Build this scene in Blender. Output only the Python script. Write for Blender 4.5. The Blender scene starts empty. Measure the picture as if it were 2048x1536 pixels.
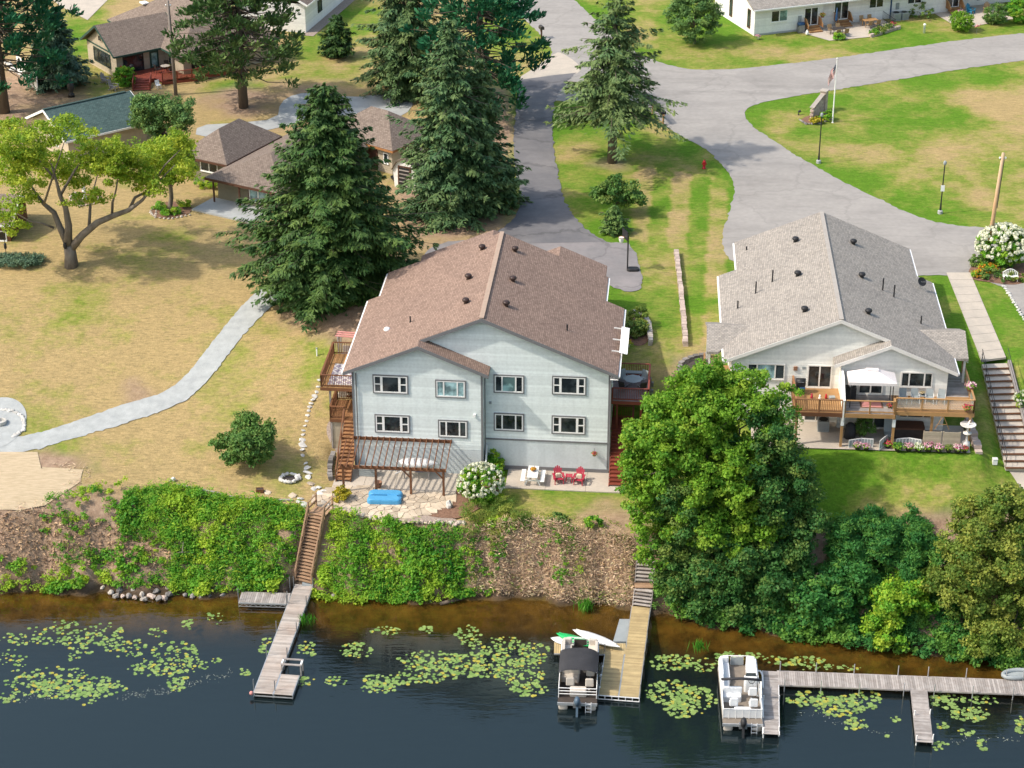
import bpy, math, random
import numpy as np
from mathutils import Vector, Matrix, Euler, Quaternion
from mathutils.geometry import tessellate_polygon
SC = bpy.context.scene
COL = SC.collection
R = math.radians
rng = np.random.default_rng(7)
random.seed(7)
# ---------------------------------------------------------------- camera
CAM_H, CAM_F, PITCH = 72.3, 4143.0, R(26.8)
cam = bpy.data.objects.new('camera', bpy.data.cameras.new('camera'))
COL.objects.link(cam)
cam.location = (0, 0, CAM_H)
cam.rotation_euler = (math.pi / 2 - PITCH, 0, 0)
cam.data.sensor_width = 36.0
cam.data.lens = CAM_F / 2048 * 36.0
cam.data.clip_start = 1.0
cam.data.clip_end = 9000
SC.camera = cam
# ---------------------------------------------------------------- sky, sun, exposure
SUN_EL, SUN_AZ = R(47), R(-14)      # azimuth: 0 = straight from the left, minus = a little from the camera side
SKY_STRENGTH, SUN_STRENGTH, EXPOSURE = 0.15, 2.55, 0.6
sun_dir = Vector((-math.cos(SUN_AZ) * math.cos(SUN_EL), math.sin(SUN_AZ) * math.cos(SUN_EL), math.sin(SUN_EL)))
w = bpy.data.worlds.new('World'); SC.world = w; w.use_nodes = True
nt = w.node_tree
sky = nt.nodes.new('ShaderNodeTexSky'); sky.sky_type = 'NISHITA'; sky.sun_disc = False
sky.sun_elevation = SUN_EL
sky.sun_rotation = math.atan2(sun_dir.x, sun_dir.y)
sky.altitude = 250; sky.air_density = 1.6; sky.dust_density = 4.0; sky.ozone_density = 1.0
nt.links.new(sky.outputs[0], nt.nodes['Background'].inputs['Color'])
nt.nodes['Background'].inputs['Strength'].default_value = SKY_STRENGTH
sl = bpy.data.lights.new('sun', 'SUN'); sl.energy = SUN_STRENGTH; sl.angle = R(1.5); sl.color = (1.0, 0.93, 0.82)
so = bpy.data.objects.new('sun', sl); COL.objects.link(so)
so.rotation_euler = sun_dir.to_track_quat('Z', 'Y').to_euler(); so.location = (-80, 100, 90)
SC.view_settings.view_transform = 'Standard'; SC.view_settings.look = 'None'
SC.view_settings.gamma = 1.0; SC.view_settings.exposure = EXPOSURE
SC.view_settings.use_curve_mapping = False
SC.cycles.use_denoising = True
SC.cycles.max_bounces = 6; SC.cycles.transparent_max_bounces = 12
SC.cycles.caustics_reflective = False; SC.cycles.caustics_refractive = False

# ---------------------------------------------------------------- pixel <-> place
_c, _s = math.cos(PITCH), math.sin(PITCH)
def P(px, py, z=0.0):
    dx = (px - 1024) / CAM_F; dy = (768 - py) / CAM_F
    t = (z - CAM_H) / (-_s + dy * _c)
    return Vector((dx * t, (_c + dy * _s) * t, z))
def Qv(X, Y, Z):
    z = Z - CAM_H; d = Y * _c - z * _s
    return 1024 + CAM_F * X / d, 768 - CAM_F * (Y * _s + z * _c) / d

# ---------------------------------------------------------------- terrain height
WATER = -4.5
_ctl = np.array([  # X, Y, height
 (-60,122,.3),(-45,123,.2),(-35,124,.1),(-25,127,.1),(-18,126,.05),(-13,125,0),(-3,123,0),(7,122,0),(15,122.5,.2),(23,123.5,.5),(35,125,1.0),(50,126,1.2),(70,127,1.2),
 (-13,129,.1),(-12.2,131,.5),(-15,129,.3),(-25,131,.6),(-40,130,.7),(-60,130,1),
 (-3,126,0),(2,126,0),(8,126,0),(-9,126,0),(-11,128.5,0),(-2,129,0),(7,128,0),(0,128,0),(8.5,129,.2),
 (-12.5,135,1.6),(-16,136,1.9),(-25,138,2.0),(-40,138,2.1),(-60,138,2.2),
 (-12.3,139,3.4),(-13,143,4.4),(-18,145,3.8),(-28,146,3.6),(-40,147,3.8),(-60,148,4.0),
 (-14,149,5.0),(-22,154,4.8),(-35,156,4.8),(-60,158,5.0),(-12,160,5.15),(-35,166,5.2),(-60,170,5.2),
 (9.6,132,1.2),(9.8,135,3.0),(10,138,4.6),(12,139,4.9),(11,143,5.2),(12.5,134,3.3),(14.5,136,4.7),(14.5,132,2.6),(13,128,1.0),(17.5,127,2.7),(16.5,131,3.2),(16,139,5.0),
 (0,140,5.2),(0,150,5.2),(-8,145,5.1),(10,150,5.2),(22,127,2.98),(31,127,2.98),(25,131,2.98),(18.5,130,2.98),(32.8,128,3.0),(32.6,133,3.7),(32,138,4.8),(36,127.5,2.4),(36.5,132,3.5),(37,137,5.05),(45,130,2.6),(45,138,5.0),(60,140,5),
 (25,146,5.2),(38,146,5.2),(50,150,5.2),(20,165,5.3),(50,170,5.3),(0,170,5.3),(0,200,5.5),(-50,200,5.5),(50,200,5.5),(0,240,6),(60,240,6),(-60,240,6)], float)
def _rbf(r): return r
_A = np.abs(np.hypot(_ctl[:,0:1]-_ctl[:,0], _ctl[:,1:2]-_ctl[:,1]))
_n = len(_ctl)
_Pm = np.c_[np.ones(_n), _ctl[:,:2]]
_W = np.linalg.solve(np.block([[_A, _Pm],[_Pm.T, np.zeros((3,3))]]), np.r_[_ctl[:,2], 0,0,0])
SHX = np.array([-300,-60,-35.1,-24,-13.1,-6,-.8,7.3,14,22.2,28,33,60,300.])
SHY = np.array([121,121,120.4,119.8,119.7,119.0,119.6,118.4,116.0,114.2,112.8,111.9,109,109.])
BTX = np.array([-300,-60,-35.2,-29,-25.4,-18,-13.3,-3.2,7.3,15,23,35,60,300.])
BTY = np.array([124,124,123.6,125,126.0,124.6,123.6,122.0,121.4,121.5,121.9,123,124,124.])
def shore_y(X):
    X = np.asarray(X, float)
    return np.interp(X, SHX, SHY) + .28*np.sin(X*1.3) + .15*np.sin(X*3.1+1)
PADS = [(-12.6,8.2,123.6,131.5,-.03,1.0),(16.8,32.3,126.3,133,2.98,1.2)]   # level pads: patio of the blue house, patio of the cream house
def hgt(X, Y):
    X = np.atleast_1d(np.asarray(X, float)); Y = np.atleast_1d(np.asarray(Y, float))
    Xc = np.clip(X, -62, 62); Yc = np.clip(Y, 121, 245)
    out = np.empty(X.shape)
    fx, fy, fo = Xc.ravel(), Yc.ravel(), out.ravel()
    for a in range(0, fx.size, 20000):
        b = slice(a, a+20000)
        d = np.hypot(fx[b,None]-_ctl[:,0], fy[b,None]-_ctl[:,1])
        fo[b] = d @ _W[:_n] + _W[_n] + _W[_n+1]*fx[b] + _W[_n+2]*fy[b]
    out = fo.reshape(X.shape)
    k = np.clip((out-4.95)/.4, 0, 1); out = np.where(out > 4.95, 4.95 + .05*k*(2-k), out)   # plateau
    for x0, x1, y0, y1, zp, bl in PADS:
        w_ = np.clip((np.minimum(np.minimum(X-x0, x1-X), np.minimum(Y-y0, y1-Y))+bl)/bl, 0, 1); w_ = w_*w_*(3-2*w_)
        out = out*(1-w_)+zp*w_
    ys = shore_y(X); yt = np.interp(X, BTX, BTY)
    t = np.clip((Y-ys)/np.maximum(yt-ys, .5), 0, 1)
    top = np.maximum(out, 0) 
    e = t*t*(3-2*t)*.45 + t*.55
    bank = WATER + (top-WATER)*e
    bank += .16*np.sin(X*1.7+Y)*np.sin(t*math.pi) + .12*np.sin(X*.7-Y*1.9)*np.sin(t*math.pi)
    depth = np.clip(ys-Y, 0, None)
    dsm = np.clip(np.interp(X, SHX, SHY)-Y, 0, None); kk = np.clip(depth/2.5, 0, 1); depth = depth*(1-kk)+dsm*kk
    bed = WATER - .05 - .16*depth - .016*depth**2
    bed = np.maximum(bed, WATER-6)
    for (ax, ay, az), (bx_, by_, bz_), wd in STAIR_CUTS:     # ground is cut back under the bank stairs
        dx_, dy_ = bx_-ax, by_-ay; tt = np.clip(((X-ax)*dx_+(Y-ay)*dy_)/(dx_*dx_+dy_*dy_), -.15, 1.3)
        ds = np.hypot(X-ax-tt*dx_, Y-ay-tt*dy_); lim = az+(bz_-az)*np.clip(tt,0,1)-.38+np.clip(ds-wd, 0, None)*1.6
        bank = np.where(tt > -.02, np.minimum(bank, np.maximum(lim, WATER-.1)), bank)
    (ax, ay, az), (bx_, by_, bz_), wd = STEP_CUT
    dx_, dy_ = bx_-ax, by_-ay; tt = np.clip(((X-ax)*dx_+(Y-ay)*dy_)/(dx_*dx_+dy_*dy_), -.02, 1.05)
    ds = np.hypot(X-ax-tt*dx_, Y-ay-tt*dy_); lim = az+(bz_-az)*np.clip(tt,0,1)-.42+np.clip(ds-wd, 0, None)*1.1
    out = np.minimum(out, lim)
    return np.where(Y < ys, bed, np.where(t < 1, bank, out))
def _t(p): return (p.x, p.y, p.z)
STAIR_CUTS = [(_t(P(633,1030,.05)), _t(P(607,1166,-4.05)), .75), (_t(P(1292,1118,-1.6)), _t(P(1284,1212,-4.05)), .75)]
STEP_CUT = (_t(P(1989,724,5.0)), _t(P(2040,934,2.15)), 1.15)
def hz(x, y): return float(hgt(x, y)[0])
def PG(px, py, off=0.0):
    z = 3.0
    for _ in range(14):
        p = P(px, py, z); z = .5*z + .5*hz(p.x, p.y)
    return Vector((p.x, p.y, z+off))

# ---------------------------------------------------------------- object helpers
def tag(o, label=None, cat=None, group=None, kind=None):
    for k, v in (('label', label), ('category', cat), ('group', group), ('kind', kind)):
        if v: o[k] = v
    return o
def thing(name, label, cat, loc=(0,0,0), rz=0.0, group=None):
    o = bpy.data.objects.new(name, None); COL.objects.link(o)
    o.empty_display_size = .2
    o.location = loc; o.rotation_euler = (0, 0, rz)
    return tag(o, label, cat, group)
def link(name, me, parent=None, loc=(0,0,0), rot=None, scale=None):
    o = bpy.data.objects.new(name, me); COL.objects.link(o)
    if parent is not None: o.parent = parent
    o.location = loc
    if rot is not None:
        if isinstance(rot, (tuple, list)): o.rotation_euler = rot
        else:
            o.rotation_euler = rot.to_euler()
    if scale is not None: o.scale = scale
    return o
class MB:
    def __init__(s): s.v = []; s.f = []; s.uv = []
    def add(s, vs, fs, uvs=None):
        b = len(s.v); s.v += [tuple(x) for x in vs]
        for i, f in enumerate(fs):
            s.f.append(tuple(b+j for j in f)); s.uv.append(uvs[i] if uvs else None)
        return s
    def box(s, c, d, rz=0.0, M=None):
        x, y, z = d[0]/2, d[1]/2, d[2]/2
        vs = [Vector((sx*x, sy*y, sz*z)) for sz in (-1,1) for sy in (-1,1) for sx in (-1,1)]
        if M is not None: vs = [M @ q for q in vs]
        elif rz: m = Matrix.Rotation(rz, 3, 'Z'); vs = [m @ q for q in vs]
        c = Vector(c)
        return s.add([q+c for q in vs], [(0,2,3,1),(4,5,7,6),(0,1,5,4),(2,6,7,3),(0,4,6,2),(1,3,7,5)])
    def bar(s, a, b, w, h, up=(0,0,1)):
        a, b = Vector(a), Vector(b); d = b-a; L = d.length; d.normalize()
        u = Vector(up); r = d.cross(u)
        if r.length < 1e-4: r = Vector((1,0,0))
        r.normalize(); u = r.cross(d)
        vs = []
        for e in (a, b):
            for i, j in ((-1,-1),(1,-1),(1,1),(-1,1)): vs.append(e + r*(i*w/2) + u*(j*h/2))
        return s.add(vs, [(0,1,2,3),(7,6,5,4),(0,4,5,1),(1,5,6,2),(2,6,7,3),(3,7,4,0)])
    def tube(s, pts, rad, n=8, cap=True):
        pts = [Vector(p) for p in pts]; k = len(pts)
        if not hasattr(rad, '__len__'): rad = [rad]*k
        vs = []; prev = None
        for i, p in enumerate(pts):
            d = (pts[min(i+1,k-1)]-pts[max(i-1,0)]).normalized()
            if prev is None:
                a = Vector((1,0,0)) if abs(d.x) < .9 else Vector((0,1,0))
                r = d.cross(a).normalized()
            else:
                r = prev - d*prev.dot(d); r.normalize()
            prev = r; q = d.cross(r)
            for j in range(n):
                t = 2*math.pi*j/n
                vs.append(p + (r*math.cos(t)+q*math.sin(t))*rad[i])
        fs = [(i*n+j, i*n+(j+1)%n, (i+1)*n+(j+1)%n, (i+1)*n+j) for i in range(k-1) for j in range(n)]
        if cap: fs += [tuple(range(n-1,-1,-1)), tuple((k-1)*n+j for j in range(n))]
        return s.add(vs, fs)
    def lathe(s, prof, n=12, c=(0,0,0)):
        c = Vector(c); vs = [c+Vector((r*math.cos(2*math.pi*j/n), r*math.sin(2*math.pi*j/n), z)) for r, z in prof for j in range(n)]
        k = len(prof)
        fs = [(i*n+j, i*n+(j+1)%n, (i+1)*n+(j+1)%n, (i+1)*n+j) for i in range(k-1) for j in range(n)]
        fs += [tuple(range(n-1,-1,-1)), tuple((k-1)*n+j for j in range(n))]
        return s.add(vs, fs)
    def ball(s, c, r, n=8, m=6):
        c = Vector(c); r = Vector(r if hasattr(r,'__len__') else (r,r,r))
        pr = [(math.sin(math.pi*i/m), -math.cos(math.pi*i/m)) for i in range(m+1)]
        pr[0] = (.05,-1); pr[-1] = (.05,1)
        vs = [c+Vector((r.x*a*math.cos(2*math.pi*j/n), r.y*a*math.sin(2*math.pi*j/n), r.z*b)) for a, b in pr for j in range(n)]
        fs = [(i*n+j, i*n+(j+1)%n, (i+1)*n+(j+1)%n, (i+1)*n+j) for i in range(m) for j in range(n)]
        fs += [tuple(range(n-1,-1,-1)), tuple(m*n+j for j in range(n))]
        return s.add(vs, fs)
    def prism(s, poly, z0, z1):
        n = len(poly)
        if sum(poly[i][0]*poly[(i+1)%n][1]-poly[(i+1)%n][0]*poly[i][1] for i in range(n)) < 0: poly = poly[::-1]
        vs = [(x,y,z0) for x,y in poly]+[(x,y,z1) for x,y in poly]
        return s.add(vs, [tuple(range(n-1,-1,-1)), tuple(range(n,2*n))]+[(i,(i+1)%n,n+(i+1)%n,n+i) for i in range(n)])
    def extr(s, poly, off):   # 3d polygon extruded by a vector
        n = len(poly); poly = [Vector(p) for p in poly]; off = Vector(off)
        nrm = Vector((0,0,0))
        for i in range(n): nrm += poly[i].cross(poly[(i+1)%n])
        if nrm.dot(off) < 0: poly = poly[::-1]
        return s.add(poly+[p+off for p in poly], [tuple(range(n-1,-1,-1)), tuple(range(n,2*n))]+[(i,(i+1)%n,n+(i+1)%n,n+i) for i in range(n)])
    def roof(s, poly, th=.18):  # sloping slab with uv in metres: u level along the eave, v up the slope
        poly = [Vector(p) for p in poly]; n = len(poly)
        nrm = Vector((0,0,0))
        for i in range(n): nrm += poly[i].cross(poly[(i+1)%n])
        if nrm.z < 0: poly = poly[::-1]; nrm = -nrm
        nrm.normalize()
        e = Vector((0,0,1)).cross(nrm)
        e = e.normalized() if e.length > 1e-5 else Vector((1,0,0))
        g = nrm.cross(e)
        uv = [(p.dot(e), p.dot(g)) for p in poly]
        top = poly; bot = [p-Vector((0,0,th)) for p in poly]
        s.add(top+bot, [tuple(range(n)), tuple(range(2*n-1,n-1,-1))]+[(n+i,n+(i+1)%n,(i+1)%n,i) for i in range(n)],
              [uv, uv[::-1]]+[[uv[i],uv[(i+1)%n],uv[(i+1)%n],uv[i]] for i in range(n)])
        return s
    def mesh(s, name, mat, smooth=False):
        me = bpy.data.meshes.new(name); me.from_pydata(s.v, [], s.f)
        if any(u is not None for u in s.uv):
            ul = me.uv_layers.new(name='UVMap'); k = 0
            for f, u in zip(s.f, s.uv):
                for j in range(len(f)):
                    ul.data[k].uv = u[j] if u else (s.v[f[j]][0], s.v[f[j]][1]); k += 1
        if mat: me.materials.append(mat)
        if smooth: me.polygons.foreach_set('use_smooth', [True]*len(me.polygons))
        me.update(); return me
    def build(s, name, mat, parent=None, smooth=False, loc=(0,0,0), rot=None):
        return link(name, s.mesh(name, mat, smooth), parent, loc, rot)
_cube = {}
def cube_me(m):
    if m.name not in _cube: _cube[m.name] = MB().box((0,0,0),(1,1,1)).mesh('board', m)
    return _cube[m.name]
_cyl = {}
def cyl_me(m):
    if m.name not in _cyl: _cyl[m.name] = MB().tube([(0,0,-.5),(0,0,.5)], .5, 8).mesh('rod', m, False)
    return _cyl[m.name]
def bx(name, m, parent, c, d, rz=0.0):
    return link(name, cube_me(m), parent, c, (0,0,rz) if rz else None, d)
def _aim(a, b, up=(0,0,1)):
    d = (b-a).normalized(); u = Vector(up); r = d.cross(u)
    if r.length < 1e-4: r = Vector((1,0,0))
    r.normalize(); u = r.cross(d)
    return Matrix((r, d, u)).transposed()
def bar(name, m, parent, a, b, w, h, up=(0,0,1)):
    a, b = Vector(a), Vector(b)
    return link(name, cube_me(m), parent, (a+b)/2, _aim(a,b,up), (w,(b-a).length,h))
def rod(name, m, parent, a, b, r):
    a, b = Vector(a), Vector(b); d = b-a
    return link(name, cyl_me(m), parent, (a+b)/2, d.to_track_quat('Z','Y'), (2*r,2*r,d.length))
def copy_tree(o, parent=None):
    c = o.copy(); COL.objects.link(c); c.parent = parent
    for ch in list(o.children): copy_tree(ch, c)
    return c

# ---------------------------------------------------------------- materials
def _mat(name):
    m = bpy.data.materials.new(name); m.use_nodes = True
    return m, m.node_tree, m.node_tree.nodes['Principled BSDF']
def N(t, kind, **kw):
    n = t.nodes.new(kind)
    for k, v in kw.items():
        if k in n.inputs: n.inputs[k].default_value = v
        else: setattr(n, k, v)
    return n
def mixc(t, f, a, b, blend='MIX'):
    n = t.nodes.new('ShaderNodeMix'); n.data_type = 'RGBA'; n.blend_type = blend
    for i, v in ((0, f), (6, a), (7, b)):
        if isinstance(v, (int, float)): n.inputs[i].default_value = v
        elif isinstance(v, (tuple, list)): n.inputs[i].default_value = (*v, 1) if len(v) == 3 else v
        else: t.links.new(v, n.inputs[i])
    return n.outputs[2]
def ramp(t, src, pts):
    r = t.nodes.new('ShaderNodeValToRGB'); el = r.color_ramp.elements
    while len(el) < len(pts): el.new(.5)
    for e, (p, c) in zip(el, pts): e.position = p; e.color = (c,c,c,1) if isinstance(c,(int,float)) else (*c,1)
    t.links.new(src, r.inputs[0]); return r.outputs[0]
def noise(t, vec, scale, detail=4, rough=.55, dist=0.0):
    n = N(t, 'ShaderNodeTexNoise', Scale=scale, Detail=detail, Roughness=rough, Distortion=dist)
    t.links.new(vec, n.inputs['Vector']); return n.outputs['Fac']
def pos(t, scale=None, rot=None):
    g = t.nodes.new('ShaderNodeNewGeometry')
    if scale is None and rot is None: return g.outputs['Position']
    mp = t.nodes.new('ShaderNodeMapping')
    if scale: mp.inputs['Scale'].default_value = scale
    if rot: mp.inputs['Rotation'].default_value = rot
    t.links.new(g.outputs['Position'], mp.inputs['Vector']); return mp.outputs[0]
def bumpn(t, bs, src, strength, dist=.05):
    b = N(t, 'ShaderNodeBump', Strength=strength, Distance=dist)
    t.links.new(src, b.inputs['Height']); t.links.new(b.outputs[0], bs.inputs['Normal'])
def MAT(name, c1, c2=None, sc=2.0, rough=.8, bump=0.0, bsc=15.0, rnd=0.0, metal=0.0, spec=.3, stretch=None, streak=0.0, boards=0.0, cracks=0.0):
    m, t, bs = _mat(name)
    c2 = c2 or tuple(x*.8 for x in c1)
    p = pos(t, stretch)
    f = ramp(t, noise(t, p, sc, 5), [(.3,0),(.7,1)])
    c = mixc(t, f, c1, c2)
    f2 = noise(t, pos(t), sc*9, 3)
    c = mixc(t, .35, c, mixc(t, f2, (.55,.55,.55), (1.35,1.35,1.35)), 'MULTIPLY')
    if streak:
        f3 = ramp(t, noise(t, pos(t, (1.6,1.6,.12)), 1.2, 4), [(.45,1.0),(.8,1-streak)])
        c = mixc(t, 1.0, c, f3, 'MULTIPLY')
    if boards:      # random tone per board, painted in for the shadow lines of the laps
        sp = t.nodes.new('ShaderNodeSeparateXYZ'); t.links.new(pos(t), sp.inputs[0]); dv = N(t, 'ShaderNodeMath', operation='DIVIDE'); dv.inputs[1].default_value = boards; t.links.new(sp.outputs['Z'], dv.inputs[0])
        fl = N(t, 'ShaderNodeMath', operation='FLOOR'); t.links.new(dv.outputs[0], fl.inputs[0]); wn = t.nodes.new('ShaderNodeTexWhiteNoise'); wn.noise_dimensions = '1D'; t.links.new(fl.outputs[0], wn.inputs['W'])
        c = mixc(t, 1.0, c, ramp(t, wn.outputs['Value'], [(0,.87),(1,1.05)]), 'MULTIPLY')
    if cracks:      # crack network and worn patches
        wob = N(t, 'ShaderNodeTexNoise', Scale=.8, Detail=4); t.links.new(pos(t), wob.inputs['Vector'])
        vp = N(t, 'ShaderNodeVectorMath', operation='MULTIPLY_ADD'); vp.inputs[1].default_value = (2.2,2.2,0); t.links.new(wob.outputs['Color'], vp.inputs[0]); t.links.new(pos(t), vp.inputs[2])
        vo = N(t, 'ShaderNodeTexVoronoi', Scale=.13); vo.feature = 'DISTANCE_TO_EDGE'; t.links.new(vp.outputs[0], vo.inputs['Vector'])
        c = mixc(t, 1.0, c, ramp(t, vo.outputs['Distance'], [(0,1-cracks),(.012,1-cracks*.8),(.022,1)]), 'MULTIPLY')
        c = mixc(t, 1.0, c, ramp(t, noise(t, pos(t,(.25,1.0,1),(0,0,.3)), .5, 5, .7), [(.3,.84),(.5,1),(.75,1.1)]), 'MULTIPLY')
    if rnd:
        oi = t.nodes.new('ShaderNodeObjectInfo')
        c = mixc(t, 1.0, c, ramp(t, oi.outputs['Random'], [(0,1-rnd),(1,1+rnd*.6)]), 'MULTIPLY')
    t.links.new(c, bs.inputs['Base Color'])
    bs.inputs['Roughness'].default_value = rough; bs.inputs['Metallic'].default_value = metal
    bs.inputs['Specular IOR Level'].default_value = spec
    if bump: bumpn(t, bs, noise(t, pos(t, stretch), bsc, 4), bump)
    return m
def LEAF(name, ca, cb, cc=None, trans=.25, rough=.6):
    # leaf colour differs from leaf to leaf and spray to spray (attributes tint, hue set per face)
    m, t, bs = _mat(name)
    at = t.nodes.new('ShaderNodeAttribute'); at.attribute_name = 'tint'
    c = mixc(t, at.outputs['Fac'], ca, cb)
    if cc:
        a2 = t.nodes.new('ShaderNodeAttribute'); a2.attribute_name = 'hue'
        c = mixc(t, a2.outputs['Fac'], c, cc)
    t.links.new(c, bs.inputs['Base Color']); bs.inputs['Roughness'].default_value = rough
    bs.inputs['Specular IOR Level'].default_value = .25
    tr = t.nodes.new('ShaderNodeBsdfTranslucent'); t.links.new(c, tr.inputs['Color'])
    mx = t.nodes.new('ShaderNodeMixShader'); mx.inputs[0].default_value = trans
    t.links.new(bs.outputs[0], mx.inputs[1]); t.links.new(tr.outputs[0], mx.inputs[2])
    t.links.new(mx.outputs[0], t.nodes['Material Output'].inputs['Surface'])
    return m
def SHINGLE(name, ca, cb, cm, dark=.84):
    m, t, bs = _mat(name)
    uv = t.nodes.new('ShaderNodeUVMap'); uv.uv_map = 'UVMap'
    b = N(t, 'ShaderNodeTexBrick', Scale=1.0); b.offset = .5
    for k, v in (('Mortar Size',.014),('Brick Width',.24),('Row Height',.14),('Bias',-.1),('Mortar Smooth',.2)): b.inputs[k].default_value = v
    b.inputs['Color1'].default_value = (*ca,1); b.inputs['Color2'].default_value = (*cb,1); b.inputs['Mortar'].default_value = (*cm,1)
    t.links.new(uv.outputs[0], b.inputs['Vector'])
    n1 = noise(t, uv.outputs[0], 7, 3); n2 = noise(t, pos(t), .35, 4)
    mp = N(t, 'ShaderNodeMapping'); mp.inputs['Scale'].default_value = (4.1667,7.1429,1); t.links.new(uv.outputs[0], mp.inputs['Vector'])
    wn = t.nodes.new('ShaderNodeTexWhiteNoise'); wn.noise_dimensions = '2D'
    sn = N(t, 'ShaderNodeVectorMath', operation='FLOOR'); t.links.new(mp.outputs[0], sn.inputs[0]); t.links.new(sn.outputs[0], wn.inputs['Vector'])
    c = mixc(t, 1.0, b.outputs['Color'], ramp(t, wn.outputs['Value'], [(0,dark),(.4,.98),(1,1.12)]), 'MULTIPLY')
    c = mixc(t, .35, c, mixc(t, n1, (.6,.6,.6), (1.4,1.4,1.4)), 'MULTIPLY')
    c = mixc(t, .3, c, mixc(t, ramp(t, n2, [(.3,0),(.7,1)]), (.82,.82,.82), (1.15,1.13,1.1)), 'MULTIPLY')
    t.links.new(c, bs.inputs['Base Color']); bs.inputs['Roughness'].default_value = .92; bs.inputs['Specular IOR Level'].default_value = .15
    bumpn(t, bs, b.outputs['Fac'], -.5, .02)
    return m
def GLASS(name, c=(.012,.016,.018)):
    m, t, bs = _mat(name)
    n = noise(t, pos(t), 1.1, 3, .6)
    t.links.new(mixc(t, ramp(t, n, [(.42,0),(.62,1)]), c, tuple(x*3.2+.012 for x in c)), bs.inputs['Base Color'])
    bs.inputs['Roughness'].default_value = .06; bs.inputs['Specular IOR Level'].default_value = .6
    return m
mt = {}
def defm(k, *a, **kw): mt[k] = MAT(k, *a, **kw); return mt[k]
defm('asphalt', (.335,.312,.288), (.29,.27,.25), sc=.25, rough=.9, bump=.15, bsc=60, cracks=.1)
defm('asphalt_dark', (.135,.132,.14), (.20,.19,.19), sc=.3, rough=.85, bump=.15, bsc=60, cracks=.25)
defm('asphalt_mid', (.27,.245,.24), (.20,.19,.19), sc=.3, rough=.9, bump=.15, bsc=60, cracks=.22)
defm('concrete', (.53,.46,.38), (.43,.38,.32), sc=.8, rough=.9, bump=.1, bsc=30)
defm('concrete_grey', (.42,.43,.42), (.34,.35,.35), sc=.7, rough=.9, bump=.1, bsc=30)
defm('gravel', (.45,.465,.455), (.34,.355,.35), sc=1.5, rough=.95, bump=.6, bsc=25)
defm('pebble_bed', (.42,.34,.28), (.26,.2,.17), sc=8, rough=.95, bump=.8, bsc=18)
defm('mulch', (.16,.085,.055), (.26,.15,.10), sc=5, rough=.95, bump=.8, bsc=14)
defm('dark_soil', (.05,.042,.04), (.09,.075,.065), sc=3, rough=.95, bump=.6, bsc=14)
defm('straw', (.58,.46,.31), (.43,.335,.21), sc=3, rough=.95, bump=.8, bsc=14, stretch=(.5,2.5,1))
defm('stone_pale', (.55,.49,.42), (.42,.37,.32), sc=2.5, rough=.9, bump=.3, rnd=.3)
defm('stone_tan', (.60,.50,.38), (.47,.38,.28), sc=1.8, rough=.9, bump=.3, rnd=.28)
defm('stone_grey', (.30,.28,.26), (.20,.18,.17), sc=2.5, rough=.9, bump=.3, rnd=.45)
defm('stone_white', (.66,.64,.60), (.52,.5,.46), sc=2.5, rough=.9, bump=.3, rnd=.2)
defm('block_pink', (.55,.44,.37), (.43,.34,.29), sc=2.5, rough=.9, bump=.3, rnd=.22)
defm('siding_blue', (.80,.86,.85), (.77,.83,.82), sc=.6, rough=.6, streak=.1, boards=.18)
defm('found_blue', (.63,.68,.69), (.56,.61,.62), sc=.7, rough=.75, bump=.05, streak=.12)
defm('trim_blue', (.19,.19,.20), (.165,.165,.17), sc=1, rough=.6)
defm('siding_cream', (.91,.90,.84), (.89,.88,.82), sc=.6, rough=.55, streak=.08, boards=.18)
defm('siding_white', (.88,.87,.84), (.84,.83,.80), sc=.6, rough=.55, streak=.08, boards=.18)
defm('siding_tan', (.52,.44,.33), (.46,.39,.29), sc=.6, rough=.6, streak=.1, boards=.2)
defm('siding_olive', (.235,.21,.15), (.2,.18,.13), sc=.6, rough=.7, streak=.1)
defm('white', (.88,.87,.85), (.82,.81,.79), sc=1.2, rough=.5)
defm('vinyl', (.78,.75,.70), (.72,.69,.65), sc=1.2, rough=.45)
defm('brown_trim', (.12,.055,.035), (.09,.045,.03), sc=2, rough=.6)
defm('orange_fascia', (.42,.19,.07), (.33,.15,.06), sc=2, rough=.6)
defm('green_trim', (.04,.09,.07), (.03,.07,.055), sc=2, rough=.6)
defm('cedar', (.36,.185,.085), (.27,.13,.06), sc=1.5, rough=.7, rnd=.22, bump=.1)
defm('cedar_dark', (.20,.088,.042), (.15,.065,.032), sc=1.5, rough=.7, rnd=.2, bump=.1)
defm('redwood', (.26,.062,.038), (.19,.045,.028), sc=1.5, rough=.6, rnd=.18, bump=.1)
defm('red_grey_deck', (.30,.25,.24), (.24,.2,.2), sc=1.5, rough=.7, rnd=.12)
defm('honey', (.46,.265,.115), (.37,.205,.085), sc=1.5, rough=.6, rnd=.18, bump=.1)
defm('grey_wood', (.42,.385,.36), (.31,.27,.245), sc=2.5, rough=.85, rnd=.28, bump=.15)
defm('dock_brown', (.37,.29,.24), (.50,.46,.42), sc=.5, rough=.85, rnd=.25, bump=.15)
defm('dock_gold', (.50,.385,.20), (.40,.30,.155), sc=1.5, rough=.7, rnd=.2, bump=.12)
defm('stair_wood', (.42,.27,.165), (.32,.2,.125), sc=2, rough=.75, rnd=.25, bump=.15)
defm('pole_wood', (.27,.23,.2), (.20,.17,.15), sc=2, rough=.85, stretch=(1,1,.1))
defm('pole_new', (.50,.27,.11), (.55,.40,.27), sc=.5, rough=.8, stretch=(1,1,.3))
defm('alu', (.62,.63,.64), (.5,.51,.52), sc=2, rough=.35, metal=.6)
defm('steel', (.3,.31,.32), (.22,.23,.24), sc=3, rough=.45, metal=.5)
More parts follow.
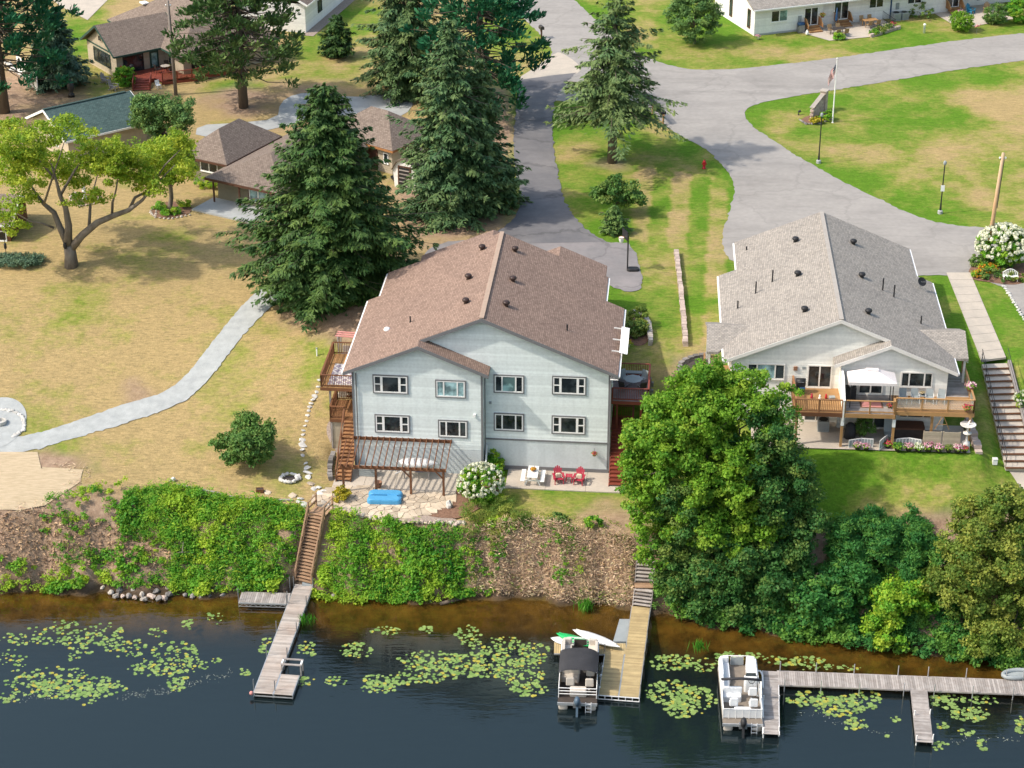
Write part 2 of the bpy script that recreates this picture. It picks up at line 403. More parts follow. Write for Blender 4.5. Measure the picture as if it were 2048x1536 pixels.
defm('black', (.018,.018,.02), (.03,.03,.032), sc=3, rough=.5)
defm('black_canvas', (.045,.045,.05), (.032,.032,.036), sc=1.2, rough=.85, bump=.3, bsc=3)
defm('brown_vent', (.055,.032,.028), (.04,.025,.02), sc=3, rough=.4)
defm('grey_plastic', (.33,.36,.37), (.27,.3,.31), sc=2, rough=.5)
defm('blue_plastic', (.10,.36,.62), (.07,.30,.55), sc=1, rough=.35)
defm('blue_dark', (.03,.09,.2), (.02,.06,.15), sc=1, rough=.4)
defm('teal_chair', (.03,.22,.36), (.02,.18,.3), sc=1, rough=.5)
defm('red_paint', (.46,.035,.07), (.38,.028,.055), sc=2, rough=.5)
defm('hydrant_red', (.5,.02,.03), (.4,.015,.02), sc=2, rough=.4)
defm('pink', (.62,.28,.25), (.55,.22,.2), sc=2, rough=.7)
defm('cushion', (.66,.58,.44), (.58,.5,.38), sc=4, rough=.9)
defm('boat_white', (.78,.78,.77), (.70,.71,.72), sc=1.2, rough=.35)
defm('boat_tan', (.60,.54,.47), (.52,.47,.41), sc=2, rough=.5)
defm('boat_floor', (.24,.20,.16), (.19,.16,.13), sc=3, rough=.9)
defm('boat_floor_dark', (.07,.055,.045), (.05,.04,.035), sc=3, rough=.9)
defm('board_green', (.02,.42,.13), (.015,.36,.1), sc=1, rough=.35)
defm('engine_blue', (.09,.13,.18), (.06,.1,.14), sc=2, rough=.3)
defm('wicker', (.36,.25,.13), (.28,.18,.09), sc=4, rough=.8)
defm('chair_grey', (.34,.37,.37), (.28,.31,.31), sc=2, rough=.7)
defm('grey_adir', (.42,.38,.34), (.35,.31,.28), sc=2, rough=.8)
defm('terracotta', (.33,.17,.10), (.25,.13,.08), sc=3, rough=.8)
defm('canopy_cloth', (.80,.74,.72), (.74,.68,.67), sc=.8, rough=.8)
defm('bronze', (.06,.05,.045), (.04,.035,.03), sc=4, rough=.5)
defm('bark', (.17,.135,.105), (.10,.08,.062), sc=2, rough=.95, bump=.6, bsc=9, stretch=(1,1,.3))
defm('bark_grey', (.25,.215,.18), (.13,.105,.085), sc=2.5, rough=.95, bump=.7, bsc=9, stretch=(1,1,.35))
defm('dead_wood', (.34,.29,.24), (.24,.2,.17), sc=3, rough=.95)
defm('flower_orange', (.62,.20,.03), (.5,.12,.03), sc=5, rough=.8)
defm('flag_red', (.50,.03,.05), (.42,.025,.04), sc=2, rough=.8)
defm('ridge_tan', (.42,.31,.24), (.35,.26,.2), sc=4, rough=.9)
defm('ridge_grey', (.40,.365,.325), (.33,.30,.27), sc=4, rough=.9)
defm('flag_blue', (.02,.035,.13), (.015,.03,.1), sc=2, rough=.8)
mt['shingle_brown'] = SHINGLE('shingle_brown', (.315,.222,.176), (.24,.165,.132), (.155,.105,.085))
mt['shingle_grey'] = SHINGLE('shingle_grey', (.36,.325,.285), (.285,.26,.235), (.19,.175,.16))
mt['shingle_green'] = SHINGLE('shingle_green', (.085,.13,.125), (.06,.10,.098), (.045,.075,.07))
mt['shingle_tan'] = SHINGLE('shingle_tan', (.25,.20,.165), (.19,.148,.125), (.11,.085,.07))
mt['glass'] = GLASS('glass'); mt['glass_teal'] = GLASS('glass_teal', (.10,.17,.17)); mt['glass_blind'] = GLASS('glass_blind', (.13,.20,.21))
# ================================================================ TERRAIN
def in_poly(px, py, poly):
    px = np.asarray(px); py = np.asarray(py); r = np.zeros(px.shape, bool); n = len(poly)
    for i in range(n):
        x0, y0 = poly[i]; x1, y1 = poly[(i+1) % n]
        c = ((y0 > py) != (y1 > py)) & (px < (x1-x0)*(py-y0)/((y1-y0) if y1 != y0 else 1e-9)+x0)
        r ^= c
    return r
def blob(px, py, cx, cy, rx, ry, soft=.5):
    d = np.hypot((px-cx)/rx, (py-cy)/ry)
    return np.clip((1+soft-d)/(2*soft), 0, 1)
def vnoise(X, Y, s, seed=0):
    # cheap smooth value noise
    r = np.random.default_rng(seed).random((64,64))
    x = X/s; y = Y/s; xi = np.floor(x).astype(int); yi = np.floor(y).astype(int)
    fx = x-xi; fy = y-yi; fx = fx*fx*(3-2*fx); fy = fy*fy*(3-2*fy)
    g = lambda a, b: r[a % 64, b % 64]
    return (g(xi,yi)*(1-fx)+g(xi+1,yi)*fx)*(1-fy)+(g(xi,yi+1)*(1-fx)+g(xi+1,yi+1)*fx)*fy
gx = np.arange(-66, 66.01, .4); gy = np.arange(96, 252.01, .4)
GX, GY = np.meshgrid(gx, gy)
GZ = hgt(GX, GY)
GZ += (vnoise(GX, GY, 3.1, 3)-.5)*.05*np.clip((GY-126)/10, 0, 1)*(GZ < 4.9)
PX, PY = Qv(GX, GY, GZ)
nx, ny = len(gx), len(gy)
verts = np.c_[GX.ravel(), GY.ravel(), GZ.ravel()]
ii, jj = np.meshgrid(np.arange(nx-1), np.arange(ny-1)); a = (jj*nx+ii).ravel()
quads = np.c_[a, a+1, a+nx+1, a+nx]
# far skirt so the ground goes on to the horizon
def np_mesh(name, v, q, mat=None, smooth=False, attrs=None):
    me = bpy.data.meshes.new(name); k = q.shape[1]
    me.vertices.add(len(v)); me.vertices.foreach_set('co', np.ascontiguousarray(v, np.float32).ravel())
    me.loops.add(q.size); me.loops.foreach_set('vertex_index', np.ascontiguousarray(q, np.int32).ravel())
    me.polygons.add(len(q)); me.polygons.foreach_set('loop_start', np.arange(0, q.size, k, dtype=np.int32))
    me.polygons.foreach_set('loop_total', np.full(len(q), k, np.int32))
    if smooth: me.polygons.foreach_set('use_smooth', np.ones(len(q), bool))
    me.update(calc_edges=True)
    for nm, (dom, val) in (attrs or {}).items():
        at = me.attributes.new(nm, 'FLOAT', dom); at.data.foreach_set('value', np.ascontiguousarray(val, np.float32).ravel())
    if mat: me.materials.append(mat)
    return me
nz = lambda s, k=1: vnoise(GX, GY, s, k)
# dryness of the lawn: 0 lush green .. 1 straw-dry
dry = np.full(GX.shape, .26)
left = np.clip((1010-PX)/90, 0, 1)
dry = np.maximum(dry*(1-left), left*.98)
for cx, cy, rx, ry, v in [(300,430,120,60,.75),(330,520,150,40,.62),(200,600,200,60,.85),(500,700,160,80,.95),(640,800,60,120,.62),(600,930,90,50,.6),(480,850,120,90,.85),
    (640,60,60,60,.15),(470,180,60,20,.25),(170,60,60,70,.02),(230,130,50,70,.45),(720,40,60,50,.05),(650,90,50,50,.2),(700,130,60,40,.7),
    (1060,90,60,50,.6),(930,440,100,50,.9),
    (1140,440,30,100,.5),(1250,350,90,60,.45),(1400,430,60,90,.5),(1330,500,60,100,.55),(1150,330,40,60,.6),(1330,620,70,70,.5),(1400,680,40,40,.85),(1290,680,40,60,.55),
    (1240,420,70,40,.4),(1330,270,40,40,.6),
    (1300,40,200,60,.25),(1500,70,120,40,.05),(1400,105,150,18,.65),(1280,70,30,60,.6),(1900,70,100,20,.55),(1700,110,150,15,.6),
    (1560,180,60,40,.2),(1600,240,100,30,.25),(1700,200,120,40,.35),(2000,200,120,60,.85),(1950,150,120,25,.4),(1720,310,120,35,.65),(1850,330,100,50,.7),(2000,390,100,50,.75),(1760,260,120,30,.3),(1850,240,100,30,.2),(1680,360,80,20,.12),(1850,430,150,14,.15),(1560,240,30,20,.7),
    (1930,640,60,110,.12),(2030,600,50,80,.3),(1850,920,220,50,.06),(1760,960,90,40,.3),(1780,1010,90,30,.75),(1830,990,80,20,.45),(1640,1000,30,40,.3),
    (1120,1010,130,28,.55),(1200,1050,80,25,.95)]:
    b = blob(PX, PY, cx, cy, rx, ry, .5); dry = dry*(1-b)+v*b
dry += (nz(7,1)-.5)*.65+(nz(2.3,2)-.5)*.5+(nz(.9,5)-.5)*.35
# mower stripes on the lawn beside the road
st = in_poly(PX, PY, [(1270,330),(1460,360),(1470,470),(1440,690),(1380,690),(1375,500),(1260,480)])
dry += st*np.where(np.sin((GX*.98-GY*.10)*1.9) > 0, .3, -.18)
dry = np.where(PX > 1090, dry-.07, dry+.03)
dry = np.clip(dry, 0, 1)
# bare soil / leaf litter
soil = np.zeros(GX.shape)
for cx, cy, rx, ry, v in [(880,440,70,50,.9),(850,400,60,60,.9),(970,330,40,120,.8),(480,200,70,30,.7),(620,190,80,25,.55),(60,190,80,60,.85),(1000,260,30,90,.8),(280,700,0.1,.1,0),
    (275,790,30,28,.75),(120,930,80,25,.8),(80,1010,160,40,.9),(200,1020,60,30,.8),(1220,1050,60,40,.75),(620,640,60,30,.6),(660,620,60,40,.85),(1225,330,40,12,.5),(810,280,50,20,.8),
    (570,330,120,60,.3),(700,620,50,60,.9),(1390,745,60,40,.5)]:
    soil = np.maximum(soil, blob(PX, PY, cx, cy, rx, ry, .5)*v)
tb = (GY-shore_y(GX))/(np.interp(GX, BTX, BTY)-shore_y(GX))
soil = np.maximum(soil, np.clip((1.03-tb)*9, 0, 1)*np.clip(tb*30+3,0,1))
soil = np.clip(soil*1.25+(nz(1.6,8)-.5)*.8*(soil > .03), 0, 1)
bed = np.clip((shore_y(GX)-GY+.1)/.3, 0, 1)
wdep = np.clip((WATER-GZ)/3.2, 0, 1)
wet = np.clip((WATER+.75-GZ)/.5, 0, 1)*.9
m, t, bs = _mat('lawn_and_soil')
def fattr(t, n): a = t.nodes.new('ShaderNodeAttribute'); a.attribute_name = n; return a.outputs['Fac']
p = pos(t)
fine = noise(t, p, 9, 5, .7); mid = noise(t, p, 1.6, 5, .65); streaky = noise(t, pos(t, (1.2,4.5,1), (0,0,.6)), 1.3, 4, .7)
dsum = N(t, 'ShaderNodeMath', operation='ADD'); t.links.new(fattr(t,'dry'), dsum.inputs[0])
ms = N(t, 'ShaderNodeMath', operation='MULTIPLY_ADD'); ms.inputs[1].default_value = .9; ms.inputs[2].default_value = -.45; t.links.new(mid, ms.inputs[0]); t.links.new(ms.outputs[0], dsum.inputs[1])
dclamp = ramp(t, dsum.outputs[0], [(.05,0),(.95,1)])
green = mixc(t, fine, (.055,.150,.012), (.145,.26,.022))
tan = mixc(t, fine, (.255,.18,.082), (.51,.385,.20))
mid_c = mixc(t, fine, (.18,.22,.04), (.29,.285,.075))
g = t.nodes.new('ShaderNodeMix'); 
lawn = mixc(t, ramp(t, dclamp, [(0,0),(.5,1)]), green, mid_c)
lawn = mixc(t, ramp(t, dclamp, [(.4,0),(.95,1)]), lawn, tan)
lawn = mixc(t, .85, lawn, mixc(t, ramp(t, streaky, [(.25,0),(.75,1)]), (.60,.62,.6), (1.36,1.33,1.26)), 'MULTIPLY')
lawn = mixc(t, .8, lawn, mixc(t, ramp(t, noise(t, p, 4.2, 5, .75), [(.28,0),(.72,1)]), (.68,.72,.7), (1.28,1.25,1.2)), 'MULTIPLY')
so_c = mixc(t, ramp(t, noise(t, p, 2.2, 6, .7), [(.3,0),(.7,1)]), (.23,.15,.10), (.42,.30,.21))
so_c = mixc(t, .6, so_c, mixc(t, fine, (.5,.5,.5), (1.5,1.5,1.5)), 'MULTIPLY')
c = mixc(t, fattr(t,'soil'), lawn, so_c)
c = mixc(t, fattr(t,'wet'), c, (.035,.026,.018))
sand = mixc(t, ramp(t, noise(t, p, .9, 6, .65), [(.33,0),(.66,1)]), (.05,.030,.009), (.165,.10,.024))
muck = mixc(t, mid, (.006,.006,.005), (.03,.022,.012))
dp = ramp(t, fattr(t,'wdep'), [(.05,0),(.36,1)])
murk = mixc(t, ramp(t, fattr(t,'wdep'), [(.5,0),(1,1)]), muck, (.02,.025,.022))
c = mixc(t, fattr(t,'bed'), c, mixc(t, dp, sand, murk))
t.links.new(c, bs.inputs['Base Color']); bs.inputs['Roughness'].default_value = .95; bs.inputs['Specular IOR Level'].default_value = .1
bumpn(t, bs, noise(t, p, 12, 5, .7), .55, .12)
mt['lawn'] = m
me = np_mesh('ground', verts, quads, m, True, {'dry':('POINT',dry),'soil':('POINT',soil),'bed':('POINT',bed),'wet':('POINT',wet),'wdep':('POINT',wdep)})
tag(link('ground', me), kind='structure')
# outer ground ring
zin = 5.0
ox = np.array([-4000,-600,-66,66,600,4000.]); oy = np.array([118,252,700,6000.])
vs = []; fs = []
def ring(x0,x1,y0,y1,z00,z10,z11,z01): 
    b = len(vs); vs.extend([(x0,y0,z00),(x1,y0,z10),(x1,y1,z11),(x0,y1,z01)]); fs.append((b,b+1,b+2,b+3))
ring(-4000,4000,252,6000,5,5,5,5); 
for sx in (-1,1):
    x0, x1 = (66,4000) if sx > 0 else (-4000,-66)
    for y0, y1, za, zb in ((117,126,-5.2,1),(126,160,1,5),(160,252,5,5),(-1500,117,-10,-5.2)): ring(x0,x1,y0,y1,za,za,zb,zb)
ring(-66,66,-1500,96,-10.4,-10.4,-10.4,-10.4)
me = np_mesh('outer_ground', np.array(vs), np.array(fs), m, False, {'dry':('POINT',np.full(len(vs),.4)),'soil':('POINT',np.zeros(len(vs))),'bed':('POINT',(np.array(vs)[:,2] < -4).astype(float)),'wdep':('POINT',(np.array(vs)[:,2] < -4).astype(float))})
tag(link('terrain', me), kind='structure')
# ---------------------------------------------------------------- water
m, t, bs = _mat('lake_water')
t.nodes.remove(bs)
lw = N(t, 'ShaderNodeLayerWeight', Blend=.5); pw5 = N(t, 'ShaderNodeMath', operation='POWER'); pw5.inputs[1].default_value = 4.0; t.links.new(lw.outputs['Facing'], pw5.inputs[0])
fr = N(t, 'ShaderNodeMath', operation='MULTIPLY_ADD'); fr.inputs[1].default_value = .95; fr.inputs[2].default_value = .055; t.links.new(pw5.outputs[0], fr.inputs[0])
gl = N(t, 'ShaderNodeBsdfGlossy', Roughness=.025); gl.inputs['Color'].default_value = (.93,1,.93,1)
trn = t.nodes.new('ShaderNodeBsdfTransparent'); trn.inputs['Color'].default_value = (.84,.77,.58,1)
mur = t.nodes.new('ShaderNodeBsdfDiffuse'); mur.inputs['Color'].default_value = (.009,.016,.019,1)
m0 = t.nodes.new('ShaderNodeMixShader'); t.links.new(fattr(t,'deep'), m0.inputs[0]); t.links.new(trn.outputs[0], m0.inputs[1]); t.links.new(mur.outputs[0], m0.inputs[2])
mx = t.nodes.new('ShaderNodeMixShader')
rp = noise(t, pos(t, (.5,2.2,1), (0,0,-.12)), 1.1, 3, .5); rp2 = noise(t, pos(t, (.6,1.8,1), (0,0,.3)), 5, 2, .5)
ad = N(t, 'ShaderNodeMath', operation='MULTIPLY_ADD'); ad.inputs[1].default_value = .12; t.links.new(rp2, ad.inputs[0]); t.links.new(rp, ad.inputs[2])
b = N(t, 'ShaderNodeBump', Strength=.10, Distance=.12); t.links.new(ad.outputs[0], b.inputs['Height'])
t.links.new(b.outputs[0], lw.inputs['Normal']); t.links.new(b.outputs[0], gl.inputs['Normal'])
t.links.new(fr.outputs[0], mx.inputs[0]); t.links.new(m0.outputs[0], mx.inputs[1]); t.links.new(gl.outputs[0], mx.inputs[2])
t.links.new(mx.outputs[0], t.nodes['Material Output'].inputs['Surface'])
wx = np.r_[[-4000,-400], np.arange(-66,66.1,1.0), [400,4000]]; wy = np.r_[[-1500,0], np.arange(90,125.1,.5)]
WX, WY = np.meshgrid(wx, wy); nwx = len(wx); ia, ja = np.meshgrid(np.arange(nwx-1), np.arange(len(wy)-1)); a_ = (ja*nwx+ia).ravel()
deep = 1-np.exp(-np.clip(np.interp(WX, SHX, SHY)-WY-3.2, 0, None)*.24)       # turbid water hides the bed away from the shore
tag(link('lake_water', np_mesh('lake_water', np.c_[WX.ravel(), WY.ravel(), np.full(WX.size, WATER)], np.c_[a_,a_+1,a_+nwx+1,a_+nwx], m, True, {'deep':('POINT',deep)})), kind='structure')
# ---------------------------------------------------------------- roads, drives, paths
def resample(pl, n):
    pl = np.array(pl, float); d = np.r_[0, np.cumsum(np.hypot(*np.diff(pl[:,:2], axis=0).T))]
    s = np.linspace(0, d[-1], n)
    return np.c_[[np.interp(s, d, pl[:,k]) for k in range(pl.shape[1])]].T
def smooth_pl(pl, it=2, closed=False):
    pl = np.array(pl, float)
    for _ in range(it):
        a = pl if not closed else np.r_[pl, pl[:1]]
        q = .75*a[:-1]+.25*a[1:]; r = .25*a[:-1]+.75*a[1:]
        o = np.empty((2*len(q), pl.shape[1])); o[0::2] = q; o[1::2] = r
        pl = o if closed else np.r_[pl[:1], o, pl[-1:]]
    return pl
def ribbon(name, lpx, rpx, mat, off=.05, n=60, mcr=6, z=None, sm=2, rag=0):
    L = np.array([(PG(*p) if z is None else P(*p, z))[:2] for p in lpx]); Rr = np.array([(PG(*p) if z is None else P(*p, z))[:2] for p in rpx])
    L = resample(smooth_pl(L, sm), n); Rr = resample(smooth_pl(Rr, sm), n)
    if rag: L += rng.normal(size=L.shape)*rag; Rr += rng.normal(size=Rr.shape)*rag*2
    tt = np.linspace(0, 1, mcr)[None,:,None]
    G = L[:,None,:]*(1-tt)+Rr[:,None,:]*tt
    Z = (hgt(G[...,0], G[...,1]) if z is None else np.full(G.shape[:2], z))+off
    v = np.c_[G.reshape(-1,2), Z.ravel()]
    a = (np.arange(n-1)[:,None]*mcr+np.arange(mcr-1)[None]).ravel()
    return tag(link(name, np_mesh(name, v, np.c_[a,a+1,a+mcr+1,a+mcr], mat, True)), kind='structure')
def flat(name, pxs, z, mat, sm=2, world=None, kind='structure', rag=0.0):
    pl = np.array(world if world is not None else [P(x,y,z)[:2] for x,y in pxs]); pl = smooth_pl(pl, sm, True) if sm else pl
    if rag:
        L_ = np.hypot(*np.diff(np.r_[pl,pl[:1]],axis=0).T).sum(); pl = resample(np.r_[pl,pl[:1]], int(L_/.45))[:-1]; pl = pl+rng.normal(size=pl.shape)*rag
    poly = [Vector((x,y,0)) for x,y in pl]
    tr = tessellate_polygon([poly])
    mb = MB()
    vs = [(p.x,p.y,z) for p in poly]
    fs = []
    for f in tr:
        a,b,c_ = [poly[i] for i in f]
        fs.append(f if (b-a).cross(c_-a).z > 0 else f[::-1])
    mb.add(vs, fs)
    o = mb.build(name, mat)
    return tag(o, kind=kind) if kind else o
ZP = 5.0
flat('road', [(1065,-30),(1125,-25),(1190,40),(1260,98),(1290,115),(1365,138),(1430,140),(1520,134),(1700,112),(1900,82),(2120,58),(2120,112),(1950,133),(1760,165),(1600,190),(1505,208),(1485,225),(1500,250),(1560,290),(1650,345),(1760,400),(1850,440),(1930,455),(2140,460),(2140,590),(2080,600),(1960,556),(1893,548),(1840,552),(1600,545),(1455,530),(1440,470),(1470,395),(1466,360),(1450,335),(1415,298),(1340,262),(1290,210),(1200,200),(1095,205),(1040,160),(1070,150),(1108,118),(1098,85),(1050,40),(1020,5)], ZP+.03, mt['asphalt'], sm=2, rag=.07)
flat('concrete_apron', [(1030,160),(1070,135),(1112,104),(1125,106),(1150,122),(1165,138),(1150,150),(1110,148),(1060,158)], ZP+.04, mt['concrete'], sm=1)
ribbon('driveway', [(1040,160),(1030,230),(1026,290),(1032,350),(1042,400),(1030,440),(985,470),(930,490)], [(1152,146),(1115,185),(1103,240),(1108,300),(1120,370),(1130,410),(1165,455),(1215,485)], mt['asphalt_dark'], z=ZP, off=.05, n=120, mcr=8, rag=.04)
flat('parking_court', [(840,520),(870,485),(960,478),(1100,465),(1180,478),(1215,484),(1268,486),(1288,575),(1260,586),(1215,570),(1190,540),(1100,500),(1010,490),(930,500),(870,560),(842,545)], ZP+.04, mt['asphalt_mid'], sm=1, rag=.06)
flat('neighbour_drive', [(395,250),(390,275),(480,268),(560,256),(640,230),(700,238),(770,250),(830,215),(815,190),(760,188),(700,195),(640,185),(590,187),(560,205),(555,238),(470,246)], ZP+.03, mt['concrete_grey'], sm=1)
ribbon('gravel_path', [(-30,880),(20,877),(75,868),(150,843),(250,808),(330,786),(370,755),(410,705),(450,652),(490,605),(515,583),(545,560)], [(-30,912),(10,910),(70,900),(150,877),(250,848),(330,820),(385,795),(430,745),(470,690),(510,645),(540,615),(580,580)], mt['gravel'], off=.04, n=110, rag=.03)
# gravel circle at the left edge
c0 = PG(-8,848); circ = [(c0.x+3.0*math.cos(a)*.72, c0.y+3.1*math.sin(a)) for a in np.linspace(0, 2*math.pi, 40, endpoint=False)]
v = np.array([(x, y, hz(x,y)+.055) for x, y in circ]+[(c0.x,c0.y,hz(c0.x,c0.y)+.055)])
tag(link('gravel_circle', np_mesh('gravel_circle', v, np.array([(i,(i+1)%40,40) for i in range(40)]), mt['gravel'])), kind='structure')
# straw erosion blanket
ribbon('straw_blanket', [(-40,905),(75,905),(82,935),(166,940)], [(-40,1025),(40,1022),(90,1012),(160,965)], mt['straw'], off=.045, n=60, mcr=12, sm=0)
# sidewalk to the right of the white house
sl_ = [P(*q, ZP) for q in [(1893,546),(1915,600),(1942,670),(1963,722)]]; sr_ = [P(*q, ZP) for q in [(1940,546),(1958,590),(1985,650),(2012,716)]]
walk = tag(MB().add([(p.x,p.y,ZP-.05) for p in sl_+sr_], [(0,1,5,4),(1,2,6,5),(2,3,7,6)]).build('sidewalk', mt['concrete']), kind='structure')
for i in range(11):
    f0, f1 = i/11+.0012, (i+1)/11-.0012
    A = [sl_[0].lerp(sl_[3], f0), sl_[0].lerp(sl_[3], f1), sr_[0].lerp(sr_[3], f1), sr_[0].lerp(sr_[3], f0)]
    MB().extr([(q.x,q.y,ZP-.1) for q in A], (0,0,.16)).build('slab', mt['concrete'], walk)
flat('side_parking', [(2008,574),(2040,620),(2070,660),(2200,660),(2200,568),(2048,566)], ZP+.05, mt['asphalt'], sm=0)
# ================================================================ BUILDING HELPERS
# a wall is (axis, coordinate, outward sign): ('v',0,-1) faces the lake, ('u',0,-1) faces left
def wp(wall, s, z, o):
    ax, c, sg = wall
    return (s, c+sg*o, z) if ax == 'v' else (c+sg*o, s, z)
def wbox(mb, wall, s0, s1, z0, z1, o0, o1):
    a, b = Vector(wp(wall,s0,z0,o0)), Vector(wp(wall,s1,z1,o1))
    return mb.box((a+b)/2, [abs(q) for q in (b-a)])
def wpart(name, m, parent, wall, s0, s1, z0, z1, o0, o1):
    a, b = Vector(wp(wall,s0,z0,o0)), Vector(wp(wall,s1,z1,o1))
    return bx(name, m, parent, (a+b)/2, [abs(q) for q in (b-a)])
def siding(parent, wall, poly, m, course=.18, name='wall', lip=.012):
    """lap siding on a convex outline poly [(s,z)...]: each course a tilted board with its own lip"""
    zs = [q[1] for q in poly]; z0, z1 = min(zs), max(zs); n = len(poly); mb = MB()
    def span(z):
        xs = []
        for i in range(n):
            (a, b), (c, d) = poly[i], poly[(i+1) % n]
            if (b-z)*(d-z) <= 0 and b != d: xs.append(a+(c-a)*(z-b)/(d-b))
            elif b == z: xs.append(a)
        return (min(xs), max(xs)) if xs else None
    z = z0
    flip = (wall[0] == 'v') == (wall[2] < 0)
    while z < z1-1e-3:
        zt = min(z+course, z1); a = span(z+1e-4); b = span(zt-1e-4)
        if a and b:
            q = [wp(wall,a[0],z,lip), wp(wall,a[1],z,lip), wp(wall,b[1],zt,0), wp(wall,b[0],zt,0), wp(wall,a[0],z,0), wp(wall,a[1],z,0)]
            f = [(0,1,2,3),(4,5,1,0)]
            mb.add(q, f if flip else [g[::-1] for g in f])
        z = zt
    return mb.build(name, m, parent)
def window(parent, wall, s0, s1, z0, z1, style='plain', trim='trim_blue', frame='white', glass='glass', tw=.075, label=None, prj=.03):
    mb = MB(); o1 = .055+prj
    if trim:
        wbox(mb,wall,s0-tw,s0,z0-tw,z1+tw,0,o1); wbox(mb,wall,s1,s1+tw,z0-tw,z1+tw,0,o1)
        wbox(mb,wall,s0,s1,z1,z1+tw,0,o1-.002); wbox(mb,wall,s0,s1,z0-tw,z0,0,o1-.002)
    else:
        wbox(mb,wall,s0,s1,z0-.05,z0,0,o1+.02)
    win = mb.build('window', mt[trim or frame], parent)
    if label: win['label'] = label
    fm = MB(); fw = .085; o2 = .045+prj; W = s1-s0
    wbox(fm,wall,s0,s0+fw,z0,z1,0,o2); wbox(fm,wall,s1-fw,s1,z0,z1,0,o2)
    wbox(fm,wall,s0+fw,s1-fw,z1-fw,z1,0,o2-.002); wbox(fm,wall,s0+fw,s1-fw,z0,z0+fw,0,o2-.002)
    cuts = {'plain':[], 'slider':[.5], 'triple':[.26,.74], 'picture':[.23,.77]}[style]
    xs = [s0+fw]
    for k in cuts:
        c = s0+k*W; wv = .05 if style != 'picture' else .085
        wbox(fm,wall,c-wv,c+wv,z0+fw,z1-fw,0,o2-.004); xs += [c-wv, c+wv]
    xs.append(s1-fw)
    panes = [(xs[2*i], xs[2*i+1], z0+fw, z1-fw) for i in range(len(xs)//2)]
    if style == 'picture':
        zm = (z0+z1)/2; out = []
        for i, q in enumerate(panes):
            if i != 1:
                wbox(fm,wall,q[0],q[1],zm-.04,zm+.04,0,o2-.006)
                out += [(q[0],q[1],q[2],zm-.04),(q[0],q[1],zm+.04,q[3])]
            else: out.append(q)
        panes = out
    fm.build('frame', mt[frame], win)
    for i, q in enumerate(panes):
        gl = glass if isinstance(glass, str) else glass[i % len(glass)]
        wpart('pane', mt[gl], win, wall, q[0], q[1], q[2], q[3], 0, .012+prj)
    return win
def railing(parent, pts, z, h=.95, wood='cedar', bal='cedar', sp=.125, post_every=1.8, cap=True, balw=.038, skirt=0.0, glass=None, name='rail'):
    pts = [Vector((p[0],p[1],0)) for p in pts]
    for a, b in zip(pts[:-1], pts[1:]):
        L = (b-a).length; d = (b-a)/L; k = max(1, round(L/post_every))
        up = lambda q, zz: (q.x, q.y, zz)
        bar('top_'+name, mt[wood], parent, up(a,z+h), up(b,z+h), .13 if cap else .09, .045)
        bar('bottom_'+name, mt[wood], parent, up(a,z+.1), up(b,z+.1), .045, .08)
        for i in range(k+1):
            q = a+d*(L*i/k); bx('post', mt[wood], parent, (q.x,q.y,z+h/2-.13), (.1,.1,h+.2), math.atan2(d.y,d.x))
        if glass:
            for i in range(k):
                q0 = a+d*(L*i/k+.06); q1 = a+d*(L*(i+1)/k-.06)
                bar('glass_panel', mt[glass], parent, up(q0,z+h/2+.05), up(q1,z+h/2+.05), .012, h-.24)
        elif bal:
            n = int(L/sp)
            for i in range(n):
                q = a+d*(L*(i+.5)/n); bx('baluster', mt[bal], parent, (q.x,q.y,z+.12+(h-.14)/2), (balw,balw,h-.14), math.atan2(d.y,d.x))
def boards(parent, x0, x1, y0, y1, z, m, w=.14, along='x', th=.04, name='deck_board', gap=.012):
    if along == 'x':
        n = max(1, round((y1-y0)/w)); s = (y1-y0)/n
        for i in range(n): bx(name, mt[m], parent, ((x0+x1)/2, y0+s*(i+.5), z-th/2), (x1-x0, s-gap, th))
    else:
        n = max(1, round((x1-x0)/w)); s = (x1-x0)/n
        for i in range(n): bx(name, mt[m], parent, (x0+s*(i+.5), (y0+y1)/2, z-th/2), (s-gap, y1-y0, th))
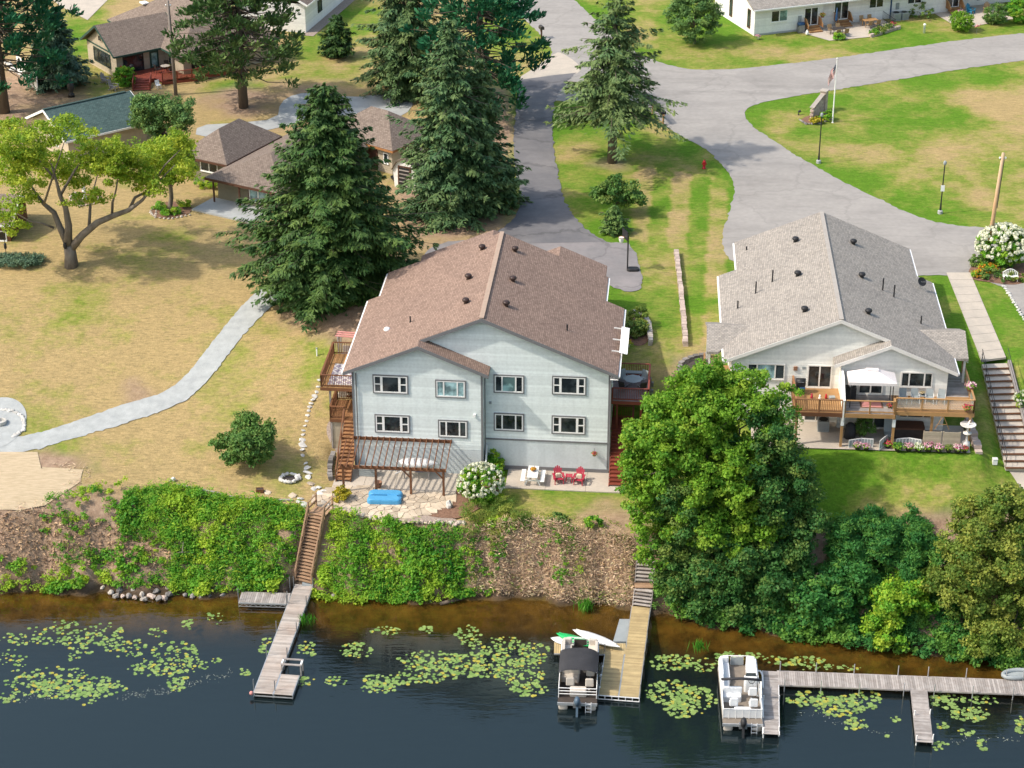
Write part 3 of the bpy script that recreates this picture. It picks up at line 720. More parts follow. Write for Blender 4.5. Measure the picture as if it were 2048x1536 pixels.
def stairs(parent, top, bot, width, n, m='stair_wood', tread=.28, rail=None, stringer=True, th=.05, risers=False):
    top, bot = Vector(top), Vector(bot); d = bot-top; hd = Vector((d.x,d.y,0)).normalized(); side = Vector((-hd.y,hd.x,0))
    rz = math.atan2(hd.y, hd.x)
    for i in range(n):
        p = top+d*((i+.5)/n); bx('tread', mt[m], parent, (p.x,p.y,p.z), (tread,width,th), rz)
        if risers:
            bx('riser', mt[risers], parent, (p.x-hd.x*tread*.5,p.y-hd.y*tread*.5,p.z+abs(d.z)/n/2), (.03,width-.02,abs(d.z)/n-.02), rz)
    if stringer:
        for s in (-1,1):
            bar('stringer', mt[stringer if isinstance(stringer,str) else m], parent, top+side*s*(width/2+.03)-Vector((0,0,.12)), bot+side*s*(width/2+.03)-Vector((0,0,.12)), .05, .28)
    if rail:
        for s in rail.get('sides', (-1,1)):
            o = side*s*(width/2+.05); h = rail.get('h', .9)
            bar('hand_rail', mt[rail['m']], parent, top+o+Vector((0,0,h)), bot+o+Vector((0,0,h)), .09, .05)
            if rail.get('mid'): bar('mid_rail', mt[rail['m']], parent, top+o+Vector((0,0,h*.5)), bot+o+Vector((0,0,h*.5)), .04, .13)
            if rail.get('low'): bar('low_rail', mt[rail['m']], parent, top+o+Vector((0,0,.2)), bot+o+Vector((0,0,.2)), .04, .09)
            k = rail.get('posts', 3)
            for i in range(k+1):
                q = top+d*(i/k)+o; bx('post', mt[rail['m']], parent, (q.x,q.y,q.z+h/2-.15), (.09,.09,h+.3), rz)
            if rail.get('bal'):
                nb = int(d.length/.14)
                for i in range(nb):
                    q = top+d*((i+.5)/nb)+o; bx('baluster', mt[rail['m']], parent, (q.x,q.y,q.z+h/2), (.035,.035,h-.1), rz)
def roof_vent(parent, p, m):
    v = MB().lathe([(.17,-.25),(.14,.12),(.13,.16),(.24,.18),(.27,.27),(.22,.37),(.08,.41)], 12, p).build('roof_vent', mt[m], parent, True)
    return v
def vent_pipe(parent, p, m, h=.5):
    return MB().lathe([(.10,-.1),(.07,.0),(.055,.03),(.055,h),(.02,h)], 8, p).build('vent_pipe', mt[m], parent)
# ================================================================ BLUE HOUSE
BH = thing('house', 'big pale blue lap-sided house with brown shingle roof above the flagstone patio', 'house', (-11.21,129.55,0), R(-5))
FL, FR = ('v',0,-1), ('v',1.0,-1)
LW, RW = ('u',0,-1), ('u',18.05,1)
S_ = .42
zr = lambda u: 12.05-abs(u-9.1)*S_       # roof top surface of the main gable
CB = 'siding_blue'
found = MB()
wbox(found, FL, 0, 9.2, -.3, 2.0, -.2, .0); wbox(found, FR, 9.2, 18.05, -.3, 2.45, -.2, 0)
found.build('foundation_wall', mt['found_blue'], BH)
ug = 4.75                                  # ridge of the projecting left gable
zl = lambda u: zr(ug)-max(0,u-ug)*S_ if u > ug else zr(u)
siding(BH, FL, [(0,2.0),(9.2,2.0),(9.2,zl(9.2)-.22),(ug,zr(ug)-.22),(0,zr(0)-.22)], mt[CB])
siding(BH, FR, [(9.2,2.5),(18.05,2.5),(18.05,zr(18.05)-.22),(9.2,zr(9.2)-.22)], mt[CB])
siding(BH, FR, [(4.9,zr(4.9)-.5),(9.2,zl(9.2)-.6),(9.2,zr(9.2)-.22),(4.9,zr(4.9)-.22)], mt[CB])
siding(BH, LW, [(0,-.2),(11.3,3.0),(11.3,zr(0)-.22),(0,zr(0)-.22)], mt[CB])
siding(BH, RW, [(1.0,-.2),(11.3,3.0),(11.3,zr(18.05)-.22),(1.0,zr(18.05)-.22)], mt[CB])
siding(BH, ('u',9.2,1), [(0,-.2),(1,-.2),(1,zl(9.2)-.25),(0,zl(9.2)-.25)], mt[CB])
siding(BH, ('v',15.6,1), [(.9,4.6),(16.7,4.6),(16.7,zr(16.7)-.25),(9.1,zr(9.1)-.25),(.9,zr(.9)-.25)], mt[CB])
siding(BH, ('u',.9,-1), [(11.3,4.6),(15.6,4.6),(15.6,zr(.9)-.25),(11.3,zr(.9)-.25)], mt[CB])
siding(BH, ('u',16.7,1), [(11.3,4.6),(15.6,4.6),(15.6,zr(16.7)-.25),(11.3,zr(16.7)-.25)], mt[CB])
mb = MB()
for wl, s in ((FL,.06),(FL,9.14),(FR,18.0)): wpart('corner_board', mt['trim_blue'], BH, wl, s-.07, s+.07, -.1, 7.95, 0, .035)
wpart('belt_board', mt['trim_blue'], BH, FR, 9.22, 18.05, 2.38, 2.5, 0, .05); wpart('base_board', mt['trim_blue'], BH, FR, 9.22, 18.05, -.05, .32, 0, .03)
# roof: two big planes, the little return gable, back section
rf = MB()
pt = lambda u, v, dz=0: (u, v, zr(u)+dz)
rf.roof([pt(9.1,.55),pt(9.1,16.0),pt(.35,16.0),pt(.35,11.7),pt(-.55,11.7),pt(-.55,-.45),pt(ug,-.45),pt(ug,.55)])
rf.roof([pt(9.1,.55),pt(18.6,.55),pt(18.6,11.7),pt(17.2,11.7),pt(17.2,16.0),pt(9.1,16.0)])
rf.roof([(ug,-.45,zr(ug)),(9.65,-.45,zl(9.65)),(9.65,.98,zl(9.65)),(ug,.98,zr(ug))])
roofB = rf.build('roof', mt['shingle_brown'], BH)
rb = MB(); rb.roof([(8.2,15.6,zr(8.2)-.7),(8.2,19.0,zr(8.2)-.7),(2.6,19.0,zr(2.6)-.7),(2.6,15.6,zr(2.6)-.7)]); rb.roof([(8.2,15.6,zr(8.2)-.7),(8.2,19.0,zr(8.2)-.7),(10.4,19,zr(8.2)-1.6),(10.4,15.6,zr(8.2)-1.6)])
rb.roof([(13.4,15.6,zr(13.4)-.2),(13.4,18.4,zr(13.4)-.2),(17.0,18.4,zr(17)-.2),(17.0,15.6,zr(17)-.2)]); rb.roof([(13.4,15.6,zr(13.4)-.2),(13.4,18.4,zr(13.4)-.2),(10.4,18.4,zr(16.4)-.2),(10.4,15.6,zr(16.4)-.2)])
rb.build('garage_roof', mt['shingle_brown'], BH)
mb = MB().box((5.6,17,6.5),(5.4,3.2,3.6)).box((13.6,16.9,6.3),(6,2.6,3.4)); mb.build('garage_wall', mt[CB], BH)
# ridge cap, rakes, gutters
mb = MB()
for i in range(50): mb.bar((9.1,.56+i*.309,12.05+.02),(9.1,.56+(i+1)*.309-.02,12.05+.035),.32,.05)
mb.build('ridge_cap', mt['ridge_tan'], roofB)
mb = MB()
def rake(a, b, v): mb.extr([(a[0],v,a[1]-.26),(b[0],v,b[1]-.26),(b[0],v,b[1]-.015),(a[0],v,a[1]-.015)], (0,.04,0))
rake((-.55,zr(-.55)),(ug,zr(ug)),-.495); rake((ug,zr(ug)),(9.65,zl(9.65)),-.495); rake((ug+.05,zr(ug)),(9.1,12.05),.505); rake((9.1,12.05),(18.6,zr(18.6)),.505)
mb.build('rake_board', mt['trim_blue'], roofB)
for a, b in (((-.62,-.45),(-.62,11.7)),((18.67,.55),(18.67,11.7)),((17.27,11.7),(17.27,16)),((.28,11.7),(.28,16))):
    z = zr(a[0] if a[0] > 0 else a[0])+.0
    g = MB().bar((*a,z-.12),(*b,z-.12),.12,.13); g.build('gutter', mt['white'], roofB)
for u in (-.28,18.33): MB().box((u,6.1,zr(-.5)-.3),(.55,11.2,.03)).build('soffit', mt['white'], roofB)
for u, v in ((.3,-.1),(9.42,.35),(18.2,.9)):
    MB().tube([(u,v,7.75),(u+(-.1 if u > 1 else 0),v+.0,7.5),(u-(.1 if u > 1 else 0),v,.3)], .05, 6).build('downspout', mt['trim_blue'], BH)
for u, v in ((7.6,4.3),(7.3,8.8),(7.8,13.8),(10.5,4.0),(10.6,8.4),(10.3,13.6)): roof_vent(BH, (u,v,zr(u)), 'brown_vent')
vent_pipe(BH, (3.6,4.4,zr(3.6)), 'black', .45); vent_pipe(BH, (14.8,4.2,zr(14.8)), 'black', .45)
MB().lathe([(.26,-.05),(.25,.05),(.18,.15),(.05,.2)], 12, (1.9,4.5,zr(1.9))).build('skylight_dome', mt['white'], BH, True)
# windows (front)
GP = ['glass','glass','glass','glass','glass']
for s0, s1, z0, z1, stl, gl in ((1.55,3.9,6.32,7.62,'picture','glass'),(5.95,7.95,6.18,7.42,'triple','glass_blind'),(1.6,3.95,3.2,4.5,'picture','glass'),(6.1,8.05,3.02,4.27,'triple','glass')):
    window(BH, FL, s0, s1, z0, z1, stl, glass=gl)
for s0, s1, z0, z1, stl, gl in ((9.95,11.95,6.22,7.5,'triple',['glass','glass_teal','glass']),(14.05,16.3,6.27,7.57,'picture','glass'),(9.95,11.95,3.2,4.47,'triple','glass'),(14.05,16.3,3.15,4.45,'picture','glass')):
    window(BH, FR, s0, s1, z0, z1, stl, glass=gl)
window(BH, LW, 2.5, 4.2, 6.3, 7.5, 'slider'); window(BH, RW, 3.5, 5.2, 6.3, 7.5, 'slider')
wpart('dryer_vent', mt['grey_plastic'], BH, FR, 9.55, 9.72, 5.25, 5.42, 0, .1); wpart('wall_lamp', mt['white'], BH, FL, 8.55, 8.7, 4.7, 4.9, 0, .14)
wpart('wall_lamp', mt['white'], BH, RW, 2.0, 2.2, 6.4, 6.65, 0, .15)
# white louvre awning on the right side
aw = thing('awning', 'white slatted awning fixed to the right eave of the blue house', 'awning', BH.matrix_world @ Vector((0,0,0)), 0)
aw.parent = None; aw.location = BH.location; aw.rotation_euler = BH.rotation_euler
for i in range(4): bx('slat', mt['white'], aw, (18.62+.145*i,5.4,8.5-.03*i), (.135,4.3,.04))
for v in (3.5,5.4,7.3): bar('bracket', mt['vinyl'], aw, (18.0,v,8.52), (18.8,v,8.44), .07, .07)
# ---- left side decks (cedar)
LD = thing('upper_deck', 'cedar upper deck with baluster rail on the left side of the blue house', 'deck', BH.location, R(-5))
boards(LD, -2.75, -.05, 2.6, 8.1, 5.2, 'honey', .14, 'y')
railing(LD, [(-.1,2.65),(-2.7,2.65),(-2.7,8.05),(-.1,8.05)], 5.2, .95, 'cedar_dark', 'cedar_dark')
for a, b in (((-2.75,2.6),(-.05,2.6)),((-2.75,8.1),(-.05,8.1)),((-2.75,2.6),(-2.75,8.1))): bar('rim_joist', mt['cedar_dark'], LD, (*a,5.04), (*b,5.04), .05, .25)
for q in ((-2.2,3.3),(-2.2,7.4)):
    zq = hz(*(BH.location.xy+Vector((q[0],q[1])))); bx('support_post', mt['grey_wood'], LD, (q[0],q[1],(5+zq)/2-.1), (.14,.14,5-zq+.2))
    bar('brace', mt['grey_wood'], LD, (q[0],q[1],4.2), (q[0]+.02,q[1]+ (.8 if q[1]<5 else -.8),4.9), .09,.09)
rug = thing('rug', 'purple and white lattice rug on the cedar upper deck', 'rug', BH.location, R(-5))
m, t, bs = _mat('lattice_rug')
mp = pos(t, (1,1,0), (0,0,R(50))); wv = []
for rot in (R(45),R(-40)):
    wn = N(t, 'ShaderNodeTexWave', Scale=.62); wn.wave_type = 'BANDS'; wn.bands_direction = 'X'; t.links.new(pos(t,(1,1,0),(0,0,rot)), wn.inputs['Vector']); wv.append(ramp(t, wn.outputs['Fac'], [(.86,0),(.92,1)]))
mxn = N(t, 'ShaderNodeMath', operation='MAXIMUM'); t.links.new(wv[0], mxn.inputs[0]); t.links.new(wv[1], mxn.inputs[1])
t.links.new(mixc(t, mxn.outputs[0], mixc(t, noise(t,pos(t),3,3), (.20,.17,.24),(.38,.33,.36)), (.62,.58,.55)), bs.inputs['Base Color']); bs.inputs['Roughness'].default_value = 1
mt['rug'] = m
MB().box((-1.3,4.7,5.215),(2.0,3.2,.02)).build('rug_field', m, rug); MB().box((-1.3,3.05,5.212),(2.0,.05,.014)).box((-1.3,6.35,5.212),(2.0,.05,.014)).build('rug_fringe', mt['white'], rug)
ld = thing('lower_deck', 'small cedar landing deck with stairs along the left wall of the blue house', 'deck', BH.location, R(-5))
boards(ld, -2.1, -.05, 2.2, 5.2, 2.9, 'cedar', .14, 'y')
railing(ld, [(-.1,5.15),(-2.05,5.15),(-2.05,2.25),(-1.05,2.25)], 2.9, .95, 'cedar_dark', 'cedar_dark')
for a, b in (((-2.1,2.2),(-.05,2.2)),((-2.1,2.2),(-2.1,5.2))): bar('rim_joist', mt['cedar_dark'], ld, (*a,2.74), (*b,2.74), .05, .25)
for q in ((-2.0,2.3),(-1.1,2.3)): bx('support_post', mt['grey_wood'], ld, (q[0],q[1],1.45), (.12,.12,2.6))
MB().box((-1.55,2.32,1.45),(.95,.03,2.3)).build('lattice_screen', mt['siding_tan'], ld)
stairs(ld, (-.52,2.2,2.85), (-.55,-1.9,.15), .95, 16, 'cedar', .3, dict(m='cedar_dark', sides=(-1,), h=.85, posts=3), stringer='cedar_dark', risers='cedar_dark')
bar('upper_flight_rail', mt['cedar_dark'], ld, (-1.5,5.2,3.8), (-1.5,7.3,5.0), .1, .05)
for i in range(8): bx('tread', mt['cedar'], ld, (-.8,5.35+.26*i,3.1+.26*i), (1.2,.28,.05))
# ---- right side deck (red stained)
RD = thing('side_deck', 'red-stained deck with baluster rail on the right side of the blue house', 'deck', BH.location, R(-5))
boards(RD, 18.1, 20.75, 2.5, 6.6, 5.1, 'red_grey_deck', .14, 'x')
railing(RD, [(18.15,2.55),(20.7,2.55),(20.7,6.55),(18.15,6.55)], 5.1, .98, 'redwood', 'redwood')
for a, b in (((18.1,2.5),(20.75,2.5)),((20.75,2.5),(20.75,6.6))): bar('rim_joist', mt['redwood'], RD, (*a,4.94), (*b,4.94), .05, .25)
for q in ((20.2,2.8),(20.2,6.2),(18.5,2.8)): bx('support_post', mt['redwood'], RD, (q[0],q[1],2.4), (.14,.14,5))
rl = thing('side_stairs', 'red-stained stairs and landing down the right wall of the blue house', 'stairs', BH.location, R(-5))
boards(rl, 18.1, 19.7, 2.6, 4.6, 2.7, 'redwood', .14, 'x'); railing(rl, [(18.2,4.55),(19.65,4.55),(19.65,2.6)], 2.7, .95, 'redwood', 'redwood')
stairs(rl, (18.75,2.6,2.65), (18.75,-.9,.1), 1.1, 14, 'redwood', .3, dict(m='redwood', sides=(1,), h=.9, posts=3), stringer='redwood', risers='redwood')
# ================================================================ WHITE HOUSE
WH = thing('house', 'cream-white lap-sided house with grey shingle roof and wide front decks', 'house', (15.56,131.45,0), R(-3.6))
ZB = 3.05; ZD = 5.8
wr = lambda u: 11.35-abs(u-7.4)*.42
ugw = 10.9
wl_ = lambda u: wr(ugw)-(ugw-u)*.42
A1, A2 = ('v',0,-1), ('v',-.8,-1)
CW = 'siding_cream'
siding(WH, A1, [(0,ZB),(7.6,ZB),(7.6,wr(7.4)-.22),(0,wr(0)-.22)], mt[CW])
siding(WH, A1, [(7.6,8.0),(10.9,wr(10.9)-.5),(10.9,wr(10.9)-.22),(7.6,wr(7.6)-.22)], mt[CW])
siding(WH, A2, [(7.6,ZB),(15.05,ZB),(15.05,wr(15.05)-.22),(ugw,wr(ugw)-.22),(7.6,wl_(7.6)-.22)], mt[CW])
siding(WH, ('u',7.6,-1), [(-.8,ZB),(0,ZB),(0,wl_(7.6)-.22),(-.8,wl_(7.6)-.22)], mt[CW])
siding(WH, ('u',0,-1), [(0,ZB),(14,4.2),(14,wr(0)-.22),(0,wr(0)-.22)], mt[CW])
siding(WH, ('u',15.05,1), [(-.8,ZB),(14,4.2),(14,wr(15.05)-.22),(-.8,wr(15.05)-.22)], mt[CW])
siding(WH, ('v',19.2,1), [(1.2,4.6),(14,4.6),(14,wr(14)-.25),(7.4,wr(7.4)-.25),(1.2,wr(1.2)-.25)], mt[CW])
siding(WH, ('u',1.2,-1), [(14,4.6),(19.2,4.6),(19.2,wr(1.2)-.25),(14,wr(1.2)-.25)], mt[CW])
siding(WH, ('u',14,1), [(14,4.6),(19.2,4.6),(19.2,wr(14)-.25),(14,wr(14)-.25)], mt[CW])
rf = MB(); pw = lambda u, v: (u, v, wr(u))
rf.roof([pw(7.4,-.4),pw(7.4,19.6),pw(.75,19.6),pw(.75,14.3),pw(-.6,14.3),pw(-.6,-.4)])
rf.roof([pw(7.4,-.4),pw(ugw,-.4),pw(ugw,-1.25),pw(15.65,-1.25),pw(15.65,14.3),pw(14.45,14.3),pw(14.45,19.6),pw(7.4,19.6)])
rf.roof([(ugw,-1.25,wr(ugw)),(7.05,-1.25,wl_(7.05)),(7.05,-.02,wl_(7.05)),(ugw,-.02,wr(ugw))])
roofW = rf.build('roof', mt['shingle_grey'], WH)
for a, b, sg in ((-1.75,1.35,1),(13.45,16.7,-1)):    # small cross gables over the side entries
    zc = 8.82; rg = MB()
    ia, ib = (a, b-2.3) if sg > 0 else (a+2.3, b)
    rg.roof([(a,3.7,zc),(b,3.7,zc),(ib,1.2,zc-1.0),(ia,1.2,zc-1.0)]); rg.roof([(a,3.7,zc),(b,3.7,zc),(ib,6.2,zc-1.0),(ia,6.2,zc-1.0)]); rg.build('entry_roof', mt['shingle_grey'], WH); MB().extr([((a if sg>0 else b)+(.1 if sg>0 else -.1),v_,z_) for v_,z_ in ((1.4,zc-1.1),(6.0,zc-1.1),(3.7,zc-.17))],(.06,0,0)).build('entry_gable', mt[CW], WH)

mb = MB()
for i in range(64): mb.bar((7.4,-.39+i*.31,11.37),(7.4,-.39+(i+1)*.31-.02,11.385),.32,.05)
mb.build('ridge_cap', mt['ridge_grey'], roofW)
mb = MB()
def rakew(a, b, v): mb.extr([(a[0],v,a[1]-.28),(b[0],v,b[1]-.28),(b[0],v,b[1]-.015),(a[0],v,a[1]-.015)], (0,.04,0))
rakew((-.6,wr(-.6)),(7.4,wr(7.4)),-.445); rakew((7.4,wr(7.4)),(ugw,wr(ugw)),-.445); rakew((ugw,wr(ugw)),(15.65,wr(15.65)),-1.295); rakew((7.05,wl_(7.05)),(ugw,wr(ugw)),-1.295)
mb.build('rake_board', mt['vinyl'], roofW)
for a, b in (((-.66,-.4),(-.66,14.3)),((15.71,-1.25),(15.71,14.3)),((.69,14.3),(.69,19.6)),((14.51,14.3),(14.51,19.6))):
    MB().bar((*a,wr(a[0])-.1),(*b,wr(a[0])-.1),.12,.13).build('gutter', mt['white'], roofW)
for u in (-1.55,16.5):
    for v in (1.5,5.9): MB().box((u,v,6.3),(.14,.14,2.9)).build('entry_post', mt['vinyl'], WH)
for u, v in ((5.1,2.9),(5.0,9.3),(5.2,15.6),(9.6,2.7),(9.7,9.2),(9.6,15.4)): roof_vent(WH, (u,v,wr(u)), 'black')
for u, v, h in ((3.2,9.8,.95),(1.95,8.8,.95),(.6,7.3,.6),(11.2,8.4,.95),(12.0,8.0,.95),(13.7,5.0,.6),(1.6,17.3,.3)): vent_pipe(WH, (u,v,wr(u)), 'black', h)
SD = thing('satellite_dish', 'black satellite dish on the right eave of the grey roof', 'dish', BH.location, 0); SD.location = WH.location; SD.rotation_euler = WH.rotation_euler
MB().lathe([(.02,0),(.2,.03),(.34,.1),(.36,.12),(.33,.1),(.02,.02)], 14).build('dish_bowl', mt['black'], SD, True, (14.5,12.0,8.9), (R(50),0,R(30)))
rod('mast', mt['steel'], SD, (14.4,12.0,8.2), (14.5,12.0,8.95), .03); rod('feed_arm', mt['steel'], SD, (14.5,12.0,8.9), (14.8,11.6,9.1), .015)
# openings
window(WH, A1, 1.1, 3.75, 6.4, 7.6, 'triple', None, 'vinyl', ['glass','glass_blind','glass'])
window(WH, A1, 5.35, 7.05, ZD+.05, ZD+1.8, 'slider', None, 'vinyl'); window(WH, A2, 8.9, 10.6, ZD+.05, ZD+1.8, 'slider', None, 'vinyl')
window(WH, A2, 11.8, 14.0, 6.5, 7.65, 'triple', None, 'vinyl')
window(WH, A1, 5.3, 7.0, ZB+.1, ZB+2.0, 'slider', None, 'vinyl'); window(WH, A2, 9.3, 11.0, ZB+.1, ZB+2.0, 'slider', None, 'vinyl'); window(WH, A2, 11.9, 14.2, ZB+1.0, ZB+1.95, 'triple', None, 'vinyl')
wpart('wall_vent', mt['terracotta'], WH, A1, 4.35, 4.62, 7.15, 7.45, 0, .1); wpart('wall_sign', mt['chair_grey'], WH, A1, 4.95, 5.2, 7.25, 7.45, 0, .03)
for s in (8.55,10.95): wpart('wall_lamp', mt['black'], WH, A2, s-.07, s+.07, 7.4, 7.62, 0, .14)
# ---- decks of the white house
DK = thing('front_deck', 'honey-brown raised deck across the front of the cream house', 'deck', WH.location, WH.rotation_euler.z)
boards(DK, 4.3, 7.6, -3.75, -.03, ZD, 'honey', .14, 'x')
boards(DK, 7.7, 11.2, -3.75, -.83, ZD, 'grey_wood', .14, 'x')
boards(DK, 11.2, 16.7, -3.2, -.83, ZD, 'honey', .14, 'x')
boards(DK, 15.1, 16.7, -.83, 3.2, ZD, 'grey_wood', .14, 'x')
railing(DK, [(4.35,-.1),(4.35,-3.7),(7.6,-3.7)], ZD, .95, 'cedar', 'cedar')
railing(DK, [(7.75,-3.72),(11.15,-3.72),(11.15,-3.2)], ZD, .95, 'honey', None, post_every=1.75, glass=None)
mg, t, bs = _mat('clear_panel'); bs.inputs['Base Color'].default_value = (.8,.8,.75,1); bs.inputs['Roughness'].default_value = .1; bs.inputs['Alpha'].default_value = .2; mt['clear'] = mg
railing(DK, [(11.3,-3.15),(16.65,-3.15),(16.65,3.1)], ZD+.02, .95, 'honey', None, post_every=1.9, glass='clear')
for a, b, m_ in (((4.3,-3.78),(7.65,-3.78),'cedar_dark'),((7.7,-3.8),(11.2,-3.8),'honey'),((11.25,-3.24),(16.7,-3.24),'honey'),((16.72,-3.2),(16.72,3.2),'honey'),((4.28,-3.75),(4.28,-.03),'cedar_dark')): bar('rim_joist', mt[m_], DK, (*a,ZD-.18), (*b,ZD-.18), .05, .3)
for q in ((7.65,-3.6),(11.2,-3.6),(13.9,-3.0),(16.5,-3.0),(4.5,-3.5)): bx('support_post', mt['honey'], DK, (q[0],q[1],(ZD+ZB)/2-.1), (.17,.17,ZD-ZB-.05))
for q in ((7.65,-3.6),(11.2,-3.6)): bx('post_sleeve', mt['white'], DK, (q[0],q[1],ZD-.75), (.22,.22,.6))
# left side deck landing behind the trees
boards(DK, -1.9, -.05, .6, 3.2, ZD, 'honey', .14, 'x'); railing(DK, [(-.1,.65),(-1.85,.65),(-1.85,3.1)], ZD, .95, 'honey', 'honey')
PW = thing('privacy_wall', 'cream lap-sided privacy wall dividing the two front decks of the cream house', 'wall', WH.location, WH.rotation_euler.z)
MB().extr([(7.6,-3.85,5.2),(7.6,-.82,5.2),(7.6,-.82,7.75),(7.6,-2.0,7.7),(7.6,-3.85,6.75)], (.1,0,0)).build('panel', mt[CW], PW)
MB().bar((7.65,-3.87,6.78),(7.65,-2.0,7.73),.16,.06).bar((7.65,-2.0,7.73),(7.65,-.82,7.78),.16,.06).build('cap', mt['white'], PW)
# patio under the deck
patW = flat('concrete_patio', None, ZB+.03, mt['concrete'], 0, world=[(WH.matrix_basis @ Vector(q))[:2] for q in ((1.5,0,0),(1.5,-4.0,0),(16.6,-4.0,0),(16.6,0,0))])
# ================================================================ HOUSES BEHIND
def frame_of(pa, pb, z):            # local frame: origin under pixel pa, u axis towards pixel pb
    a, b = P(*pa, z), P(*pb, z); d = b-a
    return Vector((a.x,a.y,ZP)), math.atan2(d.y, d.x), math.hypot(d.x, d.y)
def to_local(o, rz, p):
    d = Vector((p[0]-o[0], p[1]-o[1])); c_, s_ = math.cos(rz), math.sin(rz)
    return (d.x*c_+d.y*s_, -d.x*s_+d.y*c_)
def hip_roof(parent, u0, u1, v0, v1, ze, zr_, m, name='roof', th=.16, fascia=None):
    W = min(u1-u0, v1-v0)/2; mb = MB()
    if u1-u0 >= v1-v0:
        a, b = (u0+W,(v0+v1)/2,zr_), (u1-W,(v0+v1)/2,zr_)
        if abs(a[0]-b[0]) < .2: b = (a[0]+.2, b[1], zr_)
        mb.roof([(u0,v0,ze),(u1,v0,ze),b,a],th); mb.roof([(u0,v1,ze),(u1,v1,ze),b,a],th); mb.roof([(u0,v0,ze),(u0,v1,ze),a],th); mb.roof([(u1,v0,ze),(u1,v1,ze),b],th)
    else:
        a, b = ((u0+u1)/2,v0+W,zr_), ((u0+u1)/2,v1-W,zr_)
        mb.roof([(u0,v0,ze),(u0,v1,ze),b,a],th); mb.roof([(u1,v0,ze),(u1,v1,ze),b,a],th); mb.roof([(u0,v0,ze),(u1,v0,ze),a],th); mb.roof([(u0,v1,ze),(u1,v1,ze),b],th)
    r = mb.build(name, m, parent)
    if fascia:
        for (p, q) in (((u0,v0),(u1,v0)),((u1,v0),(u1,v1)),((u1,v1),(u0,v1)),((u0,v1),(u0,v0))):
            bar('fascia', fascia, r, (*p,ze-.13), (*q,ze-.13), .05, .2)
    return r
def gable_roof(parent, u0, u1, v0, v1, ze, zr_, m, fascia=None, th=.16, name='roof'):
    vm = (v0+v1)/2; mb = MB()
    mb.roof([(u0,v0,ze),(u1,v0,ze),(u1,vm,zr_),(u0,vm,zr_)],th); mb.roof([(u0,v1,ze),(u1,v1,ze),(u1,vm,zr_),(u0,vm,zr_)],th)
    r = mb.build(name, m, parent)
    if fascia:
        for u in (u0-.03,u1+.03):
            for v in (v0,v1): bar('rake_board', fascia, r, (u,v,ze-.1), (u,vm,zr_-.1), .05, .22)
        for v in (v0-.03,v1+.03): bar('fascia', fascia, r, (u0,v,ze-.1), (u1,v,ze-.1), .05, .18)
    return r
def box_walls(parent, u0, u1, v0, v1, z0, z1, m, gable=None, course=.2):
    """four sided lap walls; gable=(axis, peak z) adds gable triangles"""
    fu = [(v0,z0),(v1,z0),(v1,z1)]+([((v0+v1)/2,gable)] if gable else [])+[(v0,z1)]
    for w_ in (('v',v0,-1),('v',v1,1)): siding(parent, w_, [(u0,z0),(u1,z0),(u1,z1),(u0,z1)], m, course)
    for w_ in (('u',u0,-1),('u',u1,1)): siding(parent, w_, fu, m, course)
# ---- brown ranch house behind the spruce
o, rz, L = frame_of((453,331), (564,273), 7.5)
RH = thing('house', 'brown ranch house with hipped shingle roofs behind the tall dark spruce', 'house', (o.x,o.y,0), rz)
W1 = abs(to_local(o, rz, P(386,294,7.5))[1])
hip_roof(RH, 0, L, 0, W1, 7.55, 9.6, mt['shingle_tan'], fascia=mt['brown_trim'])
box_walls(RH, .7, L-.6, .7, W1-.6, 4.9, 7.45, mt['siding_olive'])
q = to_local(o, rz, P(420,357,7.3)); q2 = to_local(o, rz, P(533,284,7.3)); q3 = to_local(o, rz, P(510,383,7.3))
U0, V1 = q[0], q[1]; Vn = q3[1]-1.5
hip_roof(RH, U0, U0+14.5, Vn-1.0, V1+.6, 7.3, 9.0, mt['shingle_tan'], fascia=mt['brown_trim'], name='wing_roof')
box_walls(RH, U0+1.0, U0+14, Vn-.3, V1, 4.9, 7.2, mt['siding_olive'])
wn = ('u', U0+1.0, -1)
window(RH, wn, Vn+1.4, Vn+3.3, 5.5, 6.9, 'slider', 'brown_trim', 'white', 'glass_blind', tw=.06); 
window(RH, ('u',.7,-1), 1.5, 3.4, 6.2, 7.2, 'slider', None, 'white')
window(RH, ('v',.7,-1), 1.0, 2.6, 6.3, 7.2, 'slider', None, 'white')
for v in (V1-.2, (Vn+V1)/2+.4): bx('porch_post', mt['brown_trim'], RH, (U0+.15,v,6.1), (.12,.12,2.3))
bx('porch_slab', mt['concrete_grey'], RH, (U0-.6,(Vn+V1)/2+.8,5.03), (3.2,V1-Vn-.6,.2)); bx('step', mt['concrete'], RH, (U0-.6,Vn+.75,4.97), (1.8,.7,.12))
# right wing of the ranch with the orange fascia
o2, rz2, _ = frame_of((785,302), (728,286), 7.5)
RG = thing('house', 'tan hip-roofed garage with orange fascia beside the small barn shed', 'garage', (o2.x,o2.y,0), rz2)
W2 = to_local(o2, rz2, P(818,285,7.5)); L2 = 8.5
hip_roof(RG, -.0, L2, -6.5, 0, 7.5, 9.7, mt['shingle_tan'], fascia=mt['orange_fascia'])
box_walls(RG, .5, L2-.5, -6, -.5, 4.9, 7.4, mt['siding_tan'])
wpart('garage_door', mt['brown_trim'], RG, ('v',-.5,1), 2.2, 4.6, 4.95, 7.0, 0, .06); window(RG, ('v',-.5,1), .9, 1.5, 5.9, 6.9, 'plain', None, 'white')
# ---- barn shed
p = P(810,378,ZP)
SHd = thing('garden_shed', 'white gambrel barn shed with dark barred door under the spruces', 'shed', (p.x,p.y,ZP), R(62))
prof = [(-1.05,0),(1.05,0),(1.2,1.75),(.75,2.45),(0,2.95),(-.75,2.45),(-1.2,1.75)]
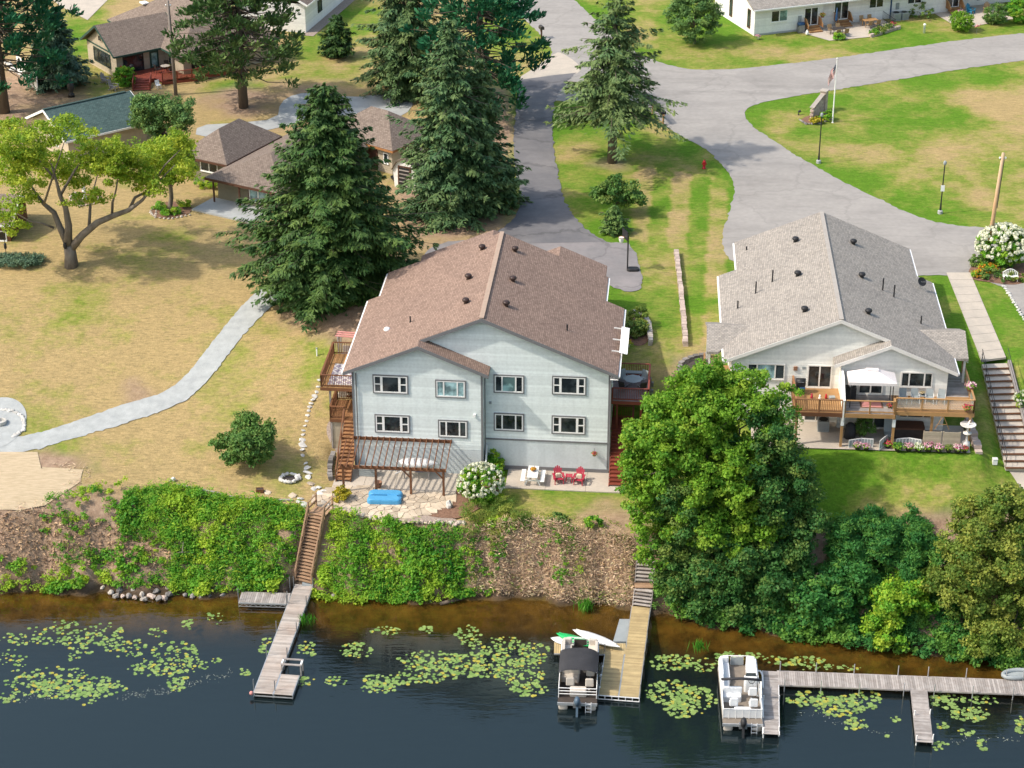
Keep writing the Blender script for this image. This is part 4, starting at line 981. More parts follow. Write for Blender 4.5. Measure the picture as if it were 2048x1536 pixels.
# front faces local -u
MB().extr([(0,y,z) for y,z in prof], (3.0,0,0)).build('wall', mt['siding_white'], SHd)
for (a, b) in (((1.28,1.7),(.8,2.48)),((.8,2.5),(0,3.02)),((-1.28,1.7),(-.8,2.48)),((-.8,2.5),(0,3.02))):
    mb = MB(); mb.roof([(-.2,a[0],a[1]),(3.2,a[0],a[1]),(3.2,b[0],b[1]),(-.2,b[0],b[1])], .07); mb.build('roof', mt['shingle_tan'], SHd)
dr = bx('door', mt['black'], SHd, (-.03,0,1.0), (.05,1.1,1.95))
for y in (-.6,.6): bx('door_trim', mt['brown_trim'], SHd, (-.04,y,1.0), (.07,.12,2.1))
bx('door_trim', mt['brown_trim'], SHd, (-.04,0,2.08), (.07,1.3,.12))
for k in range(5): bx('door_slat', mt['grey_wood'], SHd, (-.065,0,.3+k*.36), (.03,1.05,.1))
# ---- green roofed garage
o, rz, L = frame_of((92,219), (256,183), 9.2)
GG = thing('garage', 'long cream garage with a green-grey shingle roof behind the yellow-green tree', 'garage', (o.x,o.y,0), rz)
gable_roof(GG, -.3, L+.2, -4.1, 4.1, 7.35, 9.25, mt['shingle_green'], mt['white'])
box_walls(GG, .2, L-.3, -3.6, 3.6, 4.9, 7.3, mt['siding_tan'], 9.1)
for v in (-1.6,-.5): window(GG, ('u',.2,-1), v, v+.7, 6.0, 6.9, 'plain', None, 'white')
mb = MB()
for i in range(40): mb.bar((L*i/40-.3,0,9.27),(L*(i+1)/40-.32,0,9.28),.3,.05)
mb.build('ridge_cap', mt['shingle_green'], GG)
# ---- tan house with green trim and red deck
o = P(236,158,ZP); b_ = P(178,125,ZP); d = b_-o
rz = math.atan2(d.y,d.x)-math.pi/2       # gable end runs along local +v from the origin, ridge along +u
Wg = d.length
TH = thing('house', 'tan house with dark green trim and brown roof behind the red deck', 'house', (o.x,o.y,0), rz)
gable_roof(TH, -.5, 7.5, -.5, Wg+.5, 7.55, 9.9, mt['shingle_tan'], mt['green_trim'])
box_walls(TH, 0, 7.2, 0, Wg, 4.8, 7.45, mt['siding_tan'], 9.65)
window(TH, ('u',0,-1), 1.4, Wg-1.6, 5.75, 7.15, 'triple', 'green_trim', 'black', tw=.06)
window(TH, ('u',0,-1), Wg/2-.35, Wg/2+.35, 8.2, 8.7, 'plain', 'siding_tan', 'black', tw=.08)
wpart('frieze_board', mt['green_trim'], TH, ('u',0,-1), 0, Wg, 7.4, 7.55, 0, .06)
window(TH, ('v',0,-1), .7, 3.0, 5.5, 7.2, 'plain', None, 'black')
dw = wpart('door', mt['green_trim'], TH, ('v',0,-1), 3.7, 4.7, 5.15, 7.2, 0, .06); wpart('door_glass', mt['glass_teal'], TH, ('v',0,-1), 3.9, 4.5, 5.6, 7.0, .06, .075)
# main block crossing to the right
mb = MB(); U1 = 5.8
hip_roof(TH, U1-1.0, U1+11, -4.6, Wg+5, 7.55, 11.2, mt['shingle_tan'], fascia=mt['green_trim'], name='main_roof')
box_walls(TH, U1-.3, U1+10.4, -3.9, Wg+4.4, 4.8, 7.45, mt['siding_tan'])
window(TH, ('u',U1-.3,-1), -2.0, -.9, 5.9, 7.2, 'plain', None, 'black'); window(TH, ('v',-3.9,-1), U1+.6, U1+2.2, 5.7, 7.2, 'slider', None, 'black')
MB().box((U1+2.0,Wg+2.0,9.55),(.7,.9,.12)).build('skylight', mt['white'], TH)
RDk = thing('red_deck', 'dark red stained deck with steps in front of the tan house', 'deck', (o.x,o.y,0), rz)
ZK = 5.45
boards(RDk, .3, 5.4, -3.2, -.03, ZK, 'redwood', .14, 'x'); boards(RDk, 5.5, 10.5, -5.5, -4.0, ZK, 'redwood', .14, 'x'); boards(RDk, 2.6, 5.5, -4.6, -3.2, ZK, 'redwood', .14, 'x')
railing(RDk, [(.35,-.1),(.35,-2.2)], ZK, .9, 'redwood', 'redwood'); railing(RDk, [(2.7,-4.6),(5.6,-5.4),(10.4,-5.4)], ZK, .9, 'redwood', 'cedar')
stairs(RDk, (1.2,-3.2,ZK), (.2,-4.8,5.05), 1.6, 4, 'redwood', .34, dict(m='redwood', h=.8, posts=1, bal=True), stringer='redwood', risers='redwood')
for a, b in (((.3,-3.2),(2.6,-3.2)),((2.6,-4.62),(5.5,-5.5)),((5.5,-5.5),(10.5,-5.5))): bar('rim_joist', mt['redwood'], RDk, (*a,ZK-.18), (*b,ZK-.18), .05, .3)
def th_pt(u, v, z=ZK): return TH.matrix_basis @ Vector((u,v,z))
# ---- white house edge at the top of the picture
a, b = P(612,66,ZP), P(705,-14,ZP); d = b-a
NH = thing('house', 'pale house wall with one window at the top edge beside the pine', 'house', (a.x,a.y,0), math.atan2(d.y,d.x))
box_walls(NH, 0, d.length+6, 0, 8, 4.8, 8.2, mt['siding_white'], None); gable_roof(NH, -.5, d.length+6.5, -.5, 8.5, 8.25, 10.6, mt['shingle_tan'], mt['white'])
window(NH, ('v',0,-1), 4.0, 5.3, 6.1, 7.4, 'plain', None, 'black')
flat('gravel_strip', None, ZP+.04, mt['pebble_bed'], 0, world=[(NH.matrix_basis @ Vector(q))[:2] for q in ((-1,-1.2,0),(24,-1.2,0),(24,.2,0),(-1,.2,0))])
# ---- row of townhouses at the top right
a = P(1508,72,ZP)
TR = thing('townhouse', 'white lap-sided townhouse row with patios along the upper road', 'townhouse', (a.x,a.y,0), R(20))
fx = ('v',0,-1)
siding(TR, fx, [(0,4.9),(8.2,4.9),(8.2,8.1),(0,8.1)], mt['siding_white'], .2); siding(TR, ('v',.7,-1), [(8.2,4.9),(26,4.9),(26,8.1),(8.2,8.1)], mt['siding_white'], .2); siding(TR, ('v',1.8,-1), [(26,4.9),(44,4.9),(44,8.1),(26,8.1)], mt['siding_white'], .2)
siding(TR, ('u',0,-1), [(0,4.9),(10,4.9),(10,8.1),(5,10.0),(0,8.1)], mt['siding_white'], .2); siding(TR, ('u',44,1), [(1.8,4.9),(10,4.9),(10,8.1),(1.8,8.1)], mt['siding_white'], .2)
siding(TR, ('v',10,1), [(0,4.9),(44,4.9),(44,8.1),(0,8.1)], mt['siding_white'], .25)
mb = MB(); mb.roof([(-.5,-.6,8.1),(44.5,-.6,8.1),(44.5,5,10.4),(-.5,5,10.4)]); mb.roof([(-.5,10.6,8.1),(44.5,10.6,8.1),(44.5,5,10.4),(-.5,5,10.4)]); mb.build('roof', mt['shingle_grey'], TR)
bar('gutter', mt['white'], TR, (-.5,-.66,7.98), (44.5,-.66,7.98), .12, .14)
mb = MB().box((4.1,-.02,5.05),(8.2,.06,.3)); mb.build('foundation', mt['concrete_grey'], TR)
window(TR, fx, 1.9, 3.9, 6.3, 7.6, 'slider', None, 'white', ['glass','glass_teal']); window(TR, fx, 5.9, 7.6, 5.5, 7.5, 'slider', None, 'white')
window(TR, ('v',.7,-1), 9.9, 11.7, 5.55, 7.55, 'slider', None, 'white'); window(TR, ('v',.7,-1), 14.2, 16.0, 6.4, 7.8, 'slider', None, 'white'); window(TR, ('v',.7,-1), 19.0, 20.8, 6.4, 7.7, 'slider', None, 'white')
window(TR, ('v',.7,-1), 24, 25.6, 5.5, 7.5, 'slider', None, 'white'); window(TR, ('v',1.8,-1), 28.5, 30.2, 5.5, 7.5, 'slider', None, 'white'); window(TR, ('u',0,-1), 1.0, 1.7, 5.6, 7.6, 'plain', None, 'brown_trim'); window(TR, ('u',0,-1), 5.5, 6.2, 5.6, 7.6, 'plain', None, 'brown_trim')
def tr_pt(u, v, z=ZP): return TR.matrix_basis @ Vector((u,v,z))
for s in (5.2,17.6): wpart('meter_box', mt['grey_plastic'], TR, fx if s < 8 else ('v',.7,-1), s, s+.35, 6.0, 6.7, 0, .16)
wpart('downspout', mt['blue_dark'], TR, ('v',.7,-1), 16.9, 17.05, 5.0, 8.0, 0, .1)
flat('townhouse_patio', None, ZP+.05, mt['concrete'], 0, world=[tr_pt(*q)[:2] for q in ((5.0,-.05),(6.8,-4.4),(11.5,-4.7),(15.8,-3.0),(16,.6),(8.2,.6),(8.2,-.05))])
flat('townhouse_patio', None, ZP+.05, mt['concrete'], 0, world=[tr_pt(*q)[:2] for q in ((22.5,.6),(22.3,-3.6),(23.6,-5.2),(30,-4.2),(32,1.7),(26,1.7))])
def back_steps(u, v, label):
    s_ = thing('entry_steps', label, 'steps', tr_pt(u,v,0), R(20))
    for k in range(3):
        bx('tread', mt['honey'], s_, (0,-.35-.4*k,5.5-.17*k), (1.6,.42,.05)); bx('riser', mt['cedar'], s_, (0,-.55-.4*k,5.42-.17*k), (1.6,.04,.16))
    for sx in (-1,1):
        MB().extr([(sx*.85,-.05,5.5),(sx*.85,-.05,6.4),(sx*.85,-.5,6.35),(sx*.85,-.9,6.05),(sx*.85,-1.2,5.5)], (.05,0,0)).build('side_panel', mt['cedar'], s_)
        bar('cap_rail', mt['honey'], s_, (sx*.87,-.02,6.42), (sx*.87,-.55,6.38), .1, .05); bar('cap_rail', mt['honey'], s_, (sx*.87,-.55,6.38), (sx*.87,-1.2,5.75), .1, .05)
back_steps(6.8,0,'wooden entry steps with curved sides at the left sliding door of the townhouse row'); back_steps(10.8,.7,'wooden entry steps with curved sides at the second sliding door of the townhouse row'); back_steps(24.8,.7,'wooden entry steps beside the clipped shrubs at the right of the townhouse row')
# ---- brick house corner at the left edge
p = P(22,484,4.9)
EH = thing('house', 'red-brown house corner at the left edge behind the old tree', 'house', (p.x,p.y,0), R(-4))
box_walls(EH, -8, 0, 0, 5, 3.8, 6.6, mt['cedar_dark'], None); gable_roof(EH, -8.5, .4, -.4, 5.4, 6.6, 8.2, mt['shingle_tan'], mt['white'])
window(EH, ('v',0,-1), -1.2, -.3, 5.0, 5.9, 'plain', None, 'white')
flat('upper_left_drive', [(60,-40),(120,12),(175,40),(215,0),(230,-40)], ZP+.04, mt['concrete'], 0)
# ================================================================ DOCKS
ZDK = -4.1
def quad_frame(a, b, width):       # dock section running from a to b (centre line), returns root loc/rz/len
    a, b = Vector(a), Vector(b); d = b-a
    return a, math.atan2(d.y,d.x), d.length
def dock_section(parent, a, b, width, m, plank=.145, zt=ZDK, frame='alu', truss=False, th=.04):
    a = Vector((a[0],a[1],0)); b = Vector((b[0],b[1],0)); d = b-a; L = d.length; d /= L; n = Vector((-d.y,d.x,0)); rz = math.atan2(d.y,d.x)
    k = max(2, round(L/plank)); s = L/k
    for i in range(k):
        c = a+d*(s*(i+.5)); bx('plank', mt[m], parent, (c.x,c.y,zt-th/2+random.uniform(-.004,.004)), (s-.014, width-.05+random.uniform(-.015,.015), th), rz)
    for sg in (-1,1):
        e0, e1 = a+n*(sg*width/2), b+n*(sg*width/2)
        bar('side_rail', mt[frame], parent, (e0.x,e0.y,zt-.06), (e1.x,e1.y,zt-.06), .05, .1)
        if truss: bar('lower_chord', mt[frame], parent, (e0.x,e0.y,zt-.3), (e1.x,e1.y,zt-.3), .035, .045)
        if truss:
            q = round(L/.35)
            for i in range(q):
                z0, z1 = (zt-.3, zt-.1) if i % 2 == 0 else (zt-.1, zt-.3)
                f0, f1 = e0+d*(L*i/q), e0+d*(L*(i+1)/q); bar('truss_web', mt[frame], parent, (f0.x,f0.y,z0), (f1.x,f1.y,z1), .03, .03)
def post_at(parent, x, y, z0=-6.4, z1=ZDK+.75, m='steel', r=.032):
    rod('pile', mt[m], parent, (x,y,z0), (x,y,z1), r)
px = lambda x, y, z=ZDK: P(x, y, z)
# left dock: weathered boards, long run with side arm and a platform at the end
D1 = thing('boat_dock', 'long weathered grey-brown dock with a side arm below the left wooden stairs', 'dock')
def midp(a, b): return (a+b)/2
A0, A1_ = midp(px(594,1168), px(623,1170)), midp(px(503,1385), px(549,1388))
dock_section(D1, A0, A1_, 1.25, 'dock_brown', truss=True)
B0, B1 = midp(px(578,1202),px(583,1178)), midp(px(478,1190),px(488,1168))
dock_section(D1, midp(px(572,1208),px(585,1186)), midp(px(475,1204),px(485,1184)), 1.35, 'grey_wood', truss=True)
dd = (A1_-A0).normalized(); nn = Vector((-dd.y,dd.x,0))
E0, E1 = A1_-dd*2.2+nn*1.28, A1_+nn*1.28
dock_section(D1, E0, E1, 1.2, 'dock_brown', truss=True)
for f in (.02,.2,.45,.68,.97):
    for sg in (-1,1):
        q = A0+dd*((A1_-A0).length*f)+nn*sg*.68; post_at(D1, q.x, q.y)
for q in (px(477,1200),px(484,1165),px(580,1176),px(575,1205)): post_at(D1, q.x, q.y, z1=ZDK+.9)
MB().box((A0.x+.25,A0.y+.1,ZDK+.02),(.8,.6,.03)).build('rubber_mat', mt['grey_plastic'], D1)
MB().ball((A1_-nn*.75).to_tuple()[:2]+(ZDK-.05,), .14).build('bumper', mt['pink'], D1, True)
mb = MB().bar(A1_-nn*.62+Vector((0,0,ZDK-A1_.z-.22)), A1_+nn*1.9+Vector((0,0,ZDK-A1_.z-.22)), .06, .06)
mb.build('end_rail', mt['alu'], D1)
BN = thing('dock_bench', 'small open-seat grey bench on the end of the weathered dock', 'bench')
bq = A1_-dd*3.0+nn*1.25; brz = math.atan2(nn.y,nn.x)
BN.location = (bq.x,bq.y,ZDK); BN.rotation_euler = (0,0,brz)
for y in (-.3,.3): bx('seat_board', mt['grey_wood'], BN, (0,y,.42), (1.35,.16,.05))
for x in (-.62,.62):
    bx('seat_rail', mt['white'], BN, (x,0,.40), (.12,.7,.08))
    for y in (-.3,.3): bx('leg', mt['grey_wood'], BN, (x,y,-.1), (.08,.08,1.0))
# middle dock: golden boards
D2 = thing('boat_dock', 'honey-yellow double-width dock between the two pontoon boats', 'dock')
C0, C1 = midp(px(1263,1213),px(1301,1213)), midp(px(1240,1392),px(1276,1394))
C1 = C1; cd = (C1-C0).normalized(); cn = Vector((-cd.y,cd.x,0))
dock_section(D2, C0, C1, 1.25, 'dock_gold')
G1 = C1-cn*1.3; G0 = G1-cd*5.1
dock_section(D2, G0, G1, 1.25, 'dock_gold')
g0 = midp(px(1252,1287),px(1252,1308)); g1 = midp(px(1108,1285),px(1108,1306)); 
dock_section(D2, (g0.x,g0.y), (g1.x,g1.y), 1.3, 'dock_gold')
for f in (.05,.35,.6,.95):
    q = C0+cd*((C1-C0).length*f)+cn*.68; post_at(D2, q.x, q.y, z1=ZDK+.6)
for q in (G1-cn*.66-cd*.2, G0-cn*.66+cd*.3, G1-cn*.66-cd*2.6): post_at(D2, q.x, q.y, z1=ZDK+.6)
e0, e1 = G1-cn*.65, C1+cn*.65
for zz in (ZDK-.05, ZDK-.32): bar('end_rail', mt['white'], D2, (e0.x,e0.y,zz)-cd*0 if False else Vector((e0.x,e0.y,zz))+cd*.04, Vector((e1.x,e1.y,zz))+cd*.04, .05, .05)
for i in range(7):
    q = e0.lerp(e1, i/6)+cd*.04; bar('end_upright', mt['white'], D2, (q.x,q.y,ZDK-.34), (q.x,q.y,ZDK-.03), .05, .05, (1,0,0))
q = px(1243,1262,WATER+.12)
RM = thing('floating_mat', 'dark grey floating mat moored beside the honey-yellow dock', 'mat', (q.x,q.y,0), 0)
MB().extr([(P(1239,1241,-4.45)-Vector((q.x,q.y,0))), (P(1260,1241,-4.45)-Vector((q.x,q.y,0))), (P(1254,1286,-4.45)-Vector((q.x,q.y,0))), (P(1226,1286,-4.45)-Vector((q.x,q.y,0)))], (0,0,.12)).build('mat', mt['grey_plastic'], RM)
# right dock: long grey walkway with two fingers
D3 = thing('boat_dock', 'long grey plank dock with two finger piers at the lower right', 'dock')
def section_px(c, a, b, w, m, **k): dock_section(c, a, b, w, m, **k)
F0, F1 = midp(px(1555,1342),px(1555,1368)), midp(px(2120,1362),px(2120,1392))
dock_section(D3, F0, F1, 1.55, 'grey_wood', frame='grey_wood')
fdir = (F1-F0).normalized(); fn = Vector((-fdir.y,fdir.x,0))
H0, H1 = midp(px(1526,1342),px(1556,1342)), midp(px(1527,1468),px(1557,1468))
dock_section(D3, H0, H1, 1.02, 'grey_wood', frame='white')
K0, K1 = midp(px(1824,1377),px(1851,1377)), midp(px(1833,1484),px(1865,1484))
dock_section(D3, K0, K1, 1.0, 'grey_wood', frame='grey_wood')
J0, J1 = midp(px(2052,1388),px(2080,1388)), midp(px(2062,1500),px(2092,1500)); dock_section(D3, J0, J1, 1.0, 'grey_wood', frame='grey_wood')
for x in (1560,1632,1708,1796,1856,1932,2012,2046):
    a = P(x,1343+(x-1555)*.037,ZDK); post_at(D3, a.x, a.y+.05, z1=ZDK+.75, m='alu'); post_at(D3, a.x+.1, a.y-1.62, z1=ZDK+.55, m='alu')
for q in ((1527,1465),(1558,1462),(1527,1400),(1558,1400),(1833,1480),(1866,1478),(1829,1430),(1860,1428)):
    a = P(*q,ZDK); post_at(D3, a.x, a.y, z1=ZDK+.35, m='white', r=.04)
for y0, y1 in ((1345,1373),(1395,1432)):
    a, b = P(1524,y0,ZDK+.3), P(1526,y1,ZDK+.3); mb = MB().tube([(a.x-.35,a.y,ZDK+.45),(a.x-.1,a.y,ZDK+.4),(a.x,a.y-.3,ZDK+.3),(b.x,b.y,ZDK+.2)], .06, 8); mb.build('bumper_rail', mt['white'], D3, True)
q = P(2033,1352,ZDK)
IN = thing('raft', 'small pale grey inflatable lying on the grey dock at the right edge', 'raft', (q.x,q.y,ZDK+.02), R(10))
MB().tube([(.7*math.cos(t_)*1.3,.42*math.sin(t_),.14) for t_ in np.linspace(0,2*math.pi,17)], .15, 8, False).build('tube', mt['grey_plastic'], IN, True); MB().ball((0,0,.08),(.8,.35,.06),10,4).build('floor', mt['lily_pad_green'] if 'lily_pad_green' in mt else mt['chair_grey'], IN)
# ================================================================ STAIRS TO THE DOCKS
st1 = thing('bank_stairs', 'brown wooden stairs with handrails down the green bank to the weathered dock', 'stairs')
T0, T1 = P(637,1008,.15), P(607,1166,-4.05)
T0 = Vector((T0.x,T0.y,.15)); 
top = Vector((P(633,1030,.1).x, P(633,1030,.1).y, .05))
rail = dict(m='stair_wood', h=.85, posts=4, mid=True)
stairs(st1, top, (T1.x,T1.y+.15,-4.05), 1.15, 20, 'stair_wood', .29, rail)
dirv = Vector((T1.x-top.x,T1.y-top.y,0)).normalized(); sd = Vector((-dirv.y,dirv.x,0)); rz_ = math.atan2(dirv.y,dirv.x)
for i in range(7):
    c_ = top-dirv*(.1+.15*i); bx('landing_board', mt['stair_wood'], st1, (c_.x,c_.y,.1), (.135,1.25,.05), rz_)
for s in (-1,1):
    a = top+sd*s*.63; b2 = a-dirv*1.2
    bar('landing_rail', mt['stair_wood'], st1, (a.x,a.y,.95), (b2.x,b2.y,.95), .09, .05); bx('post', mt['stair_wood'], st1, (b2.x,b2.y,.55), (.1,.1,1.1), rz_)
    bar('landing_rail', mt['stair_wood'], st1, (a.x,a.y,.5), (b2.x,b2.y,.5), .05, .14)
st2 = thing('bank_stairs', 'weathered wooden stairs partly under the leafy trees down to the yellow dock', 'stairs')
T2, T3 = P(1292,1118,-1.6), P(1284,1212,-4.05)
mid_ = T2.lerp(T3, .55)
stairs(st2, T2, (mid_.x+.05,mid_.y+.25,mid_.z+.1), 1.2, 6, 'grey_wood', .3, None)
for i in range(4): bx('landing_board', mt['stair_wood'], st2, (mid_.x,mid_.y+.1-.15*i,mid_.z+.02), (1.25,.14,.05))
stairs(st2, (mid_.x-.02,mid_.y-.45,mid_.z), (T3.x,T3.y,T3.z), 1.2, 5, 'grey_wood', .3, None)
# concrete and timber stairs at the right
st3 = thing('garden_steps', 'wide pinkish concrete steps with timber edges and black handrail beside the cream house', 'steps')
SL0, SR0, SL1, SR1 = P(1964,724,5.0), P(2014,722,5.0), P(2012,934,2.15), P(2068,934,2.15)
nst = 16
for i in range(nst):
    f0, f1 = i/nst, (i+1)/nst
    a, b, c_, d_ = SL0.lerp(SL1,f0), SR0.lerp(SR1,f0), SR0.lerp(SR1,f1), SL0.lerp(SL1,f1)
    z = 5.0-(5.0-2.15)*f1
    MB().extr([(q_.x,q_.y,z-.3) for q_ in (a,b,c_,d_)], (0,0,.3)).build('step', mt['concrete'], st3)
    bar('timber_edge', mt['cedar_dark'], st3, (d_.x,d_.y-.03,z-.05), (c_.x,c_.y-.03,z-.05), .1, .1)
for z_, r_ in ((.95,.025),(.55,.018)):
    mb = MB().tube([(SL0.x-.02,SL0.y+.2,5+z_),(SL1.x-.02,SL1.y,2.15+z_)], r_, 6); mb.build('hand_rail', mt['black'], st3)
    mb = MB().tube([(SR0.x+.02,SR0.y+.2,5+z_),(SR1.x+.02,SR1.y,2.15+z_)], r_, 6); mb.build('hand_rail', mt['black'], st3)
for i in range(7):
    q = SL0.lerp(SL1, i/6); rod('rail_post', mt['black'], st3, (q.x-.02,q.y,5-(2.85)*i/6-.1), (q.x-.02,q.y,5-2.85*i/6+.95), .022)
for side, (e0, e1) in (('r',(SR0,SR1)),):
    MB().bar((e0.x+.15,e0.y,4.95),(e1.x+.15,e1.y,2.1),.22,.35).build('cheek_timber', mt['grey_wood'], st3)
ribbon('lower_walk', [(2012,938),(2030,960),(2048,985)], [(2070,936),(2085,955),(2110,985)], mt['concrete'], off=.06, n=12, sm=0)
# ================================================================ BOATS
def rrect(x0, x1, y0, y1, r, n=5, corners=(1,1,1,1)):
    pts = []
    for (cx, cy, a0, on, px_, py_) in ((x1-r,y1-r,0,corners[0],x1,y1),(x0+r,y1-r,90,corners[1],x0,y1),(x0+r,y0+r,180,corners[2],x0,y0),(x1-r,y0+r,270,corners[3],x1,y0)):
        if on: pts += [(cx+r*math.cos(R(a0+90*k/n)), cy+r*math.sin(R(a0+90*k/n))) for k in range(n+1)]
        else: pts.append((px_,py_))
    return pts
def soft(name, m, parent, poly, z0, z1, bev=.06):
    """upholstered block: outline poly with rounded top edge"""
    cx = sum(p[0] for p in poly)/len(poly); cy = sum(p[1] for p in poly)/len(poly)
    def ins(k): return [(cx+(x-cx)*(1-k/max(.2,math.hypot(x-cx,y-cy))), cy+(y-cy)*(1-k/max(.2,math.hypot(x-cx,y-cy)))) for x,y in poly]
    rings = [[(x,y,z0) for x,y in poly],[(x,y,z1-bev) for x,y in poly],[(x,y,z1-bev*.3) for x,y in ins(bev*.35)],[(x,y,z1) for x,y in ins(bev)]]
    n = len(poly); vs = sum(rings, [])
    ccw = sum(poly[i][0]*poly[(i+1)%n][1]-poly[(i+1)%n][0]*poly[i][1] for i in range(n)) > 0
    fs = [(k*n+i,k*n+(i+1)%n,(k+1)*n+(i+1)%n,(k+1)*n+i) for k in range(3) for i in range(n)]+[tuple(range(3*n,4*n)), tuple(range(n-1,-1,-1))]
    return MB().add(vs, fs if ccw else [f[::-1] for f in fs]).build(name, m, parent)
def pontoon(label, loc, rz, L, W, floor, seat, panel, canopy):
    b = thing('pontoon_boat', label, 'boat', loc, rz)     # bow towards +y (shore), stern -y
    h0 = .55
    for sx in (-1,1):
        pf = [(-L/2+.05,.0),(-L/2+.05,.27),(L/2-.9,.30),(L/2-.4,.25),(L/2+.05,.05)]
        MB().tube([(sx*(W/2-.36),y,.16+(0 if y < L/2-1 else .12*(y-L/2+1))) for y,_ in pf], [max(r_,.03) for _,r_ in pf], 14).build('pontoon_tube', mt['alu'], b, True)
        MB().lathe([(.3,0),(.28,.02),(.1,.06)], 14).build('tube_cap', mt['boat_tan'], b, True, (sx*(W/2-.36),-L/2+.06,.16), (R(90),0,0))
    MB().prism(rrect(-W/2+.02,W/2-.02,-L/2,L/2,.45,5,(1,1,0,0)), h0-.12, h0).build('deck', mt[floor], b)
    MB().bar((-W/2,-L/2-.02,h0-.08),(W/2,-L/2-.02,h0-.08),.08,.18).build('stern_beam', mt['alu'], b)
    # fence: panels round the deck
    y0 = -L/2+.55
    path = [(W/2-.06,y0)]+[(x,y) for x,y in rrect(-W/2+.06,W/2-.06,y0,L/2-.05,.5,5,(1,1,0,0)) if y > y0+.01]+[(-W/2+.06,y0)]
    segs = list(zip(path[:-1],path[1:]))
    for i, (p_, q_) in enumerate(segs):
        if p_[1] > L/2-.2 and q_[1] > L/2-.2: continue            # bow gate
        bar('side_panel', mt[panel], b, (*p_,h0+.36), (*q_,h0+.36), .03, .62)
    for zz in (.72,.5,.28) if canopy else (.72,):
        mb = MB().tube([(x,y,h0+zz) for x,y in path], .028, 6); mb.build('fence_rail', mt['white'], b)
        MB().tube([(-W/2+.06,y0,h0+zz),(W/2-.06,y0,h0+zz)], .028, 6).build('fence_rail', mt['white'], b)
    MB().bar((-.4,L/2-.1,h0+.33),(.4,L/2-.1,h0+.33),.03,.55).build('bow_gate', mt['grey_plastic' if not canopy else 'boat_floor_dark'], b)
    MB().tube([(-.42,L/2-.09,h0+.1),(-.4,L/2-.09,h0+.66),(.4,L/2-.09,h0+.66),(.42,L/2-.09,h0+.1)], .02, 6).build('gate_frame', mt['white'], b)
    for i in range(5):
        for sx in (-1,1):
            yy = y0+(L/2-.6-y0)*i/4; rod('fence_post', mt['white'], b, (sx*(W/2-.06),yy,h0), (sx*(W/2-.06),yy,h0+.73), .025)
    if not canopy:
        for k in range(1,6): rod('fence_post', mt['white'], b, (-W/2+W*k/6,y0,h0), (-W/2+W*k/6,y0,h0+.73), .02)
        bar('stern_panel', mt[panel], b, (-W/2+.06,y0+.01,h0+.36), (W/2-.06,y0+.01,h0+.36), .025, .6)
    # bow couches
    for sx in (-1,1):
        x0, x1 = sorted((sx*(W/2-.12), sx*(W/2-.72)))
        soft('bow_couch', mt[seat], b, rrect(x0,x1,L/2-2.35,L/2-.22,.25,4,(1,1,1,1)), h0, h0+.42)
        xb0, xb1 = sorted((sx*(W/2-.1), sx*(W/2-.28)))
        soft('couch_back', mt[seat], b, rrect(xb0,xb1,L/2-2.3,L/2-.45,.06,3), h0+.38, h0+.82, .04)
        yb = L/2-.2; soft('couch_end', mt[seat], b, rrect(x0+.02,x1-.02,yb-.24,yb,.1,3), h0+.38, h0+.82, .04)
    # stern lounge (port side, L shaped)
    soft('stern_couch', mt[seat], b, rrect(-W/2+.12,.05,-.95,-.35,.12,3), h0, h0+.42); soft('couch_back', mt[seat], b, rrect(-W/2+.12,.1,-.55,-.33,.08,3), h0+.38, h0+.8, .04)
    soft('side_couch', mt[seat], b, rrect(-W/2+.12,-W/2+.62,-.33,1.0,.14,3), h0, h0+.42); soft('couch_back', mt[seat], b, rrect(-W/2+.08,-W/2+.24,-.33,1.0,.05,3), h0+.38, h0+.8, .04)
    soft('engine_box', mt[seat], b, rrect(-.5,.55,y0+.1,y0+.62,.1,3), h0, h0+.48)
    # helm console, wheel, captain chairs
    soft('helm_console', mt[seat], b, rrect(.28,W/2-.14,.15,.75,.14,4), h0, h0+.95)
    MB().tube([(.72+.19*math.cos(t_),.08+.05*math.sin(t_),h0+.93+.17*math.sin(t_)) for t_ in np.linspace(0,2*math.pi,17)], .02, 6, False).build('steering_wheel', mt['black'], b, True)
    MB().extr([(.35,.55,h0+.93),(1.05,.55,h0+.93),(1.0,.62,h0+1.15),(.4,.62,h0+1.15)], (0,.02,0)).build('windscreen', mt['glass'], b)
    def chair(x, y, nm):
        MB().lathe([(.12,0),(.05,.05),(.05,.35),(.2,.38)], 8, (x,y,h0)).build('chair_pedestal', mt['steel'], b)
        s_ = soft('chair_seat', mt[seat], b, rrect(x-.27,x+.27,y-.27,y+.25,.1,3), h0+.36, h0+.52); soft('chair_back', mt[seat], b, rrect(x-.26,x+.26,y-.36,y-.22,.06,3), h0+.45, h0+.98, .05)
    chair(.75,-.45,'helm'); chair(.72,y0+1.0,'stern'); chair(-.5,y0+1.05,'stern')
    # outboard engine
    em = 'engine_blue' if canopy else 'black'
    cw = MB().lathe([(.10,-.30),(.2,-.2),(.235,.0),(.23,.2),(.18,.36),(.06,.42)], 12); 
    o_ = cw.build('outboard_motor', mt[em], b, True, (0,-L/2-.38,h0+.35), (R(28),0,0)); o_.scale = (.85,1.25,1)
    MB().bar((0,-L/2-.35,h0+.1),(0,-L/2-.75,-.28),.14,.2).build('motor_leg', mt[em], b); MB().ball((0,-L/2-.82,-.35),(.09,.3,.1),8,6).build('gearcase', mt[em], b, True)
    MB().box((0,-L/2-.16,h0-.02),(.5,.3,.3)).build('motor_bracket', mt['steel'], b)
    # ladder
    lx = W/2-.55
    for sx in (-.17,.17): rod('ladder_rail', mt['white'], b, (lx+sx,-L/2-.03,h0+.1), (lx+sx,-L/2-.3,-.15), .02)
